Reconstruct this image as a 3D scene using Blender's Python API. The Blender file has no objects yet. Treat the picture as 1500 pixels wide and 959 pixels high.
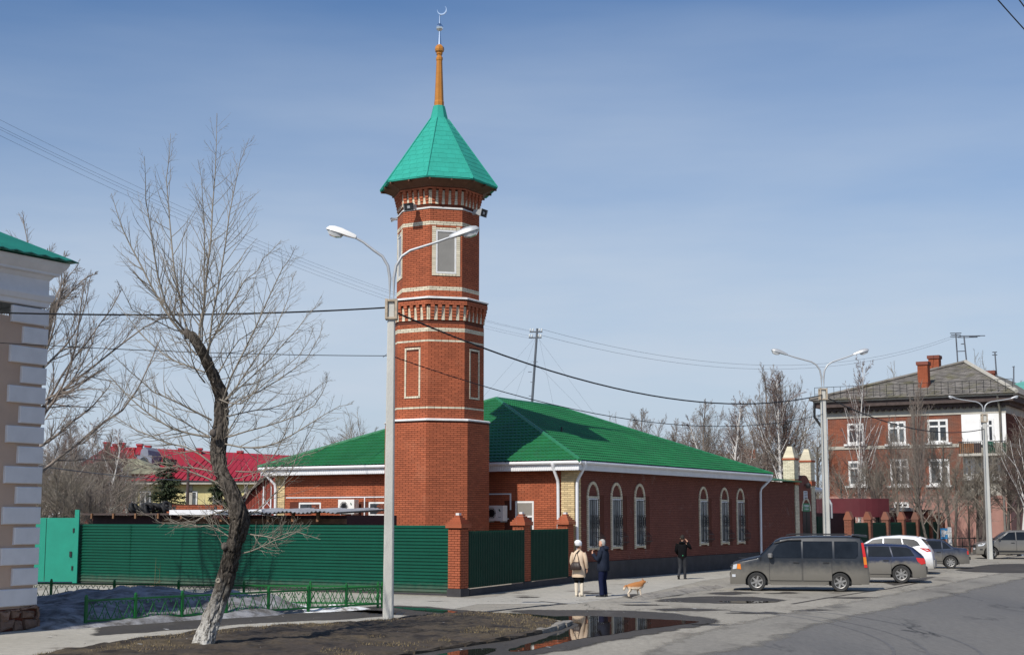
import bpy, math, random
import numpy as np
from mathutils import Vector, Matrix
S = bpy.context.scene
COL = S.collection
R = random.Random(7)
pi = math.pi
# ---------------------------------------------------------------- camera
F, PITCH, CAMZ = 2100.0, math.radians(7.5), 2.5
cp_, sp_ = math.cos(PITCH), math.sin(PITCH)
cd = bpy.data.cameras.new('camera'); cam = bpy.data.objects.new('camera', cd); COL.objects.link(cam)
cam.location = (0, 0, CAMZ); cam.rotation_euler = (pi/2 + PITCH, 0, 0)
cd.sensor_width = 36; cd.lens = 36*F/1500; cd.clip_start = .5; cd.clip_end = 6000
S.camera = cam
# ---------------------------------------------------------------- light
SUN_AZ = math.radians(31.4)      # sun stands behind the viewer, to the left
SUN_EL = math.radians(45.5)
sdir = Vector((-math.sin(SUN_AZ)*math.cos(SUN_EL), -math.cos(SUN_AZ)*math.cos(SUN_EL), math.sin(SUN_EL)))
sl = bpy.data.lights.new('sun', 'SUN'); sl.energy = 4.5; sl.angle = math.radians(.5); sl.color = (1, .95, .87)
so = bpy.data.objects.new('sun', sl); COL.objects.link(so); so.rotation_euler = sdir.to_track_quat('Z', 'Y').to_euler()
W = bpy.data.worlds.new('World'); S.world = W; W.use_nodes = True
wn = W.node_tree; wn.nodes.clear()
def N(t, k, **kw):
    n = t.nodes.new(k)
    for a, b in kw.items(): setattr(n, a, b)
    return n
_o = N(wn, 'ShaderNodeOutputWorld'); _b = N(wn, 'ShaderNodeBackground'); _s = N(wn, 'ShaderNodeTexSky', sky_type='NISHITA', sun_disc=False)
_s.sun_elevation = SUN_EL; _s.sun_rotation = math.atan2(sdir.x, sdir.y); _s.air_density = 1.0; _s.dust_density = 1.2; _s.ozone_density = 2.2
_tc = N(wn, 'ShaderNodeTexCoord'); _mp = N(wn, 'ShaderNodeMapping'); _mp.inputs['Scale'].default_value = (1.5, 1.5, 9.0); _mp.inputs['Rotation'].default_value = (.10, .07, 0)
_n = N(wn, 'ShaderNodeTexNoise'); _n.inputs['Scale'].default_value = 1.6; _n.inputs['Detail'].default_value = 6; _n.inputs['Roughness'].default_value = .55
_r = N(wn, 'ShaderNodeValToRGB'); _r.color_ramp.elements[0].position = .10; _r.color_ramp.elements[1].position = .95
_sx = N(wn, 'ShaderNodeSeparateXYZ'); _zr = N(wn, 'ShaderNodeValToRGB')
ze = _zr.color_ramp.elements; ze[0].position = .0; ze[0].color = (1, 1, 1, 1); ze[1].position = .345; ze[1].color = (.0, .0, .0, 1)
e = ze.new(.165); e.color = (.74, .74, .74, 1); e = ze.new(.225); e.color = (.46, .46, .46, 1)
_ma = N(wn, 'ShaderNodeMath', operation='MULTIPLY'); _mx = N(wn, 'ShaderNodeMix', data_type='RGBA'); _ad = N(wn, 'ShaderNodeMath', operation='ADD'); _ad.inputs[1].default_value = .45
_mx.inputs['B'].default_value = (6.5, 7.4, 8.6, 1)
_dm = N(wn, 'ShaderNodeMix', data_type='RGBA', blend_type='MULTIPLY'); _dm.inputs['Factor'].default_value = 1; _dm.inputs['B'].default_value = (.80, 1.02, 1.26, 1)
L = wn.links.new
L(_tc.outputs['Generated'], _mp.inputs['Vector']); L(_mp.outputs[0], _n.inputs['Vector']); L(_n.outputs['Fac'], _r.inputs[0])
_n2 = N(wn, 'ShaderNodeTexNoise'); _n2.inputs['Scale'].default_value = .9; _n2.inputs['Detail'].default_value = 5; _zs = N(wn, 'ShaderNodeMath', operation='MULTIPLY_ADD'); _zs.inputs[1].default_value = .22; _zo = N(wn, 'ShaderNodeMath', operation='SUBTRACT'); _zo.inputs[1].default_value = .11
L(_tc.outputs['Generated'], _sx.inputs[0]); L(_mp.outputs[0], _n2.inputs['Vector']); L(_n2.outputs[0], _zs.inputs[0]); L(_sx.outputs['Z'], _zs.inputs[2]); L(_zs.outputs[0], _zo.inputs[0]); L(_zo.outputs[0], _zr.inputs[0])
L(_r.outputs[0], _ad.inputs[0]); L(_ad.outputs[0], _ma.inputs[0]); L(_zr.outputs[0], _ma.inputs[1]); L(_ma.outputs[0], _mx.inputs['Factor'])
L(_s.outputs[0], _dm.inputs['A']); L(_dm.outputs['Result'], _mx.inputs['A']); L(_mx.outputs['Result'], _b.inputs[0]); L(_b.outputs[0], _o.inputs[0])
_b.inputs[1].default_value = .088
S.view_settings.view_transform = 'Standard'; S.view_settings.look = 'None'; S.view_settings.exposure = 0.0; S.view_settings.gamma = 1.0
S.cycles.max_bounces = 6; S.cycles.transparent_max_bounces = 8
# ---------------------------------------------------------------- survey helpers: photo measurement -> metres
def _den(v): return cp_ - (479.5-v)/F*sp_
def zat(v, Y): b = (479.5-v)/F; return CAMZ + Y*(sp_ + b*cp_)/_den(v)
def at(u, v, Y): return Vector(((u-750)/F*Y/_den(v), Y, zat(v, Y)))
def gp(u, v, z=0.0):
    b = (479.5-v)/F; Y = (z-CAMZ)*_den(v)/(sp_ + b*cp_); p = at(u, v, Y); return Vector((p.x, p.y, z))
E1 = Vector((.505, .8631, 0)); E2 = Vector((-.8631, .505, 0)); RZ = math.atan2(E1.y, E1.x)
# ---------------------------------------------------------------- object helpers
def link(name, data, parent=None):
    o = bpy.data.objects.new(name, data); COL.objects.link(o)
    if parent is not None: o.parent = parent
    return o
def tag(o, label=None, cat=None, group=None, kind=None):
    if label: o['label'] = label
    if cat: o['category'] = cat
    if group: o['group'] = group
    if kind: o['kind'] = kind
    return o
def thing(name, label, cat, loc=(0, 0, 0), rz=0, group=None):
    o = link(name, None); o.location = loc; o.rotation_euler = (0, 0, rz); o.empty_display_size = .2
    return tag(o, label, cat, group)
def copy_tree(o, parent=None):
    c = o.copy(); COL.objects.link(c)
    if parent is not None: c.parent = parent
    for ch in list(o.children): copy_tree(ch, c)
    return c
class MB:
    def __init__(s): s.v = []; s.f = []
    def add(s, vs, fs):
        b = len(s.v); s.v += [tuple(p) for p in vs]; s.f += [tuple(i+b for i in f) for f in fs]; return s
    def box(s, x0, x1, y0, y1, z0, z1, M=None):
        vs = [Vector(p) for p in ((x0,y0,z0),(x1,y0,z0),(x1,y1,z0),(x0,y1,z0),(x0,y0,z1),(x1,y0,z1),(x1,y1,z1),(x0,y1,z1))]
        if M is not None: vs = [M @ p for p in vs]
        return s.add(vs, ((0,3,2,1),(4,5,6,7),(0,1,5,4),(1,2,6,5),(2,3,7,6),(3,0,4,7)))
    def tube(s, pts, rad, n=8, cap=True, sx=1.0):
        pts = [Vector(p) for p in pts]; k = len(pts)
        if not hasattr(rad, '__len__'): rad = [rad]*k
        d0 = (pts[-1]-pts[0])
        ref = Vector((0, 0, 1)) if abs(d0.normalized().z) < .9 else Vector((1, 0, 0))
        vs = []
        for i, p in enumerate(pts):
            d = (pts[min(i+1, k-1)]-pts[max(i-1, 0)]).normalized()
            u = d.cross(ref).normalized(); w = u.cross(d)
            for j in range(n):
                a = 2*pi*j/n; vs.append(p + (u*math.cos(a)*sx + w*math.sin(a))*rad[i])
        fs = [(i*n+j, i*n+(j+1) % n, (i+1)*n+(j+1) % n, (i+1)*n+j) for i in range(k-1) for j in range(n)]
        if cap: fs += [tuple(range(n)), tuple(range((k-1)*n, k*n))[::-1]]
        return s.add(vs, fs)
    def prism(s, poly, f0, f1):          # poly 2-D, f0/f1 map (a,b) -> 3-D for the two sides
        n = len(poly); vs = [f0(*p) for p in poly] + [f1(*p) for p in poly]
        return s.add(vs, [tuple(range(n)), tuple(range(n, 2*n))[::-1]] + [(i, n+i, n+(i+1) % n, (i+1) % n) for i in range(n)])
    def lathe(s, prof, n=16, c=(0, 0, 0), M=None, ph=0.0):  # prof (r,z)
        vs = []
        for r, z in prof:
            for j in range(n):
                a = 2*pi*j/n + ph; p = Vector((c[0]+r*math.cos(a), c[1]+r*math.sin(a), c[2]+z)); vs.append(M @ p if M is not None else p)
        k = len(prof)
        fs = [(i*n+j, i*n+(j+1) % n, (i+1)*n+(j+1) % n, (i+1)*n+j) for i in range(k-1) for j in range(n)]
        if prof[0][0] > 1e-5: fs.append(tuple(range(n))[::-1])
        if prof[-1][0] > 1e-5: fs.append(tuple(range((k-1)*n, k*n)))
        return s.add(vs, fs)
    def loft(s, rings, n=12, p=2.0):     # rings (cx,cy,cz,rx,ry)
        vs = []
        for cx, cy, cz, rx, ry in rings:
            for j in range(n):
                a = 2*pi*j/n; ca, sa = math.cos(a), math.sin(a)
                vs.append((cx+rx*math.copysign(abs(ca)**(2/p), ca), cy+ry*math.copysign(abs(sa)**(2/p), sa), cz))
        k = len(rings)
        fs = [(i*n+j, i*n+(j+1) % n, (i+1)*n+(j+1) % n, (i+1)*n+j) for i in range(k-1) for j in range(n)]
        return s.add(vs, fs + [tuple(range(n))[::-1], tuple(range((k-1)*n, k*n))])
    def build(s, name, m, parent=None, smooth=False, loc=None, rz=None, kind=None):
        me = bpy.data.meshes.new(name); me.from_pydata(s.v, [], s.f); me.validate()
        if m is not None: me.materials.append(m)
        if smooth:
            me.polygons.foreach_set('use_smooth', [True]*len(me.polygons))
            if smooth is not True: me.set_sharp_from_angle(angle=math.radians(smooth))
        me.update()
        o = link(name, me, parent)
        if loc is not None: o.location = loc
        if rz is not None: o.rotation_euler = (0, 0, rz)
        if kind: o['kind'] = kind
        return o
def npmesh(name, verts, faces, m, parent=None, smooth=False, kind=None):
    verts = np.asarray(verts, np.float32).reshape(-1, 3); faces = np.asarray(faces, np.int32); k = faces.shape[1]
    me = bpy.data.meshes.new(name); me.vertices.add(len(verts)); me.vertices.foreach_set('co', verts.ravel())
    me.loops.add(faces.size); me.loops.foreach_set('vertex_index', faces.ravel())
    me.polygons.add(len(faces)); me.polygons.foreach_set('loop_start', np.arange(0, faces.size, k, dtype=np.int32)); me.polygons.foreach_set('loop_total', np.full(len(faces), k, np.int32))
    me.polygons.foreach_set('use_smooth', np.full(len(faces), bool(smooth)))
    me.update(calc_edges=True)
    if m is not None: me.materials.append(m)
    o = link(name, me, parent)
    if kind: o['kind'] = kind
    return o
# ---------------------------------------------------------------- materials
def mat(name, col, rough=.75, metal=0.0, var=.12, vs=2.0, bump=0.0, bs=30.0, isl=0.0, spec=.4, dirt=None, stain=None, stretch=None, coat=0.0, obj_rand=0.0, topcol=None):
    """procedural principled material: slow colour variation, per-piece variation, fine relief, optional dirt that lies low on the thing"""
    m = bpy.data.materials.new(name); m.use_nodes = True; t = m.node_tree; t.nodes.clear()
    out = N(t, 'ShaderNodeOutputMaterial'); p = N(t, 'ShaderNodeBsdfPrincipled'); t.links.new(p.outputs[0], out.inputs[0])
    p.inputs['Roughness'].default_value = rough; p.inputs['Metallic'].default_value = metal; p.inputs['Specular IOR Level'].default_value = spec
    p.inputs['Coat Weight'].default_value = coat; p.inputs['Coat Roughness'].default_value = .05
    tc = N(t, 'ShaderNodeTexCoord'); vec = tc.outputs['Object']
    if stretch:
        mp = N(t, 'ShaderNodeMapping'); mp.inputs['Scale'].default_value = stretch; t.links.new(vec, mp.inputs[0]); vec = mp.outputs[0]
    def noise(sc, det=4, rg=.6, v=None):
        n = N(t, 'ShaderNodeTexNoise'); n.inputs['Scale'].default_value = sc; n.inputs['Detail'].default_value = det; n.inputs['Roughness'].default_value = rg
        t.links.new(v or vec, n.inputs['Vector']); return n.outputs['Fac']
    def mixc(f, a, b, bt='MIX'):
        x = N(t, 'ShaderNodeMix', data_type='RGBA', blend_type=bt)
        for s_, q in (('Factor', f), ('A', a), ('B', b)):
            if hasattr(q, 'default_value'): t.links.new(q, x.inputs[s_])
            else: x.inputs[s_].default_value = q if not isinstance(q, tuple) else (*q[:3], 1)
        return x.outputs['Result']
    def ramp(f, a, b):
        r = N(t, 'ShaderNodeMapRange'); r.inputs['From Min'].default_value = a; r.inputs['From Max'].default_value = b; t.links.new(f, r.inputs[0]); return r.outputs[0]
    def scl(c, k): return tuple(min(1, x*k) for x in c)
    c = mixc(ramp(noise(vs), .3, .7), scl(col, 1-var), scl(col, 1+var))
    if isl or obj_rand:
        g = N(t, 'ShaderNodeNewGeometry'); oi = N(t, 'ShaderNodeObjectInfo'); ad = N(t, 'ShaderNodeMath', operation='ADD'); fr = N(t, 'ShaderNodeMath', operation='FRACT')
        t.links.new(g.outputs['Random Per Island'], ad.inputs[0]); t.links.new(oi.outputs['Random'], ad.inputs[1]); t.links.new(ad.outputs[0], fr.inputs[0])
        k = isl or obj_rand
        lo = N(t, 'ShaderNodeMapRange'); lo.inputs['To Min'].default_value = 1-k; lo.inputs['To Max'].default_value = 1+k; t.links.new(fr.outputs[0], lo.inputs[0])
        vm = N(t, 'ShaderNodeVectorMath', operation='SCALE'); t.links.new(c, vm.inputs[0]); t.links.new(lo.outputs[0], vm.inputs['Scale']); c = vm.outputs[0]
    if stain:                            # (colour, scale, lo, hi)
        c = mixc(ramp(noise(stain[1], 6, .65), stain[2], stain[3]), c, stain[0])
    if topcol:                           # (colour, z0, z1, ragged): a coat of paint or colour above/below a height of the thing
        sx = N(t, 'ShaderNodeSeparateXYZ'); t.links.new(tc.outputs['Object'], sx.inputs[0]); ad = N(t, 'ShaderNodeMath', operation='MULTIPLY_ADD')
        t.links.new(noise(topcol[4] if len(topcol) > 4 else 9, 5), ad.inputs[0]); ad.inputs[1].default_value = topcol[3]; t.links.new(sx.outputs['Z'], ad.inputs[2])
        c = mixc(ramp(ad.outputs[0], topcol[1], topcol[2]), c, topcol[0])
    if dirt:                             # (colour, z clean, z dirty, amount): dried road dust on the lower part of a vehicle
        sx = N(t, 'ShaderNodeSeparateXYZ'); t.links.new(tc.outputs['Object'], sx.inputs[0]); ad = N(t, 'ShaderNodeMath', operation='MULTIPLY_ADD')
        t.links.new(noise(5, 6), ad.inputs[0]); ad.inputs[1].default_value = .35; t.links.new(sx.outputs['Z'], ad.inputs[2])
        f = ramp(ad.outputs[0], dirt[1]+.17, dirt[2]+.17); mu = N(t, 'ShaderNodeMath', operation='MULTIPLY'); t.links.new(f, mu.inputs[0]); mu.inputs[1].default_value = dirt[3]
        c = mixc(mu.outputs[0], c, dirt[0]); rr = N(t, 'ShaderNodeMapRange'); rr.inputs['To Min'].default_value = rough; rr.inputs['To Max'].default_value = .8
        t.links.new(mu.outputs[0], rr.inputs[0]); t.links.new(rr.outputs[0], p.inputs['Roughness'])
        cw = N(t, 'ShaderNodeMapRange'); cw.inputs['To Min'].default_value = coat; cw.inputs['To Max'].default_value = 0; t.links.new(mu.outputs[0], cw.inputs[0]); t.links.new(cw.outputs[0], p.inputs['Coat Weight'])
    if hasattr(c, 'default_value'): t.links.new(c, p.inputs['Base Color'])
    if bump:
        b = N(t, 'ShaderNodeBump'); b.inputs['Strength'].default_value = bump; b.inputs['Distance'].default_value = .03
        t.links.new(noise(bs, 5), b.inputs['Height']); t.links.new(b.outputs[0], p.inputs['Normal'])
    return m
M = {}
M['brick'] = mat('red brick', (.385, .104, .046), .85, var=.14, vs=.7, isl=.13, bump=.1, bs=60, stain=((.50, .20, .11), .8, .58, .95))
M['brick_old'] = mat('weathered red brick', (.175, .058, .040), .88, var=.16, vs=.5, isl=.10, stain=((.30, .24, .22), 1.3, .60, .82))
M['brick_gate'] = mat('orange red brick', (.34, .09, .04), .85, var=.1, vs=2, isl=.09)
M['brick_apt'] = mat('sooty orange red brick', (.25, .085, .048), .88, var=.25, vs=.4, isl=.10, stain=((.15, .09, .07), .45, .42, .7))
M['mortar'] = mat('brown mortar', (.10, .026, .013), .9, var=.15, vs=4)
M['mortar_lt'] = mat('pale mortar', (.36, .30, .2), .9, var=.12, vs=4)
M['cream'] = mat('cream brick', (.68, .61, .46), .85, var=.07, vs=2, isl=.13)
M['yellow_brick'] = mat('yellow brick', (.60, .46, .25), .85, var=.08, vs=2, isl=.2)
M['white_stone'] = mat('pale drip stone', (.66, .66, .64), .7, var=.12, vs=3)
M['white'] = mat('white painted metal', (.74, .74, .75), .45, var=.05, vs=3)
M['white_wood'] = mat('white window paint', (.72, .71, .69), .55, var=.1, vs=6)
M['soffit'] = mat('brown soffit boards', (.12, .055, .03), .7, var=.2, vs=5)
M['green_tile'] = mat('green metal tile', (.015, .135, .042), .45, var=.22, vs=.7, stain=((.03, .12, .055), 2.2, .50, .8), spec=.5)
M['green_cap'] = mat('green ridge metal', (.025, .17, .07), .4, var=.08, vs=2)
M['turq'] = mat('turquoise shingle', (.022, .31, .235), .85, var=.08, vs=2, isl=.05, bump=.1, bs=90)
M['copper'] = mat('bronze paint', (.50, .20, .035), .42, metal=.2, var=.12, vs=3)
M['silver'] = mat('polished steel', (.75, .78, .8), .18, metal=1, var=.05)
M['glass'] = mat('window glass', (.035, .04, .045), .06, var=.2, vs=2, spec=.6)
M['glass_blind'] = mat('window with a drawn blind', (.25, .235, .21), .12, var=.08, vs=2, spec=.5)
M['glass_pale'] = mat('window glass with curtain', (.10, .11, .115), .1, var=.5, vs=3, spec=.5)
M['iron'] = mat('black iron', (.02, .02, .022), .5, var=.1)
M['plinth'] = mat('dark plinth render', (.045, .042, .045), .8, var=.25, vs=2)
M['fence_green'] = mat('dark green sheet metal', (.003, .072, .044), .48, var=.10, vs=1.4, stain=((.02, .10, .07), 5, .64, .8), spec=.3, dirt=((.16, .15, .12), .34, -.05, .55))
M['fence_dark'] = mat('dark green gate sheet', (.004, .038, .022), .6, var=.1, vs=2, spec=.2)
M['gate_turq'] = mat('turquoise gate paint', (.012, .26, .18), .65, var=.09, vs=1.5)
M['low_fence'] = mat('green railing paint', (.005, .115, .022), .42, var=.12, vs=3, spec=.5)
M['concrete'] = mat('pale concrete', (.50, .49, .45), .9, var=.12, vs=1.6, bump=.3, bs=25, stain=((.36, .35, .33), 2.5, .6, .75), stretch=(1, 1, .35))
M['lamp_grey'] = mat('lamp grey paint', (.42, .43, .44), .4, var=.06, metal=.2)
M['lamp_white'] = mat('lamp white enamel', (.78, .76, .72), .35, var=.05)
M['rust_band'] = mat('rusty collar', (.42, .34, .25), .7, var=.25, vs=8)
M['lamp_glass'] = mat('lamp cover', (.55, .56, .56), .08, var=.05, spec=.6)
M['cable'] = mat('black cable', (.012, .012, .013), .6, var=.1)
M['wire'] = mat('grey wire', (.10, .11, .13), .6, var=.1)
M['stucco'] = mat('pinkish brown stucco', (.54, .385, .29), .9, var=.08, vs=1.2, bump=.35, bs=55)
M['quoin'] = mat('pale grey rendered stone', (.72, .70, .70), .85, var=.07, vs=2, bump=.25, bs=45)
M['rubble'] = mat('brown rubble stone', (.20, .125, .09), .85, var=.25, vs=4, isl=.3, bump=.5, bs=14)
M['roof_teal'] = mat('dark teal sheet roof', (.012, .16, .11), .4, var=.15, vs=1.5)
M['snow'] = mat('old dirty snow', (.27, .27, .285), .85, var=.25, vs=1.2, bump=1.0, bs=6, stain=((.085, .078, .072), 2.2, .42, .62))
M['snow_white'] = mat('thawing snow', (.78, .79, .8), .7, var=.08, vs=3, bump=.5, bs=12, stain=((.20, .18, .16), 3, .46, .62))
M['plaster_y'] = mat('pale yellow plaster', (.62, .54, .26), .85, var=.12, vs=1.5)
M['red_roof'] = mat('red sheet roof', (.32, .018, .028), .5, var=.12, vs=.5)
M['red_paint'] = mat('red chimney paint', (.30, .015, .02), .6)
M['grey_slate'] = mat('old grey slate', (.185, .168, .15), .9, var=.25, vs=1.2, stain=((.14, .13, .06), .7, .5, .72), isl=.12)
M['moss_slate'] = mat('mossy slate', (.22, .21, .14), .9, var=.3, vs=.8)
M['grey_plaster'] = mat('blue grey plaster', (.22, .24, .29), .8, var=.1)
M['rust_red'] = mat('rust red boards', (.24, .045, .028), .75, var=.15, vs=3)
M['maroon'] = mat('maroon sheet metal', (.10, .016, .02), .5, var=.1, vs=2)
M['maroon_dark'] = mat('dark maroon boards', (.045, .012, .014), .7, var=.2, vs=4)
M['asbestos'] = mat('grey corrugated sheet', (.30, .31, .33), .85, var=.25, vs=2)
M['timber'] = mat('weathered timber', (.20, .10, .05), .85, var=.3, vs=5)
M['rubber'] = mat('black rubber', (.018, .018, .019), .75, var=.2, vs=8)
M['pink'] = mat('old pink plaster', (.35, .19, .155), .9, var=.14, vs=1.0, stain=((.28, .16, .13), 1.2, .58, .75))
M['cream_plaster'] = mat('pale cornice plaster', (.42, .395, .34), .85, var=.12, vs=1.2)
M['white_plaster'] = mat('white balcony plaster', (.78, .77, .75), .8, var=.05, vs=1.5)
M['dark_wood'] = mat('dark eaves boards', (.07, .05, .045), .8, var=.2, vs=3)
M['turq_roof'] = mat('faded turquoise roof', (.12, .36, .30), .6, var=.15, vs=.8)
M['bark'] = mat('dark poplar bark', (.095, .08, .068), .95, var=.35, vs=3, bump=1.0, bs=9, stretch=(1.6, 1.6, .45), stain=((.19, .165, .14), 6, .55, .7))
M['bark_w0'] = mat('poplar bark with limewashed foot', (.46, .445, .41), .95, var=.18, vs=5, bump=1.0, bs=9, stretch=(1.6, 1.6, .45), stain=((.13, .11, .09), 5.5, .50, .62), topcol=((.085, .072, .060), .85, 1.75, 1.1, 3.5))
def bark_material(name, furrow, plate, lime, z0, z1):
    m = bpy.data.materials.new(name); m.use_nodes = True; t = m.node_tree; K = t.links.new; p = t.nodes['Principled BSDF']; p.inputs['Roughness'].default_value = .95; p.inputs['Specular IOR Level'].default_value = .2
    tc = N(t, 'ShaderNodeTexCoord'); mp = N(t, 'ShaderNodeMapping'); mp.inputs['Scale'].default_value = (1, 1, .26); K(tc.outputs['Object'], mp.inputs[0])
    def no(s, d=5, rg=.65, v=None):
        n = N(t, 'ShaderNodeTexNoise'); n.inputs['Scale'].default_value = s; n.inputs['Detail'].default_value = d; n.inputs['Roughness'].default_value = rg; K(v or mp.outputs[0], n.inputs['Vector']); return n.outputs[0]
    def mr(s, a, b):
        r = N(t, 'ShaderNodeMapRange'); r.inputs[1].default_value = a; r.inputs[2].default_value = b; K(s, r.inputs[0]); return r.outputs[0]
    def mx(f, a, b):
        x = N(t, 'ShaderNodeMix', data_type='RGBA'); K(f, x.inputs['Factor'])
        for k, q in (('A', a), ('B', b)):
            if isinstance(q, tuple): x.inputs[k].default_value = (*q, 1)
            else: K(q, x.inputs[k])
        return x.outputs['Result']
    rid = mr(no(17, 6, .7), .40, .60); big = mr(no(3, 4), .35, .65)
    pl = mx(big, tuple(c*.7 for c in plate), tuple(c*1.25 for c in plate)); col = mx(rid, furrow, pl)
    sx = N(t, 'ShaderNodeSeparateXYZ'); K(tc.outputs['Object'], sx.inputs[0]); ma = N(t, 'ShaderNodeMath', operation='MULTIPLY_ADD'); K(no(4, 6, .7), ma.inputs[0]); ma.inputs[1].default_value = 1.5; K(sx.outputs['Z'], ma.inputs[2])
    lm = mr(ma.outputs[0], z1+.75, z0+.75); l2 = N(t, 'ShaderNodeMath', operation='MULTIPLY'); K(lm, l2.inputs[0]); K(mr(no(15, 6, .7), .36, .52), l2.inputs[1]); col = mx(l2.outputs[0], col, lime)
    K(col, p.inputs['Base Color']); b = N(t, 'ShaderNodeBump'); b.inputs['Strength'].default_value = 1; b.inputs['Distance'].default_value = .05; K(no(17, 6, .7), b.inputs['Height']); K(b.outputs[0], p.inputs['Normal']); return m
M['bark_w'] = bark_material('poplar bark with limewashed foot', (.022, .018, .015), (.135, .115, .095), (.50, .48, .44), .35, 1.25)
M['twig'] = mat('grey olive twigs', (.23, .20, .16), .8, var=.2, vs=2)
M['twig_dark'] = mat('brown twigs', (.215, .178, .15), .85, var=.25, vs=.5)
M['twig_red'] = mat('purplish birch twigs', (.15, .095, .08), .85, var=.2, vs=.5)
M['birch'] = mat('white birch bark', (.62, .60, .57), .8, var=.12, vs=2, stain=((.05, .045, .04), 4, .6, .68), stretch=(1, 1, .6))
M['needles'] = mat('spruce needles', (.045, .062, .028), .8, var=.35, vs=1.5, isl=.3)
M['tyre'] = mat('dusty tyre rubber', (.035, .034, .033), .85, var=.3, vs=6)
M['rim'] = mat('dusty alloy', (.30, .29, .275), .45, metal=.5, var=.2, vs=6)
DUST = (.155, .143, .122)
M['van'] = mat('dark grey car paint under dust', (.016, .019, .025), .35, var=.1, coat=.22, dirt=(DUST, 1.02, .58, .95), spec=.4)
M['wagon'] = mat('navy car paint under dust', (.012, .018, .05), .3, var=.1, coat=.7, dirt=(DUST, .86, .72, .95), spec=.5)
M['whitecar'] = mat('white car paint', (.80, .81, .82), .3, var=.03, coat=.5, dirt=((.30, .27, .23), .75, .35, .8))
M['sedan'] = mat('dark blue car paint under dust', (.022, .03, .055), .35, var=.1, coat=.5, dirt=(DUST, .85, .5, .9))
M['suv'] = mat('grey beige car paint under dust', (.13, .125, .12), .35, var=.1, coat=.5, dirt=(DUST, .95, .5, .9))
M['carglass'] = mat('dark car glass', (.010, .012, .015), .10, var=.3, vs=3, spec=.28)
M['screen'] = mat('windscreen glass', (.03, .06, .11), .04, var=.2, vs=2, spec=.8)
M['black_plastic'] = mat('black plastic', (.022, .022, .024), .55, var=.15)
M['red_lamp'] = mat('red lamp plastic', (.55, .02, .015), .15, var=.08, spec=.6)
M['orange_lamp'] = mat('orange lamp plastic', (.75, .22, .02), .15, var=.05, spec=.6)
M['clear_lamp'] = mat('clear lamp', (.55, .57, .6), .08, var=.1, spec=.7)
M['chrome'] = mat('chrome', (.6, .6, .6), .15, metal=1)
M['skin'] = mat('skin', (.55, .30, .20), .55, var=.06)
M['coat_beige'] = mat('beige wool coat', (.64, .49, .35), .9, var=.06, vs=8)
M['white_knit'] = mat('white knitted hat', (.82, .82, .84), .9, var=.05, vs=20, bump=.6, bs=60)
M['boot_cream'] = mat('cream leather boots', (.68, .60, .48), .5, var=.06)
M['black_cloth'] = mat('black cloth', (.008, .008, .009), .95, var=.2, vs=8, spec=.05)
M['navy_cloth'] = mat('navy jacket cloth', (.017, .022, .037), .85, spec=.1, var=.22, vs=6, bump=.4, bs=9)
M['navy_dark'] = mat('dark navy trousers', (.010, .014, .040), .9, spec=.1, var=.15, vs=8)
M['grey_hair'] = mat('grey hair', (.42, .41, .38), .8, var=.3, vs=40, bump=.8, bs=60)
M['dark_hair'] = mat('short dark hair', (.02, .016, .013), .8, var=.2)
M['bag'] = mat('dark brown leather', (.035, .022, .018), .5, var=.2, vs=8)
M['eye'] = mat('eye', (.03, .02, .015), .2, var=0.01)
M['lips'] = mat('lips', (.40, .16, .13), .5, var=.02)
M['dog_fur'] = mat('ginger and white fur', (.70, .58, .44), .95, var=.12, vs=9, bump=.5, bs=50, topcol=((.38, .16, .055), .35, .41, .14, 5))
M['dog_white'] = mat('white fur', (.72, .64, .53), .95, var=.1, vs=12, bump=.5, bs=50)
M['dog_ginger'] = mat('ginger fur', (.48, .18, .05), .95, var=.15, vs=12, bump=.5, bs=50)
M['sign_white'] = mat('white plaque', (.72, .73, .76), .5, var=.05)
M['sign_green'] = mat('green sign', (.03, .22, .10), .5, var=.05)
M['sign_blue'] = mat('blue sign', (.06, .30, .62), .5, var=.1)
M['ink'] = mat('lettering', (.05, .06, .09), .6, var=.05)
M['litter'] = mat('scattered pale litter', (.7, .7, .68), .7, var=.2, vs=20, isl=.2)
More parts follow.
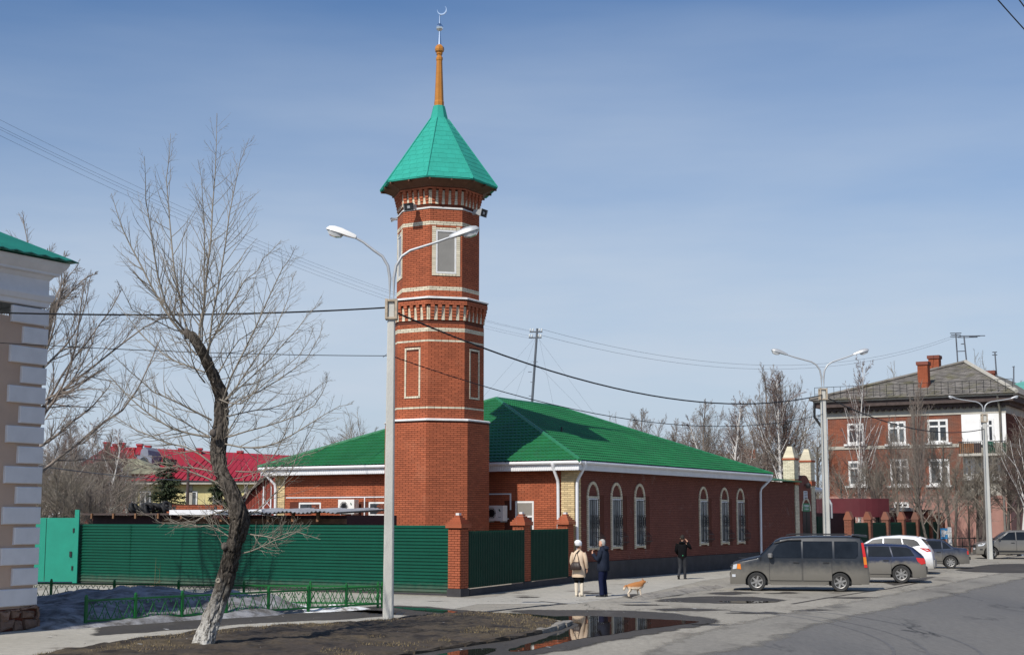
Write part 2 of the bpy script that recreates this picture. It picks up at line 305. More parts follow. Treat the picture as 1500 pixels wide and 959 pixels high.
# ================================================================ GROUND
def ground_mat(name, base, patch, dark, rough, crack=0.0, ps=.18, ds=.6, dthr=(.60, .72), rough_dark=None, grain=90, bump=.25, stretch=(1, 1, 1)):
    m = bpy.data.materials.new(name); m.use_nodes = True; t = m.node_tree; t.nodes.clear(); K = t.links.new
    out = N(t, 'ShaderNodeOutputMaterial'); p = N(t, 'ShaderNodeBsdfPrincipled'); K(p.outputs[0], out.inputs[0]); p.inputs['Specular IOR Level'].default_value = .35
    tc = N(t, 'ShaderNodeTexCoord'); mp = N(t, 'ShaderNodeMapping'); mp.inputs['Scale'].default_value = stretch; mp.inputs['Rotation'].default_value = (0, 0, -.5); K(tc.outputs['Object'], mp.inputs[0])
    def no(sc, det=5, rg=.6):
        n = N(t, 'ShaderNodeTexNoise'); n.inputs['Scale'].default_value = sc; n.inputs['Detail'].default_value = det; n.inputs['Roughness'].default_value = rg; K(mp.outputs[0], n.inputs['Vector']); return n
    def mr(s, a, b, c=0., d=1.):
        r = N(t, 'ShaderNodeMapRange'); r.inputs[1].default_value = a; r.inputs[2].default_value = b; r.inputs[3].default_value = c; r.inputs[4].default_value = d; K(s, r.inputs[0]); return r.outputs[0]
    def mx(f, a, b):
        x = N(t, 'ShaderNodeMix', data_type='RGBA'); K(f, x.inputs['Factor'])
        for k, q in (('A', a), ('B', b)):
            if isinstance(q, tuple): x.inputs[k].default_value = (*q, 1)
            else: K(q, x.inputs[k])
        return x.outputs['Result']
    c = mx(mr(no(ps, 6, .62).outputs[0], .40, .62), base, patch)
    g = no(grain, 3, .7); gg = N(t, 'ShaderNodeMix', data_type='RGBA', blend_type='MULTIPLY'); gg.inputs['Factor'].default_value = 1; K(c, gg.inputs['A'])
    gv = N(t, 'ShaderNodeCombineColor'); gr = mr(g.outputs[0], .25, .75, .72, 1.28)
    for i in range(3): K(gr, gv.inputs[i])
    K(gv.outputs[0], gg.inputs['B']); c = gg.outputs['Result']
    g2 = no(5, 5, .65); c2 = N(t, 'ShaderNodeMix', data_type='RGBA', blend_type='MULTIPLY'); c2.inputs['Factor'].default_value = 1; gv2 = N(t, 'ShaderNodeCombineColor'); gr2 = mr(g2.outputs[0], .3, .7, .85, 1.13)
    for i in range(3): K(gr2, gv2.inputs[i])
    K(c, c2.inputs['A']); K(gv2.outputs[0], c2.inputs['B']); c = c2.outputs['Result']
    df = mr(no(ds, 7, .66).outputs[0], dthr[0], dthr[1]); c = mx(df, c, dark)
    if crack:
        vo = N(t, 'ShaderNodeTexVoronoi', feature='DISTANCE_TO_EDGE'); vo.inputs['Scale'].default_value = crack
        ad = N(t, 'ShaderNodeVectorMath', operation='ADD'); wn_ = no(1.3, 5, .6); sc = N(t, 'ShaderNodeVectorMath', operation='SCALE'); sc.inputs['Scale'].default_value = 2.2
        K(wn_.outputs['Color'], sc.inputs[0]); K(mp.outputs[0], ad.inputs[0]); K(sc.outputs[0], ad.inputs[1]); K(ad.outputs[0], vo.inputs['Vector'])
        lm = mr(vo.outputs['Distance'], .004, .011, 1, 0); mk = N(t, 'ShaderNodeMath', operation='MULTIPLY'); K(lm, mk.inputs[0]); K(mr(no(.25).outputs[0], .45, .6), mk.inputs[1])
        c = mx(mk.outputs[0], c, tuple(x*.35 for x in base))
    K(c, p.inputs['Base Color'])
    K(mr(df, 0, 1, rough, rough_dark if rough_dark is not None else rough), p.inputs['Roughness'])
    b = N(t, 'ShaderNodeBump'); b.inputs['Strength'].default_value = bump; b.inputs['Distance'].default_value = .02; K(g2.outputs[0], b.inputs['Height']); K(b.outputs[0], p.inputs['Normal'])
    return m
M['ground'] = ground_mat('dry field soil', (.17, .145, .11), (.13, .105, .075), (.08, .065, .05), .95)
M['yard'] = ground_mat('dusty grey asphalt', (.315, .287, .238), (.262, .24, .20), (.13, .113, .092), .9, crack=.22, ds=.42, dthr=(.55, .72), stretch=(1.6, .55, 1))
M['walk'] = ground_mat('pale dusty pavement', (.40, .375, .325), (.34, .32, .275), (.15, .13, .11), .9, crack=.3, ds=.30, dthr=(.60, .66), stretch=(1.0, 1.0, 1))
M['road'] = ground_mat('grey road asphalt', (.128, .122, .115), (.152, .143, .130), (.092, .089, .087), .8, crack=.10, ds=.10, dthr=(.55, .75), ps=.07, stretch=(2.2, .35, 1))
M['dirt'] = ground_mat('wet dark soil', (.052, .040, .031), (.092, .070, .042), (.022, .017, .014), .9, ps=.45, ds=.9, dthr=(.47, .60), bump=1.0, grain=14)
M['wet'] = ground_mat('damp dark asphalt', (.062, .054, .046), (.045, .040, .035), (.10, .09, .078), .8, ds=.9, dthr=(.58, .70), stretch=(1.6, .7, 1))
M['kerb'] = mat('chipped grey kerb stone', (.25, .23, .20), .9, var=.2, vs=3, bump=.6, bs=14, stain=((.10, .085, .07), 3, .5, .66))
pm = bpy.data.materials.new('shallow brown water'); pm.use_nodes = True; pb = pm.node_tree.nodes['Principled BSDF']
pb.inputs['Base Color'].default_value = (.022, .017, .013, 1); pb.inputs['Roughness'].default_value = .015; pb.inputs['Specular IOR Level'].default_value = .5; pb.inputs['IOR'].default_value = 1.33
_nz = N(pm.node_tree, 'ShaderNodeTexNoise'); _nz.inputs['Scale'].default_value = 3; _bp = N(pm.node_tree, 'ShaderNodeBump'); _bp.inputs['Strength'].default_value = .03; _bp.inputs['Distance'].default_value = .02
_tp = N(pm.node_tree, 'ShaderNodeTexCoord'); pm.node_tree.links.new(_tp.outputs['Object'], _nz.inputs['Vector']); pm.node_tree.links.new(_nz.outputs[0], _bp.inputs['Height']); pm.node_tree.links.new(_bp.outputs[0], pb.inputs['Normal'])
M['water'] = pm
def smooth_poly(pts, sub=6, jit=0.0, seed=1):
    r = random.Random(seed); n = len(pts); out = []
    for i in range(n):
        p0, p1, p2, p3 = pts[i-1], pts[i], pts[(i+1) % n], pts[(i+2) % n]
        for k in range(sub):
            t = k/sub; q = (2*p1 + (p2-p0)*t + (2*p0-5*p1+4*p2-p3)*t*t + (3*p1-p0-3*p2+p3)*t**3)*.5
            out.append(q + Vector((r.gauss(0, jit), r.gauss(0, jit), 0)))
    return out
def sheet(name, pts, z, m, kind='structure', label=None, parent=None):
    b = MB(); b.add([(p[0], p[1], z) for p in pts], [tuple(range(len(pts)))])
    me = bpy.data.meshes.new(name); import bmesh
    bm = bmesh.new(); vs = [bm.verts.new((p[0], p[1], z)) for p in pts]; f = bm.faces.new(vs); bmesh.ops.triangulate(bm, faces=[f]); bmesh.ops.recalc_face_normals(bm, faces=bm.faces)
    if bm.faces and bm.faces[0].normal.z < 0: bmesh.ops.reverse_faces(bm, faces=bm.faces)
    bm.to_mesh(me); bm.free(); me.materials.append(m); o = link(name, me, parent)
    if kind: o['kind'] = kind
    return o
def px(*uv): return [gp(u, v) for u, v in uv]
def inpoly(x, y, P):
    ins = np.zeros(x.shape, bool); n = len(P)
    for i in range(n):
        x1, y1 = P[i][0], P[i][1]; x2, y2 = P[i-1][0], P[i-1][1]
        c = ((y1 > y) != (y2 > y)) & (x < (x2-x1)*(y-y1)/(y2-y1+1e-12)+x1); ins ^= c
    return ins
def edgedist(x, y, P):
    d = np.full(x.shape, 1e9); n = len(P)
    for i in range(n):
        ax, ay = P[i-1][0], P[i-1][1]; bx, by = P[i][0], P[i][1]; L2 = (bx-ax)**2+(by-ay)**2+1e-12
        t = np.clip(((x-ax)*(bx-ax)+(y-ay)*(by-ay))/L2, 0, 1); d = np.minimum(d, np.hypot(x-ax-t*(bx-ax), y-ay-t*(by-ay)))
    return d
def vnoise(x, y, s, seed=0):
    r = np.random.RandomState(seed); G = r.rand(64, 64); X = x/s; Y = y/s; i = np.floor(X).astype(int); j = np.floor(Y).astype(int); fx = X-i; fy = Y-j
    fx = fx*fx*(3-2*fx); fy = fy*fy*(3-2*fy); g = lambda a, b: G[a % 64, b % 64]
    return (g(i, j)*(1-fx)+g(i+1, j)*fx)*(1-fy)+(g(i, j+1)*(1-fx)+g(i+1, j+1)*fx)*fy
def mound(name, P, res, hf, m, z0=0.0, kind='structure', label=None, cat=None):
    xs = [p[0] for p in P]; ys = [p[1] for p in P]
    gx = np.arange(min(xs), max(xs)+res, res); gy = np.arange(min(ys), max(ys)+res, res); X, Y = np.meshgrid(gx, gy)
    ins = inpoly(X, Y, P); d = np.where(ins, edgedist(X, Y, P), 0); Z = z0 + np.where(ins, hf(X, Y, d), -.03)
    idx = np.arange(X.size).reshape(X.shape); q = ins[:-1, :-1] | ins[1:, :-1] | ins[:-1, 1:] | ins[1:, 1:]
    a, b, c, e = idx[:-1, :-1][q], idx[:-1, 1:][q], idx[1:, 1:][q], idx[1:, :-1][q]
    F_ = np.stack([a, b, c, e], 1); used = np.unique(F_); mp_ = np.zeros(X.size, int); mp_[used] = np.arange(len(used))
    V = np.stack([X.ravel(), Y.ravel(), Z.ravel()], 1)[used]
    return npmesh(name, V, mp_[F_], m, None, True, kind)
g = MB(); g.add([(-2500, -300, -.012), (2500, -300, -.012), (2500, 5000, -.012), (-2500, 5000, -.012)], [(0, 1, 2, 3)]); g.build('ground', M['ground'], kind='structure')
sheet('parking_area', [Vector(p) for p in ((-70, -5, 0), (60, -5, 0), (90, 150, 0), (20, 150, 0), (-12, 64, 0), (-70, 64, 0))], -.004, M['yard'])
sheet('pavement', px((-120, 990), (-120, 880), (45, 866), (110, 858), (560, 870), (700, 876), (860, 850), (1110, 829), (1160, 832), (1030, 850), (930, 872), (840, 884), (700, 884), (640, 897), (480, 915), (290, 928)), 0.0, M['walk'])
RD = px((1020, 940), (1100, 915), (1200, 895), (1300, 877), (1400, 856), (1500, 836), (1640, 806))
sheet('road', [Vector((1.5, 4, 0)), gp(760, 1160), gp(870, 990)] + RD + [Vector((75, 130, 0)), Vector((90, 130, 0)), Vector((45, 4, 0))], .0, M['road'])
# verge of bare soil with its kerb
VG = px((-150, 1010), (60, 958), (190, 938), (290, 926), (400, 919), (480, 914), (560, 908), (620, 902), (690, 897), (750, 900), (800, 906), (832, 913), (815, 922), (740, 937), (640, 951), (560, 964), (480, 983), (300, 1040), (-150, 1080))
def hverge(X, Y, d): return (np.minimum(d, .5)*.08 + np.clip(d*2, 0, .4)*(.13*(vnoise(X, Y, .33, 3)-.3) + .11*(vnoise(X, Y, 1.1, 4)-.35)) + .05*vnoise(X, Y, .14, 5)*np.clip(d*3, 0, 1))
verge = mound('verge', VG, .06, hverge, M['dirt'], z0=.0)
KP = px((834, 914), (812, 923), (740, 937.5), (640, 951.5), (560, 965), (480, 984), (400, 1008))
kerb = link('kerb', None); kerb['kind'] = 'structure'
acc = 0; kb = random.Random(3)
for a, b in zip(KP[:-1], KP[1:]):
    n = max(1, round((b-a).length/.95)); d = (b-a)/n; ang = math.atan2(d.y, d.x)
    for i in range(n):
        m_ = MB(); l = d.length*.5-.02; h = max(.02, (.11, .10, .09, .08, .06, .05, .04, .03)[min(7, int(acc))]+kb.uniform(-.02, .015)); acc += .55; acc = int(acc*100)/100
        vs = []
        for zz, ins in ((-.05, 0), (h-.03, 0), (h, .025)):
            for sx in (-1, -.3, .35, 1):
                for sy in (-.09, .09):
                    vs.append((sx*(l-ins*.5)+kb.gauss(0, .012), sy*(1-ins*6)+kb.gauss(0, .01), zz+(kb.gauss(0, .012) if zz > 0 else 0)))
        ix = lambda q, s_, y_: q*8+s_*2+y_
        fs = []
        for q in range(2):
            for s_ in range(3):
                fs += [(ix(q, s_, 0), ix(q, s_+1, 0), ix(q+1, s_+1, 0), ix(q+1, s_, 0)), (ix(q, s_, 1), ix(q+1, s_, 1), ix(q+1, s_+1, 1), ix(q, s_+1, 1))]
            fs += [(ix(q, 0, 0), ix(q+1, 0, 0), ix(q+1, 0, 1), ix(q, 0, 1)), (ix(q, 3, 0), ix(q, 3, 1), ix(q+1, 3, 1), ix(q+1, 3, 0))]
        for s_ in range(3): fs.append((ix(2, s_, 0), ix(2, s_+1, 0), ix(2, s_+1, 1), ix(2, s_, 1)))
        m_.add(vs, fs); p = a + d*(i+.5)
        m_.build('kerbstone', M['kerb'] if acc < 1.7 else M['dirt'], kerb, loc=(p.x, p.y, 0), rz=ang+kb.gauss(0, .02))
# damp areas and puddles: a grid with a 0..1 edge attribute so that the stain frays out
def damp_material(m):
    t = m.node_tree; K = t.links.new; out = [n for n in t.nodes if n.type == 'OUTPUT_MATERIAL'][0]; sh = out.inputs[0].links[0].from_socket
    at_ = N(t, 'ShaderNodeAttribute', attribute_name='edge'); tc = N(t, 'ShaderNodeTexCoord'); mp = N(t, 'ShaderNodeMapping'); mp.inputs['Scale'].default_value = (1.0, .55, 1); K(tc.outputs['Object'], mp.inputs[0])
    n1 = N(t, 'ShaderNodeTexNoise'); n1.inputs['Scale'].default_value = 1.5; n1.inputs['Detail'].default_value = 8; n1.inputs['Roughness'].default_value = .68; K(mp.outputs[0], n1.inputs['Vector'])
    ad = N(t, 'ShaderNodeMath', operation='ADD'); K(at_.outputs['Fac'], ad.inputs[0]); K(n1.outputs[0], ad.inputs[1])
    r = N(t, 'ShaderNodeMapRange'); r.inputs[1].default_value = .68; r.inputs[2].default_value = .98; K(ad.outputs[0], r.inputs[0])
    tr = N(t, 'ShaderNodeBsdfTransparent'); mx = N(t, 'ShaderNodeMixShader'); K(r.outputs[0], mx.inputs[0]); K(tr.outputs[0], mx.inputs[1]); K(sh, mx.inputs[2]); K(mx.outputs[0], out.inputs[0])
def damp(name, pts, z, m, w=.7):
    o = mound(name, pts, .13, lambda X, Y, d: 0*d, m, z0=z); me = o.data; n = len(me.vertices); co = np.zeros(n*3, np.float32); me.vertices.foreach_get('co', co); co = co.reshape(-1, 3); co[:, 2] = z; me.vertices.foreach_set('co', co.ravel())
    x, y = co[:, 0].astype(float), co[:, 1].astype(float); d = np.where(inpoly(x, y, pts), edgedist(x, y, pts), 0); at_ = me.attributes.new('edge', 'FLOAT', 'POINT'); at_.data.foreach_set('value', np.clip(d/w, 0, 1).astype(np.float32)); me.update(); return o
damp_material(M['wet'])
M['drift'] = ground_mat('dust drifted on the road edge', (.25, .23, .195), (.20, .185, .16), (.12, .11, .095), .9, ds=.5, dthr=(.52, .70), stretch=(1.6, .55, 1)); damp_material(M['drift'])
_tn = [(RD[min(i+1, len(RD)-1)]-RD[max(i-1, 0)]).cross(Vector((0, 0, 1))).normalized() for i in range(len(RD))]
damp('road_edge_dust', [gp(880, 975)] + [p - n_*.9 for p, n_ in zip(RD, _tn)] + [p + n_*1.7 for p, n_ in reversed(list(zip(RD, _tn)))] + [gp(960, 985)], .0028, M['drift'], 1.3)
damp('damp_asphalt', smooth_poly(px((735, 893), (860, 892), (960, 895), (1040, 903), (1062, 911), (1010, 921), (950, 932), (880, 945), (800, 962), (700, 985), (560, 1010), (420, 1010), (530, 955), (690, 937), (770, 924), (812, 912), (780, 902)), 5, .05), .004, M['wet'])
damp('damp_patch', smooth_poly(px((990, 874), (1050, 872), (1120, 874), (1162, 879), (1120, 883), (1060, 884), (1000, 882), (950, 880)), 5, .04, 2), .004, M['wet'])
damp('damp_patch', smooth_poly(px((925, 868), (960, 871), (1000, 866), (1030, 861), (1000, 872), (950, 877), (905, 875)), 4, .04, 4), .0035, M['wet'])
damp('damp_patch', smooth_poly(px((905, 884), (950, 884), (1000, 886), (950, 887), (915, 887)), 4, .03, 5), .0045, M['wet'])
damp('damp_patch', smooth_poly(px((560, 886), (640, 888), (720, 896), (790, 897), (700, 901), (620, 903), (500, 895)), 5, .03, 6), .0045, M['wet'])
damp('damp_patch', smooth_poly(px((170, 912), (330, 902), (470, 895), (560, 893), (590, 900), (500, 908), (380, 913), (290, 921), (120, 932)), 5, .05, 7), .0045, M['wet'])
damp('damp_patch', smooth_poly(px((1290, 851), (1340, 846), (1380, 842), (1360, 850), (1310, 858)), 4, .05, 8), .0042, M['wet'])
damp('damp_patch', smooth_poly(px((1395, 834), (1450, 826), (1520, 826), (1520, 838), (1440, 838)), 4, .05, 9), .0042, M['wet'])
for u, v, w, h, s in ((870, 868, 40, 2, 20), (1010, 893, 70, 3, 21), (1110, 897, 60, 3, 22), (955, 899, 45, 2.5, 23), (1190, 893, 45, 2.5, 24), (1075, 868, 50, 2.5, 25), (1150, 868, 40, 2, 26), (770, 874, 30, 1.6, 27), (870, 889, 35, 1.6, 28), (1250, 875, 50, 2.2, 29), (1040, 915, 40, 2.5, 30), (150, 938, 40, 2, 31), (90, 930, 30, 1.5, 32), (1330, 838, 60, 2, 33), (640, 880, 30, 1.2, 34)):
    damp('damp_patch', smooth_poly(px(*[(u+w*math.cos(a)*(.7+.5*random.Random(s*9+i).random()), v+h*math.sin(a)*(.6+.7*random.Random(s*7+i).random())) for i, a in enumerate(np.linspace(0, 2*pi, 9)[:-1])]), 4, .05, s), .003+.0001*(s-20), M['wet'], .9)
sheet('puddle', smooth_poly(px((800, 904), (858, 902), (915, 904), (965, 907), (1022, 910), (985, 916), (955, 920), (925, 924), (890, 930), (845, 936), (805, 946), (770, 953), (745, 952), (790, 937), (835, 921), (846, 913)), 6, .02, 11), .010, M['water'])
sheet('puddle', smooth_poly(px((610, 966), (680, 952), (725, 950), (700, 962), (650, 974), (560, 985)), 6, .02, 12), .010, M['water'])
sheet('puddle', smooth_poly(px((575, 889), (620, 890), (665, 895), (690, 899), (655, 898), (610, 894)), 5, .015, 13), .009, M['water'])
sheet('puddle', smooth_poly(px((745, 898), (780, 900), (822, 904), (795, 904.5), (760, 902)), 5, .015, 14), .012, M['water'])
sheet('puddle', smooth_poly(px((1052, 880.5), (1100, 880), (1140, 881), (1095, 883)), 5, .015, 15), .009, M['water'])
# raised crack ridges / broken asphalt edge by the dog and the road seam
ridge = mound('broken_asphalt_edge', smooth_poly(px((925, 874), (975, 867), (1030, 860.5), (1062, 860), (1030, 865), (985, 872), (940, 879)), 3, .02, 3), .07, lambda X, Y, d: np.minimum(d, .25)*.35*(.3+vnoise(X, Y, .3, 9)), M['kerb'], z0=.0)
M['mark0'] = mat('dark asphalt crack', (.08, .07, .06), .85, var=.2)
seam = MB()
for P in (((1160, 884), (1200, 877), (1250, 869), (1300, 862), (1345, 853)), ((690, 899), (760, 890), (800, 886), (830, 884), (790, 880))):
    q = [gp(*p) for p in P]
    for a, b in zip(q[:-1], q[1:]):
        n_ = (b-a).cross(Vector((0, 0, 1))).normalized()*.06
        seam.add([(p.x, p.y, .0062) for p in (a-n_, b-n_*.7, b+n_, a+n_)], [(0, 1, 2, 3)])
seam.build('asphalt_cracks', M['mark0'], kind='structure')
# tyre marks swept over the road
tm = MB(); 
for c0, r_, a0, a1, w in ((gp(1130, 925), 3.2, -.9, 1.5, .09), (gp(1165, 926), 3.3, -1.0, 1.3, .08), (gp(1215, 925), 3.6, -.9, 1.2, .09)):
    pts = [(c0.x+r_*math.cos(a)*.62, c0.y+r_*2.2*math.sin(a)) for a in np.linspace(a0, a1, 22)]; pi_ = [(c0.x+(r_-w)*math.cos(a)*.62, c0.y+(r_-w)*2.2*math.sin(a)) for a in np.linspace(a0, a1, 22)]
    tm.add([(x, y, .0042) for x, y in pts]+[(x, y, .0042) for x, y in pi_], [(i, i+1, 23+i, 22+i) for i in range(21)])
M['mark'] = mat('worn tyre mark', (.118, .114, .112), .85, var=.2, vs=4)
tm.build('tyre_marks', M['mark'], kind='structure')
# dry grass on the verge and litter
rg = np.random.RandomState(5); xs = rg.uniform(min(p.x for p in VG), max(p.x for p in VG), 60000); ys = rg.uniform(min(p.y for p in VG), max(p.y for p in VG), 60000)
ok = inpoly(xs, ys, VG) & (edgedist(xs, ys, VG) < 2.6*vnoise(xs, ys, 1.5, 6)) & (vnoise(xs, ys, .8, 8) > .42); xs, ys = xs[ok][:16000], ys[ok][:16000]; n = len(xs)
an = rg.uniform(0, 2*pi, n); h = rg.uniform(.02, .07, n); w = .006; le = rg.uniform(.2, 1.4, n)*h
z = hverge(xs, ys, edgedist(xs, ys, VG)) - .01
V = np.stack([np.stack([xs-w*np.sin(an), ys+w*np.cos(an), z], 1), np.stack([xs+w*np.sin(an), ys-w*np.cos(an), z], 1), np.stack([xs+np.cos(an)*le, ys+np.sin(an)*le, z+h], 1)], 1).reshape(-1, 3)
M['drygrass'] = mat('dry straw grass', (.20, .15, .075), .9, var=.2, isl=.35)
npmesh('dry_grass', V, np.arange(3*n).reshape(-1, 3), M['drygrass'], None, False, 'stuff')
lt = MB()
for i in range(260):
    u = R.choice((R.uniform(60, 600), R.uniform(560, 860), R.uniform(850, 1150))); v = R.uniform(884, 955) if u < 850 else R.uniform(872, 915)
    p = gp(u, v); s = R.uniform(.012, .04) if R.random() < .9 else R.uniform(.05, .09); a = R.uniform(0, pi); ca, sa = math.cos(a)*s, math.sin(a)*s; zz = .05+.05*(R.random()) if inpoly(np.array([p.x]), np.array([p.y]), VG)[0] else .012
    lt.add([(p.x+ca, p.y+sa, zz), (p.x-sa*.6, p.y+ca*.6, zz+.01), (p.x-ca, p.y-sa, zz+.02), (p.x+sa*.6, p.y-ca*.6, zz+.006)], [(0, 1, 2, 3)])
lt.build('litter', M['litter'], kind='stuff')
# snow banks
FA, FB = gp(125, 917), gp(560, 890)       # front railing ends
RA = Vector((-15.2, 42.3, 0)); RB = Vector((-3.7, 40.2, 0))
def hs1(X, Y, d): return np.minimum(1, d/1.5)**.7*(.30 + .36*np.exp(-((X+9.9)/2.2)**2-((Y-38.2)/2.2)**2) + .22*np.exp(-((X+6.5)/1.6)**2)) + np.minimum(1, d*2)*(.16*(vnoise(X, Y, .7, 1)-.5) + .07*(vnoise(X, Y, .25, 2)-.5))
mound('snow_bank', smooth_poly([Vector(p) for p in ((-14.6, 33.2, 0), (-11.4, 32.4, 0), (-9.75, 33.0, 0), (-7.6, 35.4, 0), (-5.6, 37.7, 0), (-5.5, 39.6, 0), (-7.6, 40.2, 0), (-10.5, 40.8, 0), (-13.2, 40.2, 0), (-15.5, 37, 0))], 4, .08, 2), .10, hs1, M['snow'], z0=0, kind='stuff')
mound('thawing_snow', smooth_poly([Vector(p) for p in ((-5.6, 38.0, 0), (-4.6, 38.8, 0), (-3.9, 39.5, 0), (-3.9, 39.8, 0), (-5.0, 39.9, 0), (-6.2, 39.9, 0))], 4, .06, 3), .07, lambda X, Y, d: np.minimum(1, d/.4)*(.06+.2*(vnoise(X, Y, .4, 5)-.4)), M['snow_white'], z0=0, kind='stuff')
# ================================================================ LOW GREEN RAILINGS
def railing(label, A, B, nb, seed):
    t = thing('low_railing', label, 'railing', A, math.atan2((B-A).y, (B-A).x), 'low green railings round the flowerbed'); Ln = (B-A).length; h = .62
    step = Ln/nb; vbar = None; loop = None; post = None
    for i in range(nb+1):
        if post is None: post = MB().box(-.03, .03, -.03, .03, 0, h+.05).lathe([(.036, 0), (.03, .04), (0, .055)], 8, (0, 0, h+.05)).build('post', M['low_fence'], t); o = post
        else: o = post.copy(); COL.objects.link(o)
        o.location = (i*step, 0, 0)
    for z0 in (.10, h-.06):
        MB().box(0, Ln, -.018, .018, z0, z0+.045).build('rail', M['low_fence'], t)
    k = max(3, round(step/.30))
    for i in range(nb):
        for j in range(k):
            x = i*step + (j+.5)*step/k
            if vbar is None:
                b = MB(); w = step/k*.5
                for s in (-1, 1):
                    b.tube([(s*w*.96, 0, .145), (s*w*.45, 0, .30), (s*.012, 0, .44), (s*w*.25, 0, h-.10), (s*w*.7, 0, h-.075), (s*w*.95, 0, h-.15)], .011, 5)
                    b.tube([(s*w*.1, 0, .145), (s*w*.2, 0, .24), (s*w*.45, 0, .30)], .009, 5)
                vbar = b.build('scroll_bar', M['low_fence'], t); o = vbar
            else: o = vbar.copy(); COL.objects.link(o)
            o.location = (x, 0, 0)
    return t
railing('front green scrollwork railing between the snow bank and the pavement', FA, FB, 7, 1)
railing('rear green scrollwork railing between the snow bank and the sheet fence', RA, RB, 6, 2)
# dry stems by the rear railing
ds = thing('dry_weed', 'thin dry weed stems standing in front of the green sheet fence', 'weed', gp(238, 858))
b = MB()
for i in range(7): b.tube([(R.uniform(-.5, .5), R.uniform(-.2, .2), 0), (R.uniform(-.6, .6), 0, R.uniform(.5, 1.1))], (.008, .003), 4)
b.build('stem', M['drygrass'], ds)
# ================================================================ BRICK LAYING
BL, BH, BJ = .247, .061, .016
def lay(width, z0, z1, skip=(), bl=BL, bh=BH, j=BJ, u0=0.0):
    """running bond; returns (ua,ub,za,zb,whole)"""
    out = []; k = 0; z = z0
    while z + bh <= z1 + 1e-4:
        off = 0 if k % 2 == 0 else -(bl+j)/2; u = off
        while u < width - 1e-4:
            a, b = max(u, 0), min(u+bl, width)
            segs = [(a, b)]
            for (s0, s1, q0, q1) in skip:
                if z+bh > q0 and z < q1:
                    ns = []
                    for (c, d) in segs:
                        if d <= s0 or c >= s1: ns.append((c, d)); continue
                        if c < s0: ns.append((c, s0))
                        if d > s1: ns.append((s1, d))
                    segs = ns
            for (c, d) in segs:
                if d-c > .03: out.append((c+u0, d+u0, z, z+bh, d-c > bl-.004))
            u += bl + j
        z += bh + j; k += 1
    return out
class Bricks:
    """collects bricks on vertical faces; part objects for the first cap of whole bricks, the rest joined"""
    def __init__(s): s.rest = []; s.parts = []
    def face(s, O, U, Nn, rects, depth=.012, back=.03, cap=0):
        for r in rects:
            if r[4] and cap > 0: s.parts.append((O, U, Nn, r, depth)); cap -= 1
            else: s.rest.append((O, U, Nn, r, depth))
        return s
    def build(s, parent, m, restname='brickwork', name='brick'):
        if s.rest:
            O = np.array([list(q[0]) for q in s.rest]); U = np.array([list(q[1]) for q in s.rest]); Nn = np.array([list(q[2]) for q in s.rest]); Rr = np.array([q[3][:4] for q in s.rest]); D = np.array([q[4] for q in s.rest])[:, None]
            up = np.array([[0, 0, 1.]]); c = []
            for uu, zz, dd in ((0, 2, 0), (1, 2, 0), (1, 3, 0), (0, 3, 0), (0, 2, 1), (1, 2, 1), (1, 3, 1), (0, 3, 1)):
                c.append(O + U*Rr[:, uu:uu+1] + up*Rr[:, zz:zz+1] + Nn*(D*dd - .02*(1-dd)))
            V = np.stack(c, 1).reshape(-1, 3); n = len(s.rest)
            T = np.array([(4, 5, 6, 7), (0, 1, 5, 4), (1, 2, 6, 5), (2, 3, 7, 6), (3, 0, 4, 7)]); Fc = (np.arange(n)[:, None, None]*8 + T[None]).reshape(-1, 4)
            o = npmesh(restname, V, Fc, m, parent, False, 'stuff')
        meshes = {}
        for (O, U, Nn, r, d) in s.parts:
            key = (round(r[1]-r[0], 3), round(r[3]-r[2], 3), round(d, 3))
            if key not in meshes:
                mb = MB().box(0, key[0], -.02, d, 0, key[1]); me = bpy.data.meshes.new(name); me.from_pydata(mb.v, [], mb.f); me.materials.append(m); meshes[key] = me
            o = link(name, meshes[key], parent)
            U = Vector(U); Nn = Vector(Nn); p = Vector(O) + U*r[0] + Vector((0, 0, r[2]))
            mt = Matrix(((U.x, Nn.x, 0, p.x), (U.y, Nn.y, 0, p.y), (0, 0, 1, p.z), (0, 0, 0, 1)))
            o.matrix_local = mt
# ================================================================ GREEN SHEET FENCE + BRICK GATE PILLARS
P1 = gp(684, 872.5); P3 = gp(839, 852.5); FR = Vector((P1.x-.25, P1.y+.05, 0)); FLen = 17.2
ft = thing('sheet_fence', 'long dark green fence of horizontally ribbed metal sheets', 'fence', FR, math.atan2(E2.y, E2.x))
def ribbed(Ln, h, per, amp, horizontal, mname, res=8, thick=.004):
    """ribbed metal sheet standing in the local xz plane, ribs in y; returns MB"""
    prof = []
    total = h if horizontal else Ln; k = int(total/per)
    for i in range(k):
        for f, a in ((0, 0), (.28, 0), (.42, 1), (.72, 1), (.86, 0)): prof.append(((i+f)*per, a*amp))
    prof.append((total, 0)); b = MB(); n = len(prof); ends = (0, Ln) if horizontal else (0, h)
    vs = [((e, -a, p) if horizontal else (p, -a, e)) for e in ends for p, a in prof]
    vs += [((e, -a+thick, p) if horizontal else (p, -a+thick, e)) for e in ends for p, a in prof]
    fs = [(i, i+1, n+i+1, n+i) for i in range(n-1)] + [(2*n+i, 3*n+i, 3*n+i+1, 2*n+i+1) for i in range(n-1)]
    return b.add(vs, fs)
ns = 6; sh0 = None
for i in range(ns):
    if sh0 is None: sh0 = ribbed(FLen/ns+.03, 2.14, .107, .032, True, '').build('ribbed_sheet', M['fence_green'], ft); o = sh0
    else: o = sh0.copy(); COL.objects.link(o)
    o.location = (i*FLen/ns, (0, .012, .003, .016, -.002, .010)[i], .06); o.rotation_euler = ((.004, -.006, .007, -.003, .006, -.005)[i], 0, (.0015, -.002, .001, -.0015, .002, -.001)[i]); o.scale = (1, -1, 1)
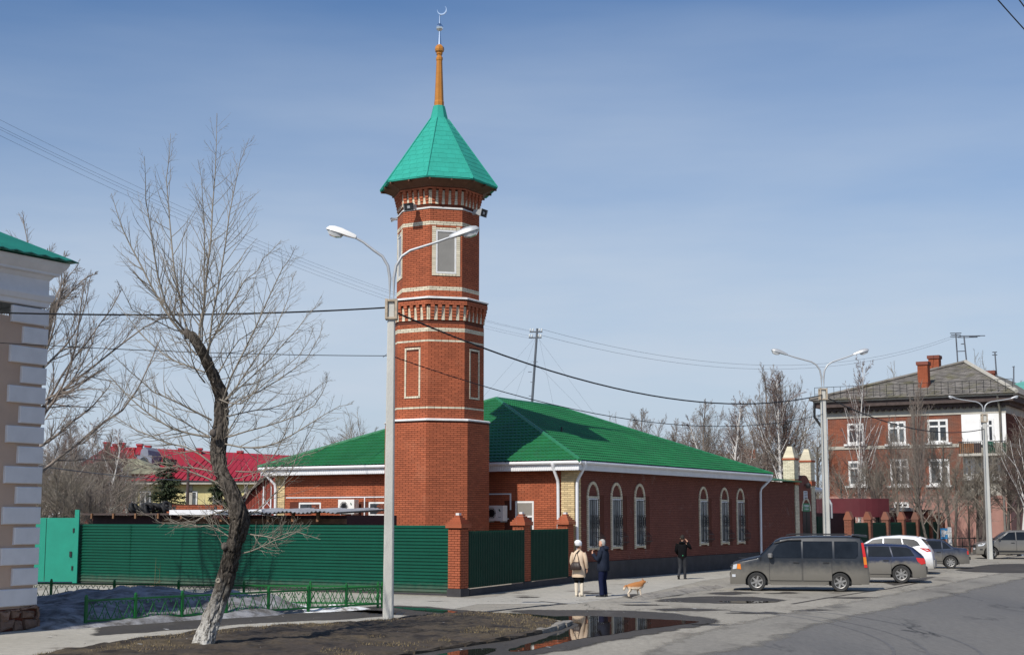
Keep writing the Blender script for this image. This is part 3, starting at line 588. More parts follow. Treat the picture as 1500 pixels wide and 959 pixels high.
MB().box(0, FLen, -.04, -.012, 2.19, 2.215).build('top_rail', M['fence_green'], ft)
pd = None
for i in range(8):
    if pd is None: pd = MB().box(-.03, .03, -.09, -.045, 0, 2.18).build('post', M['fence_green'], ft); o = pd
    else: o = pd.copy(); COL.objects.link(o)
    o.location = (.1+i*(FLen-.2)/7, 0, 0)
MB().box(0, FLen, -.1, .015, 0, .055).build('base_strip', M['plinth'], ft)
# pillars
gdir = (P3-P1).normalized(); gang = math.atan2(gdir.y, gdir.x)
Pm = P1 + (P3-P1)*.545
HP = 2.14; PW = .47
for i, (p, lb) in enumerate(((P1, 'brick gate pillar at the corner of the green ribbed fence'), (Pm, 'brick gate pillar between the two dark green gate panels'), (P3, 'brick gate pillar beside the downpipes of the house corner'))):
    t = thing('gate_pillar', lb, 'pillar', p - gdir*.24 + Vector((-gdir.y, gdir.x, 0))*.20, RZ, 'stepped brick gate pillars')
    hw = PW/2; zc = HP if i == 0 else HP+.05
    MB().box(-hw+.012, hw-.012, -hw+.012, hw-.012, 0, zc).build('core', M['mortar'], t)
    MB().box(-hw-.025, hw+.025, -hw-.025, hw+.025, 0, .24).build('plinth', M['plinth'], t)
    for nn, uu in (((-1, 0), (0, -1)), ((0, -1), (1, 0)), ((1, 0), (0, 1))):
        O = Vector((nn[0]*(hw-.012), nn[1]*(hw-.012), 0)) - Vector((uu[0], uu[1], 0))*hw
        B = Bricks().face(O, (uu[0], uu[1], 0), (nn[0], nn[1], 0), lay(PW, .26, zc-.01, bl=.229), .012, cap=140 if nn != (1, 0) else 0); B.build(t, M['brick_gate'])
    z = zc
    for k, w in enumerate((.30, .30, .25, .20, .15, .10)):       # stepped brick cap, each course its own ring
        b = MB().box(-w, w, -w, w, z, z+.062); b.build('cap_course', M['brick_gate'], t); z += .066
    MB().box(-.07, .07, -.06, .06, z, z+.07).build('finial_brick', M['white_stone'], t)
def gate(a, b, label):
    Ln = (b-a).length; t = thing('gate_panel', label, 'gate', a, gang)
    ribbed(Ln, 1.80, .15, .022, False, '').build('ribbed_panel', M['fence_dark'], t, loc=(0, 0, .24))
    MB().box(0, Ln, .006, .05, 1.99, 2.04).build('frame_rail', M['fence_dark'], t); MB().box(0, Ln, .006, .05, .3, .35).build('frame_rail', M['fence_dark'], t)
    MB().box(0, Ln, -.06, .06, 0, .20).build('base_strip', M['plinth'], t)
    return t
off = Vector((gdir.y, -gdir.x, 0))*.10
gate(P1+gdir*.12, Pm-gdir*.42, 'dark green vertically ribbed gate panel next to the fence corner pillar')
gate(Pm+gdir*.06, P3-gdir*.45, 'dark green vertically ribbed gate panel nearest the house corner')
# turquoise double gate at the left
TG = gp(110, 854.5); tg = thing('turquoise_gate', 'bright turquoise double gate leaf beside the pale grey quoined corner', 'gate', (TG.x, TG.y, 0))
MB().box(-2.4, -.1, 0, .05, .08, 2.45).build('leaf', M['gate_turq'], tg)
MB().box(-4.8, -2.42, 0, .05, .08, 2.45).build('leaf', M['gate_turq'], tg)
for x in (-1.17, -3.6): MB().box(x-.012, x+.012, -.006, 0, .1, 2.43).build('seam', M['fence_green'], tg)
MB().box(-.1, .06, -.03, .1, 0, 2.75).build('post', M['gate_turq'], tg)
for z in (.5, 1.9): MB().box(-.16, -.08, -.03, -.001, z, z+.16).build('hinge', M['iron'], tg)
MB().box(-.25, -.17, -.04, -.001, 1.0, 1.2).build('bolt', M['iron'], tg)
# ================================================================ LEFT CORNER HOUSE
LC = gp(46, 921); lh = thing('corner_house', 'pinkish brown stucco house corner with pale grey quoins and a teal roof', 'house', LC, RZ)
zq = lambda v: zat(v, LC.y)
LL = 14.0; HE = zq(470)
MB().box(-LL, 0, 0, 9, .0, HE).build('wall', M['stucco'], lh)
# rubble plinth, stone by stone
rp = random.Random(5); z = 0.0; PLH = zq(888)
pl = MB().box(-LL, .05, -.05, 9, 0, PLH-.02).build('plinth', M['mortar'], lh)
rows = [0, .24, .45, PLH]
for a, b in zip(rows[:-1], rows[1:]):
    s = -5.0
    while s < .10:
        w = rp.uniform(.2, .42); e_ = min(s+w, .12)
        pts = []
        for (x, y) in ((s+.012, a+.01), (e_-.012, a+.01), (e_-.012, b-.01), (s+.012, b-.01)): pts.append((x+rp.gauss(0, .035), y+rp.gauss(0, .03)))
        cx = sum(p[0] for p in pts)/4; cy = sum(p[1] for p in pts)/4; mb = MB(); d1, d2 = -.09-rp.random()*.03, -.13-rp.random()*.03
        ring = []
        for i in range(4):
            p, q = pts[i], pts[(i+1) % 4]; ring += [p, ((p[0]+q[0])/2+rp.gauss(0, .012), (p[1]+q[1])/2+rp.gauss(0, .012))]
        n8 = 8; vs = [(x, -.04, y) for x, y in ring] + [(x*.9+cx*.1, d1, y*.9+cy*.1) for x, y in ring] + [(cx+(x-cx)*.5, d2+rp.gauss(0, .012), cy+(y-cy)*.5) for x, y in ring]
        fs = [(k*8+i, k*8+(i+1) % 8, k*8+8+(i+1) % 8, k*8+8+i) for k in range(2) for i in range(8)] + [tuple(range(16, 24))]
        mb.add(vs, fs).build('stone', M['rubble'], lh); s = e_
MB().box(.05, .11, -.1, 3, 0, PLH-.03).build('plinth', M['rubble'], lh)
# quoins from measured heights (tops, long/short alternate)
qt = [(866-0, 888), (836, 860), (806.5, 830), (775.5, 801), (747, 771), (715, 741), (685, 711), (654, 683), (626, 651), (595, 623.5), (568, 592), (538, 566), (507, 536), (480, 503.5), (452, 477)]
hq = (zq(452)-zq(888))/15.0
for i in range(15):
    z0 = zq(888)+i*hq; ln = (.98, .64)[i % 2]; b = MB(); bv = .02
    x0, x1, y0, za, zb = -ln, .075, -.075, z0+.035, z0+hq-.035
    b.add([(x0, 0, za), (x1, 0, za), (x1, 0, zb), (x0, 0, zb), (x0, y0+bv, za), (x1, y0+bv, za), (x1, y0+bv, zb), (x0, y0+bv, zb), (x0+bv, y0, za+bv), (x1-bv, y0, za+bv), (x1-bv, y0, zb-bv), (x0+bv, y0, zb-bv)],
          [(0, 1, 5, 4), (1, 2, 6, 5), (2, 3, 7, 6), (3, 0, 4, 7), (4, 5, 9, 8), (5, 6, 10, 9), (6, 7, 11, 10), (7, 4, 8, 11), (8, 9, 10, 11)])
    b.box(.01, x1-.004, -.01, ln, za+.003, zb-.003)
    b.build('quoin', M['quoin'], lh)
def molding(prof, x0, m, name):           # profile (out,z) run along the long face and returned round the corner
    n = len(prof); vs = [(x0, -o, z) for o, z in prof] + [(o, -o, z) for o, z in prof] + [(o, 9, z) for o, z in prof]
    fs = [(i, i+1, n+i+1, n+i) for i in range(n-1)] + [(n+i, n+i+1, 2*n+i+1, 2*n+i) for i in range(n-1)]
    return MB().add(vs, fs).build(name, m, lh)
z1 = zq(452)
molding([(0, z1), (.06, z1+.02), (.07, z1+.12), (.11, z1+.15), (.15, z1+.25), (.15, z1+.30), (.05, z1+.32)], -LL, M['quoin'], 'string_course')
molding([(.05, z1+.32), (.05, z1+.64)], -LL, M['quoin'], 'frieze')
molding([(.05, z1+.64), (.07, z1+.66), (.12, z1+.73), (.21, z1+.76), (.21, z1+.81), (.25, z1+.85), (.33, z1+.95), (.36, z1+1.03), (.36, z1+1.06), (0, z1+1.07)], -LL, M['quoin'], 'cornice')
ze0 = z1+1.09; nv = 70; vs = []; fs = []
for i in range(nv+1):
    x = .50-i*.2
    for y, z in ((-.50, ze0), (-.50, ze0+.03), (4.2, ze0+1.75)):
        vs.append((x, y, z+(.018 if i % 2 else -.018)))
for i in range(nv): fs += [(3*i, 3*i+3, 3*i+4, 3*i+1), (3*i+1, 3*i+4, 3*i+5, 3*i+2)]
b = MB().add(vs, fs)
b.add([(.50, -.50, ze0), (.50, 9.7, ze0), (.50, 4.2, ze0+1.75), (-LL, 4.2, ze0+1.75), (-LL, 9.7, ze0), (-LL, -.50, ze0)], [(0, 1, 2), (1, 4, 3, 2), (0, 5, 4, 1)])
b.build('roof', M['roof_teal'], lh)
# ================================================================ MINARET
TY = 55.8; TX = at(639, 756, TY).x
mn = thing('minaret', 'red brick octagonal minaret with cream bands and a turquoise shingled roof', 'minaret', (TX, TY, 0), RZ)
C8, S8 = math.cos(pi/8), math.sin(pi/8)
zf = lambda v: zat(v, TY-1.75)          # height measured on the nearest face
def oct_(R_, z, ): return [(R_*math.cos(pi/8+k*pi/4), R_*math.sin(pi/8+k*pi/4), z) for k in range(8)]
def octprism(b, R0, z0, R1, z1, inner=None):
    b.add(oct_(R0, z0)+oct_(R1, z1), [(i, (i+1) % 8, 8+(i+1) % 8, 8+i) for i in range(8)] + [tuple(range(8))[::-1], tuple(range(8, 16))]); return b
def face(k, R_):                        # face k has its normal at 45*k degrees (local)
    a = k*pi/4; n = Vector((math.cos(a), math.sin(a), 0)); u = Vector((-n.y, n.x, 0)); h = R_*S8; return n*(R_*C8) - u*h, u, n, 2*h
Z1 = zf(616); Z2c0, Z2c1 = zf(472), zf(437); Z2 = Z2c1; Z3c0, Z3c1 = zf(300), zf(271); ZE = zf(262)
RL = (2.06, 1.845, 1.65)
PITCHB = BH+BJ
def snap(z): return round(z/PITCHB)*PITCHB
core = MB(); octprism(core, RL[0]-.012, 0, RL[0]-.012, Z1); octprism(core, RL[1]-.012, Z1, RL[1]-.012, Z2c1); octprism(core, RL[2]-.012, Z2c1, RL[2]-.012, Z3c1+.15)
core.build('core', M['mortar'], mn)
red, cr = Bricks(), Bricks()
bands2 = [(zf(599), 1), (zf(499), 1), (zf(484), 2)]; bands3 = [(zf(424), 2), (zf(329), 2)]
wz0, wz1 = zf(399), zf(335); pz0, pz1 = zf(582), zf(508)
def shaft(R_, z0, z1, bands, k, skip, capr=0):
    O, u, n, w = face(k, R_-.008)
    zz = z0; 
    bl = sorted((snap(b), c) for b, c in bands); cur = z0
    for b, c in bl:
        red.face(O, u, n, lay(w, cur, b-BJ+.001, skip), .009, cap=capr); capr = 0
        cr.face(O, u, n, lay(w, b, b+c*PITCHB, skip), .014, cap=12 if k in (4, 5, 6) else 0)
        cur = b+c*PITCHB
    red.face(O, u, n, lay(w, cur, z1, skip), .009, cap=capr)
for k in range(8):
    shaft(RL[0], 0, Z1-.02, [], k, (), 0)
    O, u, n, w = face(k, RL[1]); hw = .36 if k % 2 == 0 else 0
    sk = ((w/2-hw, w/2+hw, pz0, pz1),) if k % 2 == 0 else ()
    shaft(RL[1], snap(Z1+.05), Z2c0+.02, bands2, k, sk)
    O, u, n, w = face(k, RL[2]); wo, wi = .56, .40
    sk = ((w/2-wo, w/2+wo, wz0-.09, wz1+.09),) if k % 2 == 1 else ()
    shaft(RL[2], snap(Z2c1), Z3c0, bands3, k, sk)
# the whole bricks that show largest become single brick parts: nearest face, its left and right neighbour
pick = [q for q in red.rest if q[3][4] and q[3][2] > 2.2 and (Vector(q[2])-Vector((math.cos(5*pi/4), math.sin(5*pi/4), 0))).length < .1][:300]
ids = {id(q) for q in pick}; red.rest = [q for q in red.rest if id(q) not in ids]; red.parts = pick
red.build(mn, M['brick'])
# cream frames of the blind panels (single cream bricks) and window surrounds
fr = Bricks()
for k in range(8):
    if k % 2 == 0:
        O, u, n, w = face(k, RL[1]-.012); c = w/2; hw = .36
        red2 = lay(2*hw-.16, pz0+.085, pz1-.085, u0=c-hw+.08); red_p = Bricks().face(O, u, n, red2, .006); red_p.build(mn, M['brick'])
        rects = []
        z = pz0
        while z < pz1-.05: rects += [(c-hw, c-hw+.07, z, z+.065, False), (c+hw-.07, c+hw, z, z+.065, False)]; z += PITCHB
        x = c-hw+.08
        while x < c+hw-.1: rects += [(x, x+.115, pz0, pz0+.065, False), (x, x+.115, pz1-.07, pz1-.005, False)]; x += .125
        fr.face(O, u, n, rects, .03)
    else:
        O, u, n, w = face(k, RL[2]-.012); c = w/2; rects = []; z = wz0-.08
        while z < wz1+.08: rects += [(c-.55, c-.405, z, z+.065, False), (c+.405, c+.55, z, z+.065, False)]; z += PITCHB
        x = c-.40
        while x < c+.36: rects += [(x, x+.12, wz0-.08, wz0-.012, False), (x, x+.12, wz1+.015, wz1+.085, False)]; x += .132
        fr.face(O, u, n, rects, .03)
        mt = Matrix(((u.x, n.x, 0, O.x+u.x*c), (u.y, n.y, 0, O.y+u.y*c), (0, 0, 1, 0), (0, 0, 0, 1)))
        b = MB()
        for (x0, x1, za, zb) in ((-.40, -.335, wz0, wz1), (.335, .40, wz0, wz1), (-.335, .335, wz0, wz0+.07), (-.335, .335, wz1-.07, wz1)): b.box(x0, x1, -.01, .028, za, zb)
        wd = b.build('window', M['white_wood'], mn); wd.matrix_local = mt
        MB().box(-.335, .335, -.005, .006, wz0+.07, wz1-.07).build('pane', M['glass_blind'], wd)
# recess the window openings: a dark reveal ring is the core itself, so cut by boolean-free inner box
cr.rest += fr.rest; cr.build(mn, M['cream'], 'cream_brickwork', 'cream_brick')
# corbel tables
def corbels(Rb, Rt, z0, z1, ztop, n):
    bodies = None
    for k in range(8):
        O, u, nn, w = face(k, Rb); ov = (Rt-Rb)*C8
        for i in range(n):
            x = (i+.5)*w/n*1.0; cw = .072
            steps = 5; b = MB()
            for s in range(steps):
                za = (z1-z0)*s/steps; zb = (z1-z0)*(s+1)/steps - .012; d = ov*(s+1)/steps
                b.box(-cw, cw, -.02, d, za, zb); b.box(-cw+.01, cw-.01, -.02, d-.01, zb, zb+.012)
            key = (Rb, 'c')
            if bodies is None: o = b.build('corbel', M['brick'], mn); bodies = o.data
            else: o = link('corbel', bodies, mn)
            p = O+u*x; o.matrix_local = Matrix(((u.x, nn.x, 0, p.x), (u.y, nn.y, 0, p.y), (0, 0, 1, z0), (0, 0, 0, 1)))
    cb = Bricks()
    for k in range(8):
        O, u, nn, w = face(k, Rb); rects = []
        for i in range(n+1):
            x = i*w/n; z = z0
            while z < z1-.04: rects.append((max(.0, x-.06), min(w, x+.06), z, z+.065, False)); z += PITCHB
        cb.face(O, u, nn, rects, .03)
    cb.build(mn, M['cream'], 'cream_brickwork')
    top = Bricks()
    oc = MB(); octprism(oc, Rt-.012, z1, Rt-.012, ztop); oc.build('corbel_course', M['mortar'], mn)
    for k in range(8):
        O, u, nn, w = face(k, Rt-.012); top.face(O, u, nn, lay(w, z1+.004, ztop), .012)
    top.build(mn, M['brick'])
corbels(RL[1], 1.99, zf(468), zf(446), Z2c1-.02, 5)
corbels(RL[2], 1.80, zf(297), zf(276), Z3c1-.02, 5)
for R_, z in ((RL[0]+.05, Z1), (2.03, Z2c1-.015), (1.855, Z3c1-.015), (RL[2]+.035, zf(304))):
    b = MB(); octprism(b, R_, z, R_, z+.045); octprism(b, R_, z+.045, R_-.06, z+.08); b.build('drip_ledge', M['white_stone'], mn)
b = MB(); octprism(b, RL[1]-.02, snap(Z1+.05)-.05, RL[1]-.02, snap(Z1+.05)); b.build('corbel_course', M['mortar'], mn)
# roof: eaves, soffit, shingled faces, flared neck
RE = 2.37; ZR0 = ZE; RN, ZN = .37, zat(176, TY); RT, ZT = .235, zat(156, TY)
b = MB(); octprism(b, 1.77, ZR0-.30, RE-.05, ZR0-.02); b.build('soffit', M['soffit'], mn)
b = MB(); octprism(b, RE, ZR0-.05, RE, ZR0+.0); octprism(b, RE, ZR0, RN, ZN); octprism(b, RN, ZN, RT, ZT); b.build('roof_deck', M['turq'], mn)
for k in range(8):                      # rafter ends under the eave
    for i in (.0, .5):
        O, u, n, w = face(k, RE-.14); p = O+u*(w*i+.06); mt = Matrix(((u.x, n.x, 0, p.x), (u.y, n.y, 0, p.y), (0, 0, 1, ZR0-.13), (0, 0, 0, 1)))
        o = MB().box(-.03, .03, -.3, .12, 0, .07).build('rafter_end', M['soffit'], mn); o.matrix_local = mt
shp = []; rows = 13
for k in range(8):
    a = k*pi/4; n = Vector((math.cos(a), math.sin(a), 0)); u = Vector((-n.y, n.x, 0)); P0 = n*(RE*C8)+Vector((0, 0, ZR0)); P1_ = n*(RN*C8)+Vector((0, 0, ZN)); sl_ = P1_-P0; Lr = sl_.length; sd = sl_.normalized(); nn = u.cross(sd).normalized()
    if nn.dot(n) < 0: nn = -nn
    for r in range(rows):
        t0 = r/rows; t1 = (r+1.12)/rows; h0 = (RE+(RN-RE)*t0)*S8; h1 = (RE+(RN-RE)*min(1, t1))*S8; x = -h0 - (.17 if r % 2 else 0); sw = .335
        while x < h0:
            a0, a1 = max(x, -h0), min(x+sw-.007, h0)
            if a1-a0 > .04:
                b0, b1 = max(-h1, min(h1, a0)), max(-h1, min(h1, a1)); drop = .012*((r*7+int((x+9)*31)) % 3)
                pts = [P0+sd*(Lr*t0-drop)+u*a0+nn*.011, P0+sd*(Lr*t0-drop)+u*a1+nn*.011, P0+sd*(Lr*t1)+u*b1+nn*.003, P0+sd*(Lr*t1)+u*b0+nn*.003]
                shp.append((k, pts, [p-nn*.02 for p in pts]))
            x += sw
one = 0; rest = MB()
for k, p, q in sorted(shp, key=lambda s: 0 if s[0] in (4, 5, 6) else 1):
    fs = [(0, 1, 2, 3), (0, 4, 5, 1), (1, 5, 6, 2), (2, 6, 7, 3), (3, 7, 4, 0)]
    if one < 300 and k in (4, 5, 6): MB().add(p+q, fs).build('shingle', M['turq'], mn); one += 1
    else: rest.add(p+q, fs)
rest.build('shingle_cover', M['turq'], mn, kind='stuff')
for k in range(8):                      # hip caps
    a = pi/8+k*pi/4; d = Vector((math.cos(a), math.sin(a), 0)); MB().tube([d*(RE+.01)+Vector((0, 0, ZR0+.02)), d*(RN+.02)+Vector((0, 0, ZN+.02))], .02, 6).build('hip_cap', M['turq'], mn)
zc = lambda v: zat(v, TY)
mm = TY/F
b = MB(); b.lathe([(.20, zc(158)), (.20, zc(150)), (.185, zc(148)), (.12, zc(90)), (.14, zc(88)), (.14, zc(85)), (.10, zc(83)), (.10, zc(81)), (.13, zc(80)), (.13, zc(78.5)), (.08, zc(77))], 8, ph=pi/8); b.build('spire', M['copper'], mn)
def facet_ball(z, r, m, name):
    MB().lathe([(r*.38, z-r), (r*.92, z-r*.45), (r, z), (r*.92, z+r*.45), (r*.38, z+r)], 7).build(name, m, mn)
facet_ball(zc(72.5), .195, M['copper'], 'gilt_ball')
MB().lathe([(.085, zc(67)), (.035, zc(46))], 8).build('steel_cone', M['silver'], mn)
facet_ball(zc(40.5), .15, M['silver'], 'steel_ball')
MB().lathe([(.045, zc(36)), (.02, zc(23))], 8).build('steel_tip', M['silver'], mn)
b = MB(); ro, n = .20, 26; zc0 = zc(15.5); xr = Matrix.Rotation(-RZ, 4, 'Z') @ Matrix.Rotation(-.25, 4, 'Z')
outer = []; inner = []
for i in range(n+1):
    a = math.radians(-205 + 250*i/n)+.15; w = .052*math.sin(pi*i/n)+.002
    outer.append((.10+math.cos(a)*ro, math.sin(a)*ro)); inner.append((.10+math.cos(a)*(ro-w)-.0, math.sin(a)*(ro-w)))
poly = outer+inner[::-1]
vs = [xr @ Vector((x, s, zc0+z)) for s in (-.018, .018) for x, z in poly]; m_ = len(poly)
fs = []
for i in range(n):
    fs += [(i, i+1, m_-2-i, m_-1-i), (m_+i, 2*m_-1-i, 2*m_-2-i, m_+i+1), (i, m_+i, m_+i+1, i+1), (m_-1-i, m_-2-i, 2*m_-2-i, 2*m_-1-i)]
b.add(vs, fs).build('crescent', M['silver'], mn)
MB().tube([xr @ Vector((0.03, 0, zc(23))), xr @ Vector((.09, 0, zc0-ro+.02))], .016, 6).build('crescent_stem', M['silver'], mn)
def speaker(u, v, k, label, sc=1.0):
    a = RZ+k*pi/4; nrm = Vector((math.cos(a), math.sin(a), 0)); zz = zf(v); p = Vector((TX, TY, zz)) + nrm*(1.70) + Vector((-nrm.y, nrm.x, 0))*u
    t = thing('loudspeaker', label, 'loudspeaker', p, a-pi/2, 'loudspeakers on the minaret')
    t.scale = (sc, sc, sc); rx = Matrix.Rotation(-.25, 4, 'X'); b = MB()
    for (w0, h0, y0, w1, h1, y1) in ((.08, .07, .02, .10, .08, .2), (.10, .08, .2, .23, .15, .48)):
        vs = [rx @ Vector(p_) for p_ in ((-w0, y0, -h0), (w0, y0, -h0), (w0, y0, h0), (-w0, y0, h0), (-w1, y1, -h1), (w1, y1, -h1), (w1, y1, h1), (-w1, y1, h1))]
        b.add(vs, [(0, 1, 2, 3), (0, 4, 5, 1), (1, 5, 6, 2), (2, 6, 7, 3), (3, 7, 4, 0)])
    b.build('horn', M['lamp_grey'], t)
    b = MB(); b.box(-.20, .20, .44, .45, -.125, .125, rx); b.build('horn_mouth', M['iron'], t)
    b = MB(); b.box(-.06, .06, .40, .47, -.05, .05, rx); b.build('horn_core', M['lamp_grey'], t)
    MB().box(-.03, .03, -.05, .1, -.13, -.06).build('bracket', M['lamp_grey'], t)
speaker(.05, 300, 4, 'grey horn loudspeaker on the lit left face of the minaret')
speaker(-.05, 303, 6, 'grey horn loudspeaker on the shaded right face of the minaret')
speaker(.25, 312, 3, 'small grey horn loudspeaker peeping past the left edge of the minaret', .5)
# ================================================================ PRAYER HOUSE (frame: x along the street front, y along the yard front)
MC = gp(841, 852)
LX, LY = 20.0, 14.8; EV = zat(688, MC.y)      # wall top
mo = thing('prayer_house', 'long single storey red brick house with green tiled hipped roof', 'house', MC, RZ)
def sx_of(u, Y0=None):
    a = (u-750)/F/1.004; return (a*MC.y-MC.x)/(E1.x-a*E1.y)
def ty_of(u):
    a = (u-750)/F/1.004; return (a*MC.y-MC.x)/(E2.x-a*E2.y)
ins = .012
MB().box(ins, LX, ins, LY-ins, 0, EV).build('wall', M['mortar'], mo)
MB().box(-.06, LX, -.06, LY+.06, 0, .72).build('plinth', M['plinth'], mo)
UX, UY = Vector((1, 0, 0)), Vector((0, 1, 0))
front = Bricks()           # street front, plane y=0, normal -y
wins = [(858, 877), (892, 911.5), (926, 945.5), (1021, 1036.5), (1052, 1067), (1076.5, 1089)]
WZ0, WZ1, WZA = 1.28, 3.22, 3.86
skips = []; wpos = []
for a, b_ in wins:
    s0, s1 = sx_of(a), sx_of(b_); c = (s0+s1)/2; w = .80; wpos.append(c); skips.append((c-w/2-.11, c+w/2+.11, WZ0-.13, WZ1+.1))
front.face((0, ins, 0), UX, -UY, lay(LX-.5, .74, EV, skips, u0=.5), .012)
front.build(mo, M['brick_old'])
yard = Bricks(); DT = ty_of(768.5); dsk = (DT-.42, DT+.42, .72, 3.1)
yw = [(ty_of(455), .60, zat(751, 60.5), zat(735, 60.5)), (ty_of(554), .46, zat(755, 58.5), zat(734, 58.5))]
ysk = [dsk] + [(c-w, c+w, a, b_) for c, w, a, b_ in yw]
yard.face((ins, 0, 0), UY, -UX, lay(LY-1.0, .74, EV, ysk, u0=.5), .012)
yard.build(mo, M['brick'])
q = Bricks()
q.face((-.03, -.03, 0), UY, -UX, lay(.56, .74, EV-.02, bl=.26), .014, cap=110); q.face((-.03, -.03, 0), UX, -UY, lay(.56, .74, EV-.02, bl=.26), .014, cap=110)
q.face((-.03, LY+.03-.56, 0), UY, -UX, lay(.56, .74, EV-.02, bl=.26), .014, cap=60)
q.build(mo, M['yellow_brick'], 'quoin_brickwork', 'quoin_brick')
b = MB(); b.box(-.03, .53, -.03, .53, .73, EV-.01); b.build('quoin_core', M['mortar_lt'], mo); MB().box(-.03, .53, LY-.53, LY+.03, .73, EV-.01).build('quoin_core', M['mortar_lt'], mo)
def frame(b, x0, x1, z0, z1, y0, y1, t, mull=()):
    b.box(x0, x0+t, y0, y1, z0, z1); b.box(x1-t, x1, y0, y1, z0, z1); b.box(x0+t, x1-t, y0, y1, z0, z0+t); b.box(x0+t, x1-t, y0, y1, z1-t, z1)
    for k, v in mull:
        if k == 'v': b.box(v-t*.45, v+t*.45, y0+.003, y1-.003, z0+t, z1-t)
        else: b.box(x0+t, x1-t, y0+.003, y1-.003, v-t*.45, v+t*.45)
    return b
wfirst = None
def arch_window():
    w = .40; b = MB(); frame(b, -w, w, WZ0, WZ1, -.02, .02, .06, (('v', .12),))
    fr_ = b.build('window', M['white_wood'], mo)
    MB().box(-w+.06, w-.06, .0, .006, WZ0+.06, WZ1-.06).build('pane', M['glass_pale'], fr_)
    g_ = MB()
    for x in (-.30, -.12, .06, .24): g_.box(x-.009, x+.009, -.14, -.122, WZ0+.02, WZ1-.05)
    for z in (WZ0+.1, WZ0+.75, WZ0+1.25, WZ1-.08): g_.box(-w, w, -.145, -.12, z, z+.022)
    for x in (-.2, 0, .2):
        for s in (-1, 1): g_.tube([(x+s*.09*math.sin(t), -.135, WZ0+1.0+.24*math.cos(t)) for t in np.linspace(0, pi, 9)], .013, 5)
        g_.tube([(x+.07*math.cos(t), -.135, WZ0+1.0+.07*math.sin(t)) for t in np.linspace(0, 2*pi, 10)], .012, 5)
    for x in np.linspace(-.38, .38, 6): g_.tube([(x, -.13, WZ0+.62), (x, -.34, WZ0+.40), (x, -.38, WZ0+.18), (x, -.2, WZ0+.03)], .010, 5)     # belly of the grille
    for z, y in ((WZ0+.40, -.34), (WZ0+.18, -.38)): g_.box(-.4, .4, y-.01, y+.01, z, z+.02)
    g_.build('grille', M['iron'], fr_)
    cb = MB(); ww = w+.115
    z = WZ0-.12
    while z < WZ1: cb.box(-ww, -w-.005, -.035, .02, z, z+.062); cb.box(w+.005, ww, -.035, .02, z, z+.062); z += .078
    rm = (w+ww)/2; na = 17; za = WZ1+.02; hgt = WZA-WZ1
    for i in range(na):
        a0, a1 = pi*i/na+.02, pi*(i+1)/na-.02
        pts = [((w+.005)*math.cos(a0), za+(hgt-.11)*math.sin(a0)), (ww*math.cos(a0), za+hgt*math.sin(a0)), (ww*math.cos(a1), za+hgt*math.sin(a1)), ((w+.005)*math.cos(a1), za+(hgt-.11)*math.sin(a1))]
        cb.prism(pts, lambda x, z: (x, -.035, z), lambda x, z: (x, .02, z))
    x = -w
    while x < w-.04: cb.box(x, x+.085, -.035, .02, WZ1+.012, WZ1+.075); cb.box(x, x+.085, -.06, .02, WZ0-.07, WZ0-.008); x += .0995
    cb.build('brick_surround', M['cream'], fr_)
    MB().box(-w, w, .05, .06, WZ0-.1, WZ1+.05).build('reveal', M['mortar'], fr_)
    return fr_
w0 = arch_window()
for i, c in enumerate(wpos):
    o = w0 if i == 0 else copy_tree(w0, mo); o.location = (c, -.012, 0)
# yard windows, door, conduit
for c, w, a, b_ in yw:
    t_ = frame(MB(), -w, w, a, b_, -.02, .03, .07).build('window', M['white_wood'], mo); t_.matrix_local = Matrix(((0, 1, 0, .012), (1, 0, 0, c), (0, 0, 1, 0), (0, 0, 0, 1)))
    MB().box(-w+.07, w-.07, -.012, -.004, a+.07, b_-.07).build('pane', M['glass'], t_)
d_ = frame(MB(), -.42, .42, .72, 3.1, -.03, .03, .075, (('h', 2.5),)).build('door', M['white_wood'], mo); d_.matrix_local = Matrix(((0, 1, 0, .010), (1, 0, 0, DT), (0, 0, 1, 0), (0, 0, 0, 1)))
MB().box(-.345, .345, -.02, -.010, 2.53, 3.03).build('pane', M['glass_blind'], d_); MB().box(-.345, .345, -.02, -.010, .78, 2.47).build('door_leaf', M['glass'], d_)
cz = zat(728, 60); b = MB(); b.box(-.035, .0, 6.2, LY-.6, cz, cz+.045); b.box(-.035, 0, ty_of(536), ty_of(536)+.05, cz-.9, cz); tz = zat(724, 57.5); b.box(-.035, 0, ty_of(749), 4.6, tz, tz+.05); b.box(-.035, 0, ty_of(749), ty_of(749)+.05, tz-.6, tz)
b.build('conduit', M['white'], mo)
# eaves: fascia, soffit, gutter, downpipes
OV = .48; FZ0, FZ1 = EV-.02, EV+.36
def ringbox(b, o0, o1, z0, z1):           # rectangular ring between offsets o0<o1 outside the walls
    x0, x1, y0, y1 = 0, LX, 0, LY
    b.box(x0-o1, x1+o1, y0-o1, y0-o0, z0, z1); b.box(x0-o1, x1+o1, y1+o0, y1+o1, z0, z1); b.box(x0-o1, x0-o0, y0-o0, y1+o0, z0, z1); b.box(x1+o0, x1+o1, y0-o0, y1+o0, z0, z1); return b
ringbox(MB(), OV-.03, OV, FZ0, FZ1-.1).build('fascia', M['white'], mo)
b = MB()
for i in range(int((LX+2*OV)/.1)): b.box(-OV+i*.1, -OV+i*.1+.05, -OV-.012, -OV-.001, FZ0+.02, FZ1-.11)
for i in range(int((LY+2*OV)/.1)): b.box(-OV-.012, -OV-.001, -OV+i*.1, -OV+i*.1+.05, FZ0+.02, FZ1-.11)
b.build('fascia_ribs', M['white'], mo, kind='stuff')
ringbox(MB(), -.01, OV-.03, FZ0+.005, FZ0+.03).build('soffit', M['soffit'], mo)
b = MB()
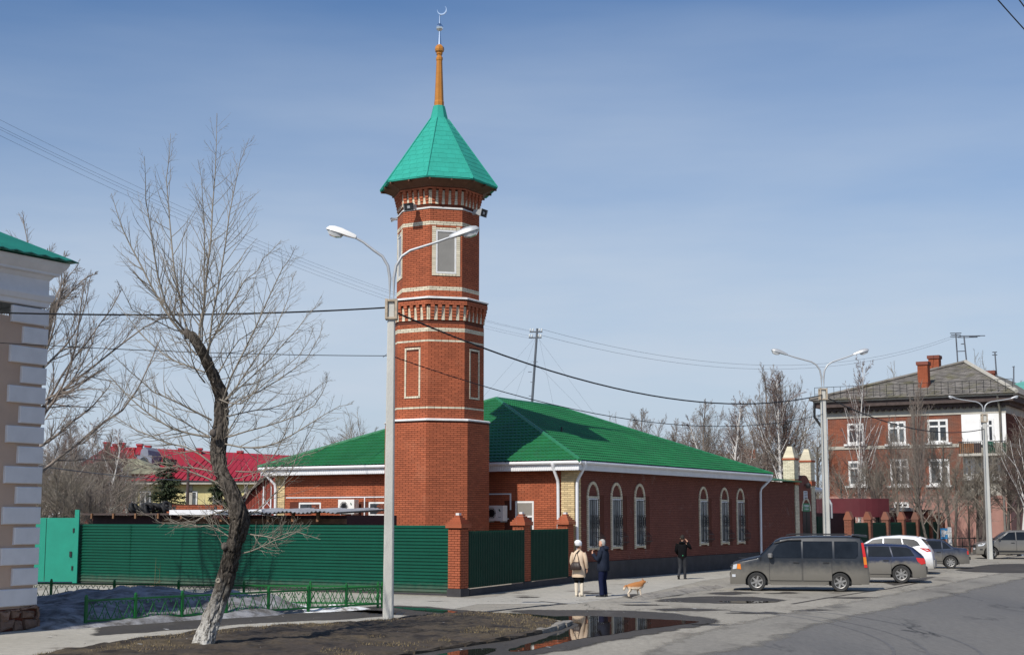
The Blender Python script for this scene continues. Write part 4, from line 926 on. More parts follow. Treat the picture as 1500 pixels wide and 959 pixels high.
for A_, B_ in (((-OV-.07, -OV-.07), (LX+OV+.07, -OV-.07)), ((-OV-.07, -OV-.07), (-OV-.07, LY+OV+.07))):
    b.tube([(A_[0], A_[1], FZ1-.08), (B_[0], B_[1], FZ1-.08)], .068, 8)
b.build('gutter', M['white'], mo, smooth=40)
def downpipe(x, y, ox, oy):
    b = MB(); b.tube([(x+ox*1.0, y+oy*1.0, FZ1-.10), (x+ox, y+oy, FZ1-.26), (x+ox*.12, y+oy*.12, FZ1-.75), (x+ox*.05, y+oy*.05, FZ1-.95), (x, y, .95), (x, y, .42), (x+ox*.2, y+oy*.2-.05, .28), (x+ox*.55, y+oy*.55-.1, .2)], .062, 10); b.build('downpipe', M['white'], mo, smooth=50)
    b = MB(); b.lathe([(.06, -.12), (.10, 0), (.10, .1)], 10, (x+ox, y+oy, FZ1-.14)); b.build('hopper', M['white'], mo)
downpipe(-.10, .62, -.42, .0); downpipe(.03, -.12, -.15, -.42); downpipe(sx_of(1109), -.12, .5, -.42); downpipe(-.10, LY-.1, -.42, .35)
# roof: metal tile relief
RH = None
yo0, yo1, xo0, xo1 = -OV-.10, LY+OV+.10, -OV-.10, LX+OV+.10; zr0 = FZ1-.04; half = (yo1-yo0)/2; xm0, xm1 = 6.5, 12.35; ym = (yo0+yo1)/2
ZRIDGE = zat(581, 64.0); rise = ZRIDGE-zr0
def tile_slope(origin, du, ds, half, wid, top0, top1):
    """du along the eave, ds up the slope (horizontal run half), heights by metal-tile profile; trapezoid with top edge from top0..top1"""
    slope_len = math.hypot(half, rise); nu = int(wid/.046); ns_ = int(slope_len/.35)
    us = np.linspace(0, wid, nu+1); rows = []
    for r in range(ns_):
        rows += [(r/ns_+.0001, 1.0), ((r+.55)/ns_, .75), ((r+.9)/ns_, .35), ((r+.985)/ns_, .0)]
    rows.append((1.0, .5)); T = np.array([q[0] for q in rows]); H = np.array([q[1] for q in rows])
    lo = top0*T[:, None]; hi = wid-(wid-top1)*T[:, None]; U = np.clip(us[None, :], lo, hi)
    wave = .5+.5*np.cos(2*pi*U/.184); wave = np.where(wave > .25, wave, .25)
    hgt = .04*wave + .045*H[:, None]
    d3 = Vector((ds.x*half, ds.y*half, rise)); nrm = Vector(du).cross(d3).normalized()
    if nrm.z < 0: nrm = -nrm
    P = np.array(origin)[None, None] + U[..., None]*np.array(du) + T[:, None, None]*np.array(d3) + hgt[..., None]*np.array(nrm)
    n0, n1 = P.shape[:2]; idx = np.arange(n0*n1).reshape(n0, n1)
    keep = (hi > lo+.001)[:-1, 0]
    w_ = (U[:-1, 1:]-U[:-1, :-1] > 1e-6) | (U[1:, 1:]-U[1:, :-1] > 1e-6)
    Fq = np.stack([idx[:-1, :-1], idx[:-1, 1:], idx[1:, 1:], idx[1:, :-1]], -1)[w_]
    return P.reshape(-1, 3), Fq
Vx, Fx = [], []; base = 0
for og, du, ds, wid, t0, t1, hf in (((xo0, yo0, zr0), Vector((1, 0, 0)), Vector((0, 1, 0)), xo1-xo0, xm0-xo0, xm1-xo0, half), ((xo0, yo0, zr0), Vector((0, 1, 0)), Vector((1, 0, 0)), yo1-yo0, half, half, xm0-xo0)):
    P, Fq = tile_slope(og, du, ds, hf, wid, t0, t1); Vx.append(P); Fx.append(Fq+base); base += len(P)
roof = npmesh('roof', np.concatenate(Vx), np.concatenate(Fx), M['green_tile'], mo, False, 'stuff')
b = MB(); b.add([(xo0, yo1, zr0), (xo1, yo1, zr0), (xo1, yo0, zr0), (xm1, ym, ZRIDGE), (xm0, ym, ZRIDGE)], [(0, 4, 3, 1), (1, 3, 2)]); b.add([(xo0, yo0, zr0-.01), (xo1, yo0, zr0-.01), (xo1, yo1, zr0-.01), (xo0, yo1, zr0-.01)], [(0, 1, 2, 3)]); b.build('roof_back', M['green_tile'], mo)
for A_, B_ in (((xo0, yo0, zr0), (xm0, ym, ZRIDGE)), ((xo0, yo1, zr0), (xm0, ym, ZRIDGE)), ((xm0, ym, ZRIDGE), (xm1, ym, ZRIDGE)), ((xo1, yo0, zr0), (xm1, ym, ZRIDGE))):
    MB().tube([(A_[0], A_[1], A_[2]+.03), (B_[0], B_[1], B_[2]+.03)], .085, 8).build('ridge_cap', M['green_cap'], mo)
# small roof pipe and wiring bits on the slope
pz = MB().tube([(4.6, 3.0, zr0+rise*.42), (4.6, 3.0, zr0+rise*.42+.35)], .04, 8).build('roof_pipe', M['iron'], mo)
# annex between the house and the gateway
AX1 = sx_of(1164); AZ = zat(704, 74.0)
an = thing('brick_annex', 'low dark brick annex wall with green roof joining house and gateway', 'annex', MC + E1*(LX+.0), RZ)
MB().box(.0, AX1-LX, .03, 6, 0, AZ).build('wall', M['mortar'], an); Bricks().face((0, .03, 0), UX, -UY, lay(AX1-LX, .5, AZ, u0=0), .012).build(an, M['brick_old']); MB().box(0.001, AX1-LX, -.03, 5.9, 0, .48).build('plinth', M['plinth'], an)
b = MB(); b.add([(.55, -.3, AZ+.02), (AX1-LX+.25, -.3, AZ+.02), (AX1-LX+.25, 6, AZ+.7), (.55, 6, AZ+.7), (.55, -.3, AZ+.09), (AX1-LX+.25, -.3, AZ+.09), (AX1-LX+.25, 6, AZ+.77), (.55, 6, AZ+.77)], [(0, 3, 2, 1), (4, 5, 6, 7), (0, 1, 5, 4), (1, 2, 6, 5), (2, 3, 7, 6), (3, 0, 4, 7)]); b.build('roof', M['green_cap'], an)
# gateway: two cream brick pylons with an arch wall between
gw = thing('entrance_gateway', 'entrance gateway of two tall cream brick pylons with arched dark door', 'gateway', MC + E1*sx_of(1166), RZ)
GW = sx_of(1190)-sx_of(1166)
def pylon(x, zt, label):
    w = .32; zs = zt-.75; core_ = MB().box(x-w+.012, x+w-.012, -w+.012+.3, w-.012+.3, 0, zs).build('pylon', M['mortar_lt'], gw)
    br = Bricks()
    for nn, uu in (((-1, 0), (0, -1)), ((0, -1), (1, 0))):
        O = Vector((x+nn[0]*(w-.012), .3+nn[1]*(w-.012), 0)) - Vector((uu[0], uu[1], 0))*w
        br.face(O, Vector((uu[0], uu[1], 0)), Vector((nn[0], nn[1], 0)), lay(2*w, 0.3, zs, [(0, 9, AZ-.12, AZ+.16)]), .012)
    br.build(core_, M['cream'])
    for z, hh in ((AZ-.10, .24), (zs-.02, .10)): MB().box(x-w-.035, x+w+.035, .3-w-.035, .3+w+.035, z, z+hh).build('red_band', M['brick_gate'], core_)
    z = zs+.08; k = 8
    for i in range(k):
        f = w-(w-.14)*i/(k-1); MB().box(x-f, x+f, .3-f, .3+f, z, z+.075).build('cap_course', M['cream'], core_); z += .08
pylon(0, zat(651, 77), ''); pylon(GW, zat(655, 79.5), '')
# arch wall, rounded top
aw = []; zA = zat(700, 78); 
pts = [(.36, 0), (.36, zA-.75)] + [(.36+(GW-.72)*(.5-.5*math.cos(t)), zA-.75+.95*math.sin(t)) for t in np.linspace(.15, pi-.15, 14)] + [(GW-.36, zA-.75), (GW-.36, 0)]
b = MB(); b.prism(pts, lambda x, z: (x, .0, z), lambda x, z: (x, .4, z)); b.build('arch_wall', M['brick_old'], gw)
cx = GW/2+.1; b = MB()
ra, rb = .62, .74; za = zat(748, 78)
for i in range(15):
    a0, a1 = pi*i/15+.015, pi*(i+1)/15-.015
    b.prism([(cx+ra*math.cos(a0), za+ra*math.sin(a0)), (cx+rb*math.cos(a0), za+rb*math.sin(a0)), (cx+rb*math.cos(a1), za+rb*math.sin(a1)), (cx+ra*math.cos(a1), za+ra*math.sin(a1))], lambda x, z: (x, -.03, z), lambda x, z: (x, .02, z))
b.build('arch_ring', M['cream'], gw)
dr = MB().box(cx-.6, cx+.6, -.02, -.002, .1, za).build('door', M['iron'], gw); MB().box(cx-.02, cx+.02, -.03, -.02, .1, za).build('door_seam', M['fence_dark'], dr); MB().box(cx+.1, cx+.14, -.06, -.02, 1.0, 1.15).build('handle', M['lamp_grey'], dr)
sg = MB().box(cx-.55, cx+.5, -.04, -.02, za-.02, za+.42).build('green_sign', M['sign_green'], gw)
def scribble(parent, x0, x1, z, h, n, y, m, seed):
    r = random.Random(seed); b = MB(); w = (x1-x0)/n
    for i in range(n):
        x = x0+i*w
        b.box(x, x+w*.22, y-.004, y, z, z+h)
        if r.random() < .8: b.box(x+w*.22, x+w*.7, y-.004, y, z+h*.8, z+h)
        if r.random() < .6: b.box(x+w*.22, x+w*.7, y-.004, y, z+h*.4, z+h*.55)
        if r.random() < .6: b.box(x+w*.55, x+w*.75, y-.004, y, z, z+h)
    b.build('lettering', m, parent)
scribble(sg, cx-.45, cx+.4, za+.22, .12, 7, -.041, M['sign_white'], 1); scribble(sg, cx-.35, cx+.3, za+.06, .09, 7, -.041, M['sign_white'], 2)
pq = MB().box(cx-.38, cx+.22, -.03, -.001, zat(731, 78), zat(718, 78)).build('plaque', M['sign_white'], gw)
for i in range(5): scribble(pq, cx-.32, cx+.16, zat(729.5, 78)+i*.085, .04, 9, -.031, M['ink'], 5+i)
MB().lathe([(.09, 0), (.15, .12), (.15, .2), (.06, .3)], 10, (cx-.1, -.2, zat(714, 78))).build('wall_lamp', M['iron'], gw); MB().box(cx-.12, cx-.08, -.2, 0, zat(712, 78)+.1, zat(712, 78)+.14).build('lamp_bracket', M['iron'], gw)
# air conditioners
def aircon(t_, z, label):
    p = MC + E2*t_ - E1*.12; t = thing('air_conditioner', label, 'air conditioner', (p.x, p.y, z), RZ+pi/2, 'outdoor air conditioner units')
    M0 = M['lamp_white']
    MB().box(-.42, .42, .05, .37, 0, .60).build('case', M0, t)
    b = MB(); b.lathe([(.235, .372), (.235, .385), (.215, .385), (.215, .374)], 20, M=Matrix.Translation((.11, 0, .30)) @ Matrix.Rotation(-pi/2, 4, 'X')); b.build('fan_ring', M0, t)
    b = MB(); b.lathe([(.0, .373), (.215, .374)], 20, M=Matrix.Translation((.11, 0, .30)) @ Matrix.Rotation(-pi/2, 4, 'X')); b.build('fan_opening', M['iron'], t)
    b = MB()
    for k in range(6):
        a = k*pi/3; b.box(-.006, .21, .378, .384, -.01, .01, Matrix.Translation((.11, 0, .30)) @ Matrix.Rotation(a, 4, 'Y'))
    for r_ in (.07, .14): b.lathe([(r_, .379), (r_+.012, .384)], 20, M=Matrix.Translation((.11, 0, .30)) @ Matrix.Rotation(-pi/2, 4, 'X'))
    b.build('fan_guard', M['iron'], t)
    for x in (-.3, .3): MB().box(x-.02, x+.02, -.12, .36, -.05, -.001).build('bracket', M['lamp_grey'], t)
    MB().box(-.40, -.36, -.118, .05, .06, .1).build('hose', M['white'], t)
    b = MB(); b.box(-.30, -.25, .371, .373, .36, .41); b.box(-.27, -.22, .371, .373, .40, .46); b.box(-.32, -.2, .371, .373, .14, .155); b.build('emblem', M['fence_green'], t)
aircon(ty_of(518), zat(752, 59.5), 'white air conditioner unit on the sunny wall left of the minaret')
aircon(ty_of(733), zat(762.5, 56.5), 'white air conditioner unit in the shade right of the minaret')
# ================================================================ STREET LAMPS
def street_lamp(base, scale, lw, rw, label, heads=('lamp_white', 'lamp_grey'), rz=0.0, zc=7.3, sect=.13):
    t = thing('street_lamp', label, 'street lamp', base, rz, 'concrete double arm street lamps')
    k = scale; zc_ = zc
    b = MB(); s = sect
    def ring(w, z): c = w*.28; return [(w-c, -w, z), (w, -w+c, z), (w, w-c, z), (w-c, w, z), (-w+c, w, z), (-w, w-c, z), (-w, -w+c, z), (-w+c, -w, z)]
    b.add(ring(s, -.1)+ring(s*.72, zc_), [(i, (i+1) % 8, 8+(i+1) % 8, 8+i) for i in range(8)]+[tuple(range(8, 16))]); b.build('post', M['concrete'], t)
    b = MB(); cw = s*.72+.03
    for x, y in ((-1, -1), (1, -1), (1, 1), (-1, 1)): b.box(x*cw-.03, x*cw+.03, y*cw-.03, y*cw+.03, zc_-.46, zc_+.04)
    for z in (zc_-.46, zc_-.02): b.box(-cw-.025, cw+.025, -cw-.025, cw+.025, z, z+.05)
    b.build('collar', M['rust_band'], t)
    for sgn, w, hm in ((-1, lw, heads[0]), (1, rw, heads[1])):
        rise_ = .66*k
        a = MB(); a.tube([(sgn*.05, 0, zc_-.1), (sgn*.05, 0, zc_+.55*k), (sgn*.10, 0, zc_+.85*k), (sgn*.24, 0, zc_+1.08*k), (sgn*.45, 0, zc_+1.22*k), (sgn*w*.75, 0, zc_+1.42*k), (sgn*w, 0, zc_+1.55*k)], (.042, .04, .038, .036, .034, .03, .028), 10)
        a.build('arm', M['lamp_grey'], t, smooth=60)
        d = Vector((sgn*.93, 0, .28)).normalized(); up = Vector((-d.z*sgn, 0, abs(d.x))); up = Vector((-sgn*.28, 0, .93)); o = Vector((sgn*(w-.05), 0, zc_+1.54*k)); L_ = .74*k; side = Vector((0, 1, 0)); vs = []; rs = []
        prof = [(0, .05, .05, -.05), (.08, .075, .07, -.06), (.28, .10, .095, -.06), (.52, .145, .125, -.055), (.75, .15, .125, -.05), (.92, .12, .09, -.04), (1.0, .06, .03, -.03)]
        for f, hw, ht, hb in prof:
            c = o + d*(f*L_); vs += [c - side*hw*k + up*hb*k*.6, c - side*hw*.9*k + up*ht*.45*k, c - side*hw*.5*k + up*ht*.9*k, c + up*ht*k, c + side*hw*.5*k + up*ht*.9*k, c + side*hw*.9*k + up*ht*.45*k, c + side*hw*k + up*hb*k*.6]
        n = 7; fs = [(i*n+j, i*n+j+1, (i+1)*n+j+1, (i+1)*n+j) for i in range(len(prof)-1) for j in range(n-1)] + [(i*n+n-1, i*n, (i+1)*n, (i+1)*n+n-1) for i in range(len(prof)-1)] + [tuple(range(n)), tuple(range((len(prof)-1)*n, len(prof)*n))]
        h_ = MB().add(vs, fs).build('lamp_head', M[hm], t, smooth=50)
        gl = MB(); vs = []
        pr2 = [(.42, .06, .0), (.48, .11, -.09), (.65, .13, -.125), (.85, .115, -.11), (.95, .06, -.03)]
        for f, hw, dz in pr2:
            c = o + d*(f*L_); vs += [c - side*hw*k - up*.03*k, c - side*hw*.7*k + up*(dz-.02)*k, c + side*hw*.7*k + up*(dz-.02)*k, c + side*hw*k - up*.03*k]
        fs = [(i*4+j, i*4+j+1, i*4+5+j, i*4+4+j) for i in range(4) for j in range(3)] + [(0, 1, 2, 3), (16, 17, 18, 19)]
        gl.add(vs, fs).build('lamp_cover', M['lamp_glass'], h_, smooth=40)
    return t
L1 = gp(568.5, 910); L1z = zat(441, L1.y)
street_lamp(L1, (zat(347, L1.y)-L1z)/1.55, .95, 1.47, 'tall pale concrete double lamp on the verge in front of the minaret', zc=L1z, sect=.125)
Y2 = 62.0; L2 = at(1213, 842, Y2); L2.z = 0; k2 = zat(570, Y2)
street_lamp(L2, (zat(519, Y2)-k2)/1.55, 1.55, 1.4, 'concrete double lamp rising behind the dark grey minivan', ('lamp_grey', 'lamp_grey'), zc=k2, sect=.15)
Y3 = 86; L3 = at(1450.5, 818, Y3); L3.z = 0; k3 = zat(607, Y3)
street_lamp(L3, (zat(584, Y3)-k3)/1.5, 1.7, 1.7, 'farthest concrete double lamp in front of the three storey house corner', ('lamp_grey', 'lamp_grey'), zc=k3, sect=.15)
# ================================================================ CABLES
def cable(label, A, B, sag, r, m='cable', group='overhead cables', n=24, name='cable'):
    pts = [A.lerp(B, i/n) + Vector((0, 0, -sag*4*(i/n)*(1-i/n))) for i in range(n+1)]
    o = MB().tube(pts, r, 5).build(name, M[m]); tag(o, label, 'cable', group); return o
def l1(v): p = L1.copy(); p.z = zat(v, L1.y); return p
def l2(v): p = L2.copy(); p.z = zat(v, Y2); return p
def l3(v): p = L3.copy(); p.z = zat(v, Y3); return p
cable('thick black cable from the left house past the bare tree to the near lamp', at(-150, 452, 30), l1(450), .16, .02)
cable('thick black cable sagging from the near lamp past the minaret to the middle lamp', l1(455), l2(578), 1.15, .024)
cable('thin black cable from the left house to the bracket on the near lamp', at(-150, 492, 30), l1(521), .10, .009)
cable('thin black cable from the near lamp bracket to the middle lamp', l1(521), l2(606), 1.05, .013)
cable('black cable from the middle lamp across the three storey house to the farthest lamp', l2(579), l3(628), .75, .026)
tag(cable('', l1(520)+Vector((-.2, 0, -.05)), l1(514), 0, .008, 'wire'), 'small black insulator bracket on the near lamp post', 'bracket')
PY = 76.0; pt = at(787, 481, PY); pbm = at(772, 600, PY)
up_ = thing('utility_pole', 'leaning dark wire pole with two cross arms behind the green roof', 'pole', (pbm.x, pbm.y, 0))
rel = lambda p: Vector(p)-Vector((pbm.x, pbm.y, 0))
MB().tube([(-.35, 0, 0), rel(pt)], (.085, .06), 8).build('post', M['wire'], up_)
for v in (486, 494.5):
    c = rel(at(786 - (v-481)*.15, v, PY)); b = MB().box(c.x-.34, c.x+.34, -.05, .05, c.z-.03, c.z+.03).build('cross_arm', M['wire'], up_)
    for x in (-.3, -.17, .17, .3): MB().lathe([(.03, 0), (.04, .06), (.04, .11), (.015, .15)], 7, (c.x+x, 0, c.z+.04)).build('insulator', M['white_stone'], b)
for v, d in ((530, .25), (545, -.2), (560, .2), (580, .2)):
    c = rel(at(787-(v-481)*.126, v, PY)); MB().box(min(c.x, c.x+d), max(c.x, c.x+d), -.015, .015, c.z, c.z+.03).build('step', M['wire'], up_)
for i, (v0, v1, q) in enumerate(((148, 484, -.32), (160, 486, -.2), (163, 492, -.32), (173, 496, -.2))):
    A = at(-120, v0-34, 40); B = at(785, v1, PY) + Vector((q, 0, 0)); cable(('topmost', 'second', 'third', 'lowest')[i]+' of the four thin grey wires crossing the sky to the leaning pole', A, B, .9, .0042, 'wire', 'thin grey overhead wires')
for i, (v0, v1) in enumerate(((482, 489), (491, 492))):
    cable(('upper', 'lower')[i]+' thin grey wire from the leaning pole to the roof antennas', at(793, v0, PY), at(1404, v1, 112), 2.2, .008, 'wire', 'thin grey overhead wires')
for i, (u, v, u0, v0) in enumerate(((700, 590, 782, 496), (724, 585, 780, 528), (812, 600, 790, 496), (885, 625, 790, 497), (870, 618, 783, 530), (752, 590, 784, 496))):
    cable('taut guy wire from the leaning pole down behind the green roof', at(u0, v0, PY), at(u, v, PY), 0, .004, 'wire', 'guy wires of the leaning pole', 2, 'guy_wire')
cable('left of the two black cables across the top right sky', at(1440, -25, 30), at(1530, 75, 34), .02, .016); cable('right of the two black cables across the top right sky', at(1475, -25, 30), at(1535, 55, 34), .02, .016)
cable('thin dark wire strung over the bare thicket behind the turquoise gate', at(-60, 662, 60), at(320, 705, 70), .25, .02, 'wire')
# ================================================================ VEHICLES
def interp(P, x): return float(np.interp(x, [p[0] for p in P], [p[1] for p in P]))
def car(name, label, cat, loc, head, W_, top, belt, sill, axles, wr, paint, wins, doors, tumble=.24, shield=None, rear=None, lamps=(), spokes=6, extra=None, plan0=.16, group='cars parked along the house'):
    t = thing(name, label, cat, loc, head, group); top = sorted(top); xr_, xf_ = top[0][0], top[-1][0]
    def plan(x):
        f = max(0, (x-(xf_-.75))/.75); r = max(0, ((xr_+.45)-x)/.45); return 1 - plan0*f**2.4 - plan0*.55*r**2.6
    def half(x, z):
        w = W_/2*plan(x)
        if z < .5: w *= .955+.045*max(0, (z-.2))/.3
        if z > belt: w -= tumble*(z-belt)*plan(x)
        elif z > .5: w -= .02*((z-.5)/(belt-.5))**2
        return w
    def T(x): return interp(top, x)
    xs = set(np.linspace(xr_, xf_, 56)) | {p[0] for p in top}
    for a in axles:
        R_ = wr+.07
        for q in np.linspace(-1, 1, 15): xs.add(a+R_*math.sin(q*pi/2))
    xs = sorted(xs); vs = []; n = 0
    def zb(x):
        z = sill
        if x > xf_-.5: z = sill-.02+.0*(x-xf_+.5)
        for a in axles:
            R_ = wr+.07
            if abs(x-a) < R_: z = max(z, wr-.02+math.sqrt(max(0, R_*R_-(x-a)**2)))
        return z
    for x in xs:
        Tx = T(x); b_ = min(belt, Tx-.075); z0 = min(zb(x), b_-.03); prof = []
        for f in (0, .25, .5, .75, 1): z = z0+(b_-z0)*f; prof.append((half(x, z)-(.015 if f == 0 else 0), z))
        e_ = max(Tx-.06, b_+.008); prof += [(half(x, e_)-.006, e_), (half(x, e_)-.055, Tx-.014), (half(x, e_)-.17, Tx), (half(x, e_)*.45, Tx+.018), (0, Tx+.025)]
        ring = [(x, y, z) for y, z in prof] + [(x, -y, z) for y, z in prof[-2::-1]]; n = len(ring); vs += ring
    fs = [(i*n+j, i*n+j+1, (i+1)*n+j+1, (i+1)*n+j) for i in range(len(xs)-1) for j in range(n-1)] + [tuple(range(n)), tuple(range((len(xs)-1)*n, len(xs)*n))]
    body = MB().add(vs, fs).build('body', M[paint], t, smooth=38)
    u = MB(); u.box(xr_+.25, xf_-.25, -W_*.36, W_*.36, sill-.02, .62)
    for a in axles: u.box(a-wr-.12, a+wr+.12, -W_/2+.06, W_/2-.06, wr+.0, .72) if False else None
    u.build('underbody', M['black_plastic'], t)
    for a in axles:                     # dark wheel housings
        for s in (-1, 1):
            h = MB(); R_ = wr+.065; pts = [(a+R_*math.cos(q), wr-.02+R_*math.sin(q)) for q in np.linspace(-.3, pi+.3, 16)]
            h.prism(pts, lambda x, z: (x, s*(W_/2-.33), z), lambda x, z: (x, s*(W_/2-.30), z)); vs_ = [(x, s*(W_/2-.05), z) for x, z in pts]+[(x, s*(W_/2-.33), z) for x, z in pts]; k = len(pts)
            h.add(vs_, [(i, i+1, k+i+1, k+i) for i in range(k-1)]); h.build('wheel_arch', M['black_plastic'], t)
    def side_plate(nm, poly, s, m, off=.007, parent=None, th=.03):
        b = MB(); b.prism(poly, lambda x, z: (x, s*(half(x, z)+off), z), lambda x, z: (x, s*(half(x, z)-th), z)); return b.build(nm, M[m], parent or t)
    for s in (1, -1):
        for w in wins: side_plate('side_window', w, s, 'carglass', .006)
        for x0, x1 in doors:
            zl = sill+.12; zt = belt-.015
            def strip(nm, poly, m, off, par): 
                b = MB(); k = 7; zz = np.linspace(poly[2], poly[3], k); xx = np.linspace(poly[0], poly[1], 4); V_ = [(x, s*(half(x, z)+off), z) for z in zz for x in xx]; b.add(V_, [(i*4+j, i*4+j+1, i*4+5+j, i*4+4+j) for i in range(k-1) for j in range(3)]); return b.build(nm, M[m], par, smooth=True)
            d0 = strip('door', (x0+.012, x1-.012, zl, zt), paint, .006, t); strip('door_gap', (x0, x1, zl-.015, zt+.005), 'black_plastic', .0025, d0)
            hx = x0+.20; hb = MB(); hb.box(hx-.11, hx+.09, s*(half(hx, belt-.13)+.008)-.012, s*(half(hx, belt-.13)+.008)+.018, belt-.155, belt-.115); hb.build('handle', M['black_plastic'], d0)
    def over(nm, x0, x1, m, inset0, inset1, off=.010):
        k = 10; V_ = []; 
        for x in np.linspace(x0, x1, k):
            f = (x-x0)/(x1-x0); Tx = T(x); e_ = max(Tx-.06, min(belt, Tx-.075)+.008); hw = half(x, e_)-(inset0+(inset1-inset0)*f)
            g_ = (T(x+.02)-T(x-.02))/.04; nx, nz = -g_/math.hypot(g_, 1), 1/math.hypot(g_, 1)
            for y in np.linspace(-1, 1, 9): V_.append((x+nx*off, y*hw, Tx+.022*(1-y*y)+.004+nz*off))
        MB().add(V_, [(i*9+j, i*9+j+1, i*9+10+j, i*9+9+j) for i in range(k-1) for j in range(8)]).build(nm, M[m], t, smooth=True)
    if shield: over('windscreen', shield[0], shield[1], 'screen', .10, .12)
    if rear: over('rear_window', rear[0], rear[1], 'carglass', .12, .12)
    for nm, m, poly, sides in lamps:
        for s in sides: side_plate(nm, poly, s, m, .014, None, .12)
    for a in axles:                     # wheels
        for s in (1, -1):
            w = link('wheel', None, t); w.location = (a, s*(W_/2-.115), wr); w.rotation_euler = (0, 0, 0 if s == 1 else pi)
            RX = Matrix.Rotation(-pi/2, 4, 'X')
            MB().lathe([(wr*.62, -.09), (wr*.9, -.10), (wr, -.07), (wr, .07), (wr*.93, .10), (wr*.66, .095), (wr*.62, .06)], 28, M=RX).build('tyre', M['tyre'], w, smooth=40)
            b = MB(); b.lathe([(wr*.66, .05), (wr*.655, .092), (wr*.60, .085), (wr*.56, .05), (wr*.56, -.05)], 24, M=RX); b.lathe([(.0, .088), (.05, .085), (.06, .06)], 10, M=RX)
            for q in range(spokes):
                an = 2*pi*q/spokes+.3; b.add([RX @ (Matrix.Rotation(an, 4, 'Z') @ Vector(p)) for p in ((.03, -.035, .075), (.03, .035, .075), (wr*.6, .028, .083), (wr*.6, -.028, .083), (.03, -.035, .04), (.03, .035, .04), (wr*.6, .028, .04), (wr*.6, -.028, .04))], [(0, 1, 2, 3), (0, 4, 5, 1), (1, 5, 6, 2), (2, 6, 7, 3), (3, 7, 4, 0)])
            b.build('rim', M['rim'], w); MB().lathe([(0, .02), (wr*.6, .02)], 20, M=RX).build('brake_disc', M['black_plastic'], w)
    if extra: extra(t, half, T)
    return t
def van_extra(t, half, T):
    MB().add([(-2.28, -.66, 1.80), (-2.28, .66, 1.80), (-1.80, .62, 1.86), (-1.80, -.62, 1.86), (-2.30, -.66, 1.87), (-2.30, .66, 1.87), (-1.85, .62, 1.90), (-1.85, -.62, 1.90)], [(0, 1, 2, 3), (4, 7, 6, 5), (0, 4, 5, 1), (1, 5, 6, 2), (2, 6, 7, 3), (3, 7, 4, 0)]).build('spoiler', M['van'], t)
    for s in (1, -1):
        MB().loft([(.94, s*.95, 1.10, .04, .04), (.94, s*.97, 1.13, .08, .10), (.94, s*.97, 1.24, .085, .11), (.94, s*.95, 1.27, .04, .05)], 10).build('mirror', M['rim'], t)
        MB().tube([(-1.75, s*.62, 1.86), (-1.6, s*.63, 1.90), (.2, s*.64, 1.90), (.4, s*.64, 1.86)], .014, 5).build('roof_rail', M['black_plastic'], t)
        MB().tube([(.80, s*(half(.8, 1.62)+.02), 1.60), (.35, s*(half(.35, 1.68)+.02), 1.70), (-.1, s*(half(-.1, 1.70)+.02), 1.71)], .025, 5).build('wind_deflector', M['black_plastic'], t)
        MB().box(-.9, .95, s*(half(0, .25)-.03) - .02, s*(half(0, .25)-.03)+.03, .20, .27).build('side_step', M['van'], t)
    MB().box(2.10, 2.32, -.62, .62, .50, .60).build('bumper_insert', M['black_plastic'], t); MB().box(2.16, 2.285, -.42, .42, .74, .86).build('grille', M['black_plastic'], t)
    MB().box(2.2, 2.30, -.42, .42, .78, .80).build('grille_bar', M['chrome'], t)
    MB().box(-2.34, -2.2, -.72, .72, .38, .62).build('rear_bumper', M['van'], t); MB().box(2.295, 2.31, -.26, .26, .36, .47).build('number_plate', M['sign_white'], t)
    MB().box(1.72, 2.02, .2, .24, 1.08, 1.10).build('wiper', M['black_plastic'], t)
VH = math.atan2(.19, -.98)
vr = gp(1238, 866.5); vf = gp(1115, 864.5)
vy = (vr.y+vf.y)/2+.84; vc = Vector(((vr.x+vf.x)/2*1.008-.03, vy, 0))
car('minivan', 'dusty dark grey minivan parked side on in front of the others', 'minivan', vc, VH, 1.70,
    [(2.31, .52), (2.27, .74), (2.2, .92), (1.9, 1.03), (1.30, 1.155), (1.0, 1.44), (.76, 1.68), (.58, 1.76), (.2, 1.81), (-.5, 1.835), (-1.6, 1.83), (-2.05, 1.80), (-2.16, 1.62), (-2.25, 1.05), (-2.29, .8), (-2.31, .5)],
    1.09, .24, (1.41, -1.36), .31, 'van',
    [[(.98, 1.12), (-.09, 1.12), (-.09, 1.67), (.50, 1.67), (.72, 1.52)], [(-.15, 1.12), (-1.12, 1.12), (-1.12, 1.67), (-.15, 1.67)], [(-1.19, 1.12), (-1.88, 1.12), (-1.96, 1.20), (-1.98, 1.62), (-1.92, 1.67), (-1.19, 1.67)]],
    [(-.11, .98), (-1.10, -.13)], .20, (.84, 1.28), None,
    [('headlight', 'clear_lamp', [(2.08, .74), (2.215, .72), (2.19, .87), (2.06, .90)], (1, -1)), ('indicator', 'orange_lamp', [(1.93, .72), (2.07, .74), (2.05, .90), (1.95, .90)], (1, -1)), ('fog_light', 'clear_lamp', [(2.12, .46), (2.24, .46), (2.24, .55), (2.12, .55)], (1, -1)),
     ('tail_light', 'red_lamp', [(-2.08, 1.62), (-2.155, 1.62), (-2.225, 1.15), (-2.13, 1.15)], (1, -1)), ('tail_indicator', 'orange_lamp', [(-2.13, 1.15), (-2.225, 1.15), (-2.25, .90), (-2.15, .90)], (1, -1)), ('tail_reverse_light', 'red_lamp', [(-2.15, .90), (-2.25, .90), (-2.26, .80), (-2.16, .80)], (1, -1))], 6, van_extra)
def place(u_rear, v_wheel, head, L_, y_w, side=.85):
    p = gp(u_rear, v_wheel); h = Vector((math.cos(head), math.sin(head), 0)); n = Vector((-h.y, h.x, 0)); return p + h*(L_/2) - n*side
wh = math.atan2(.24, -.97)
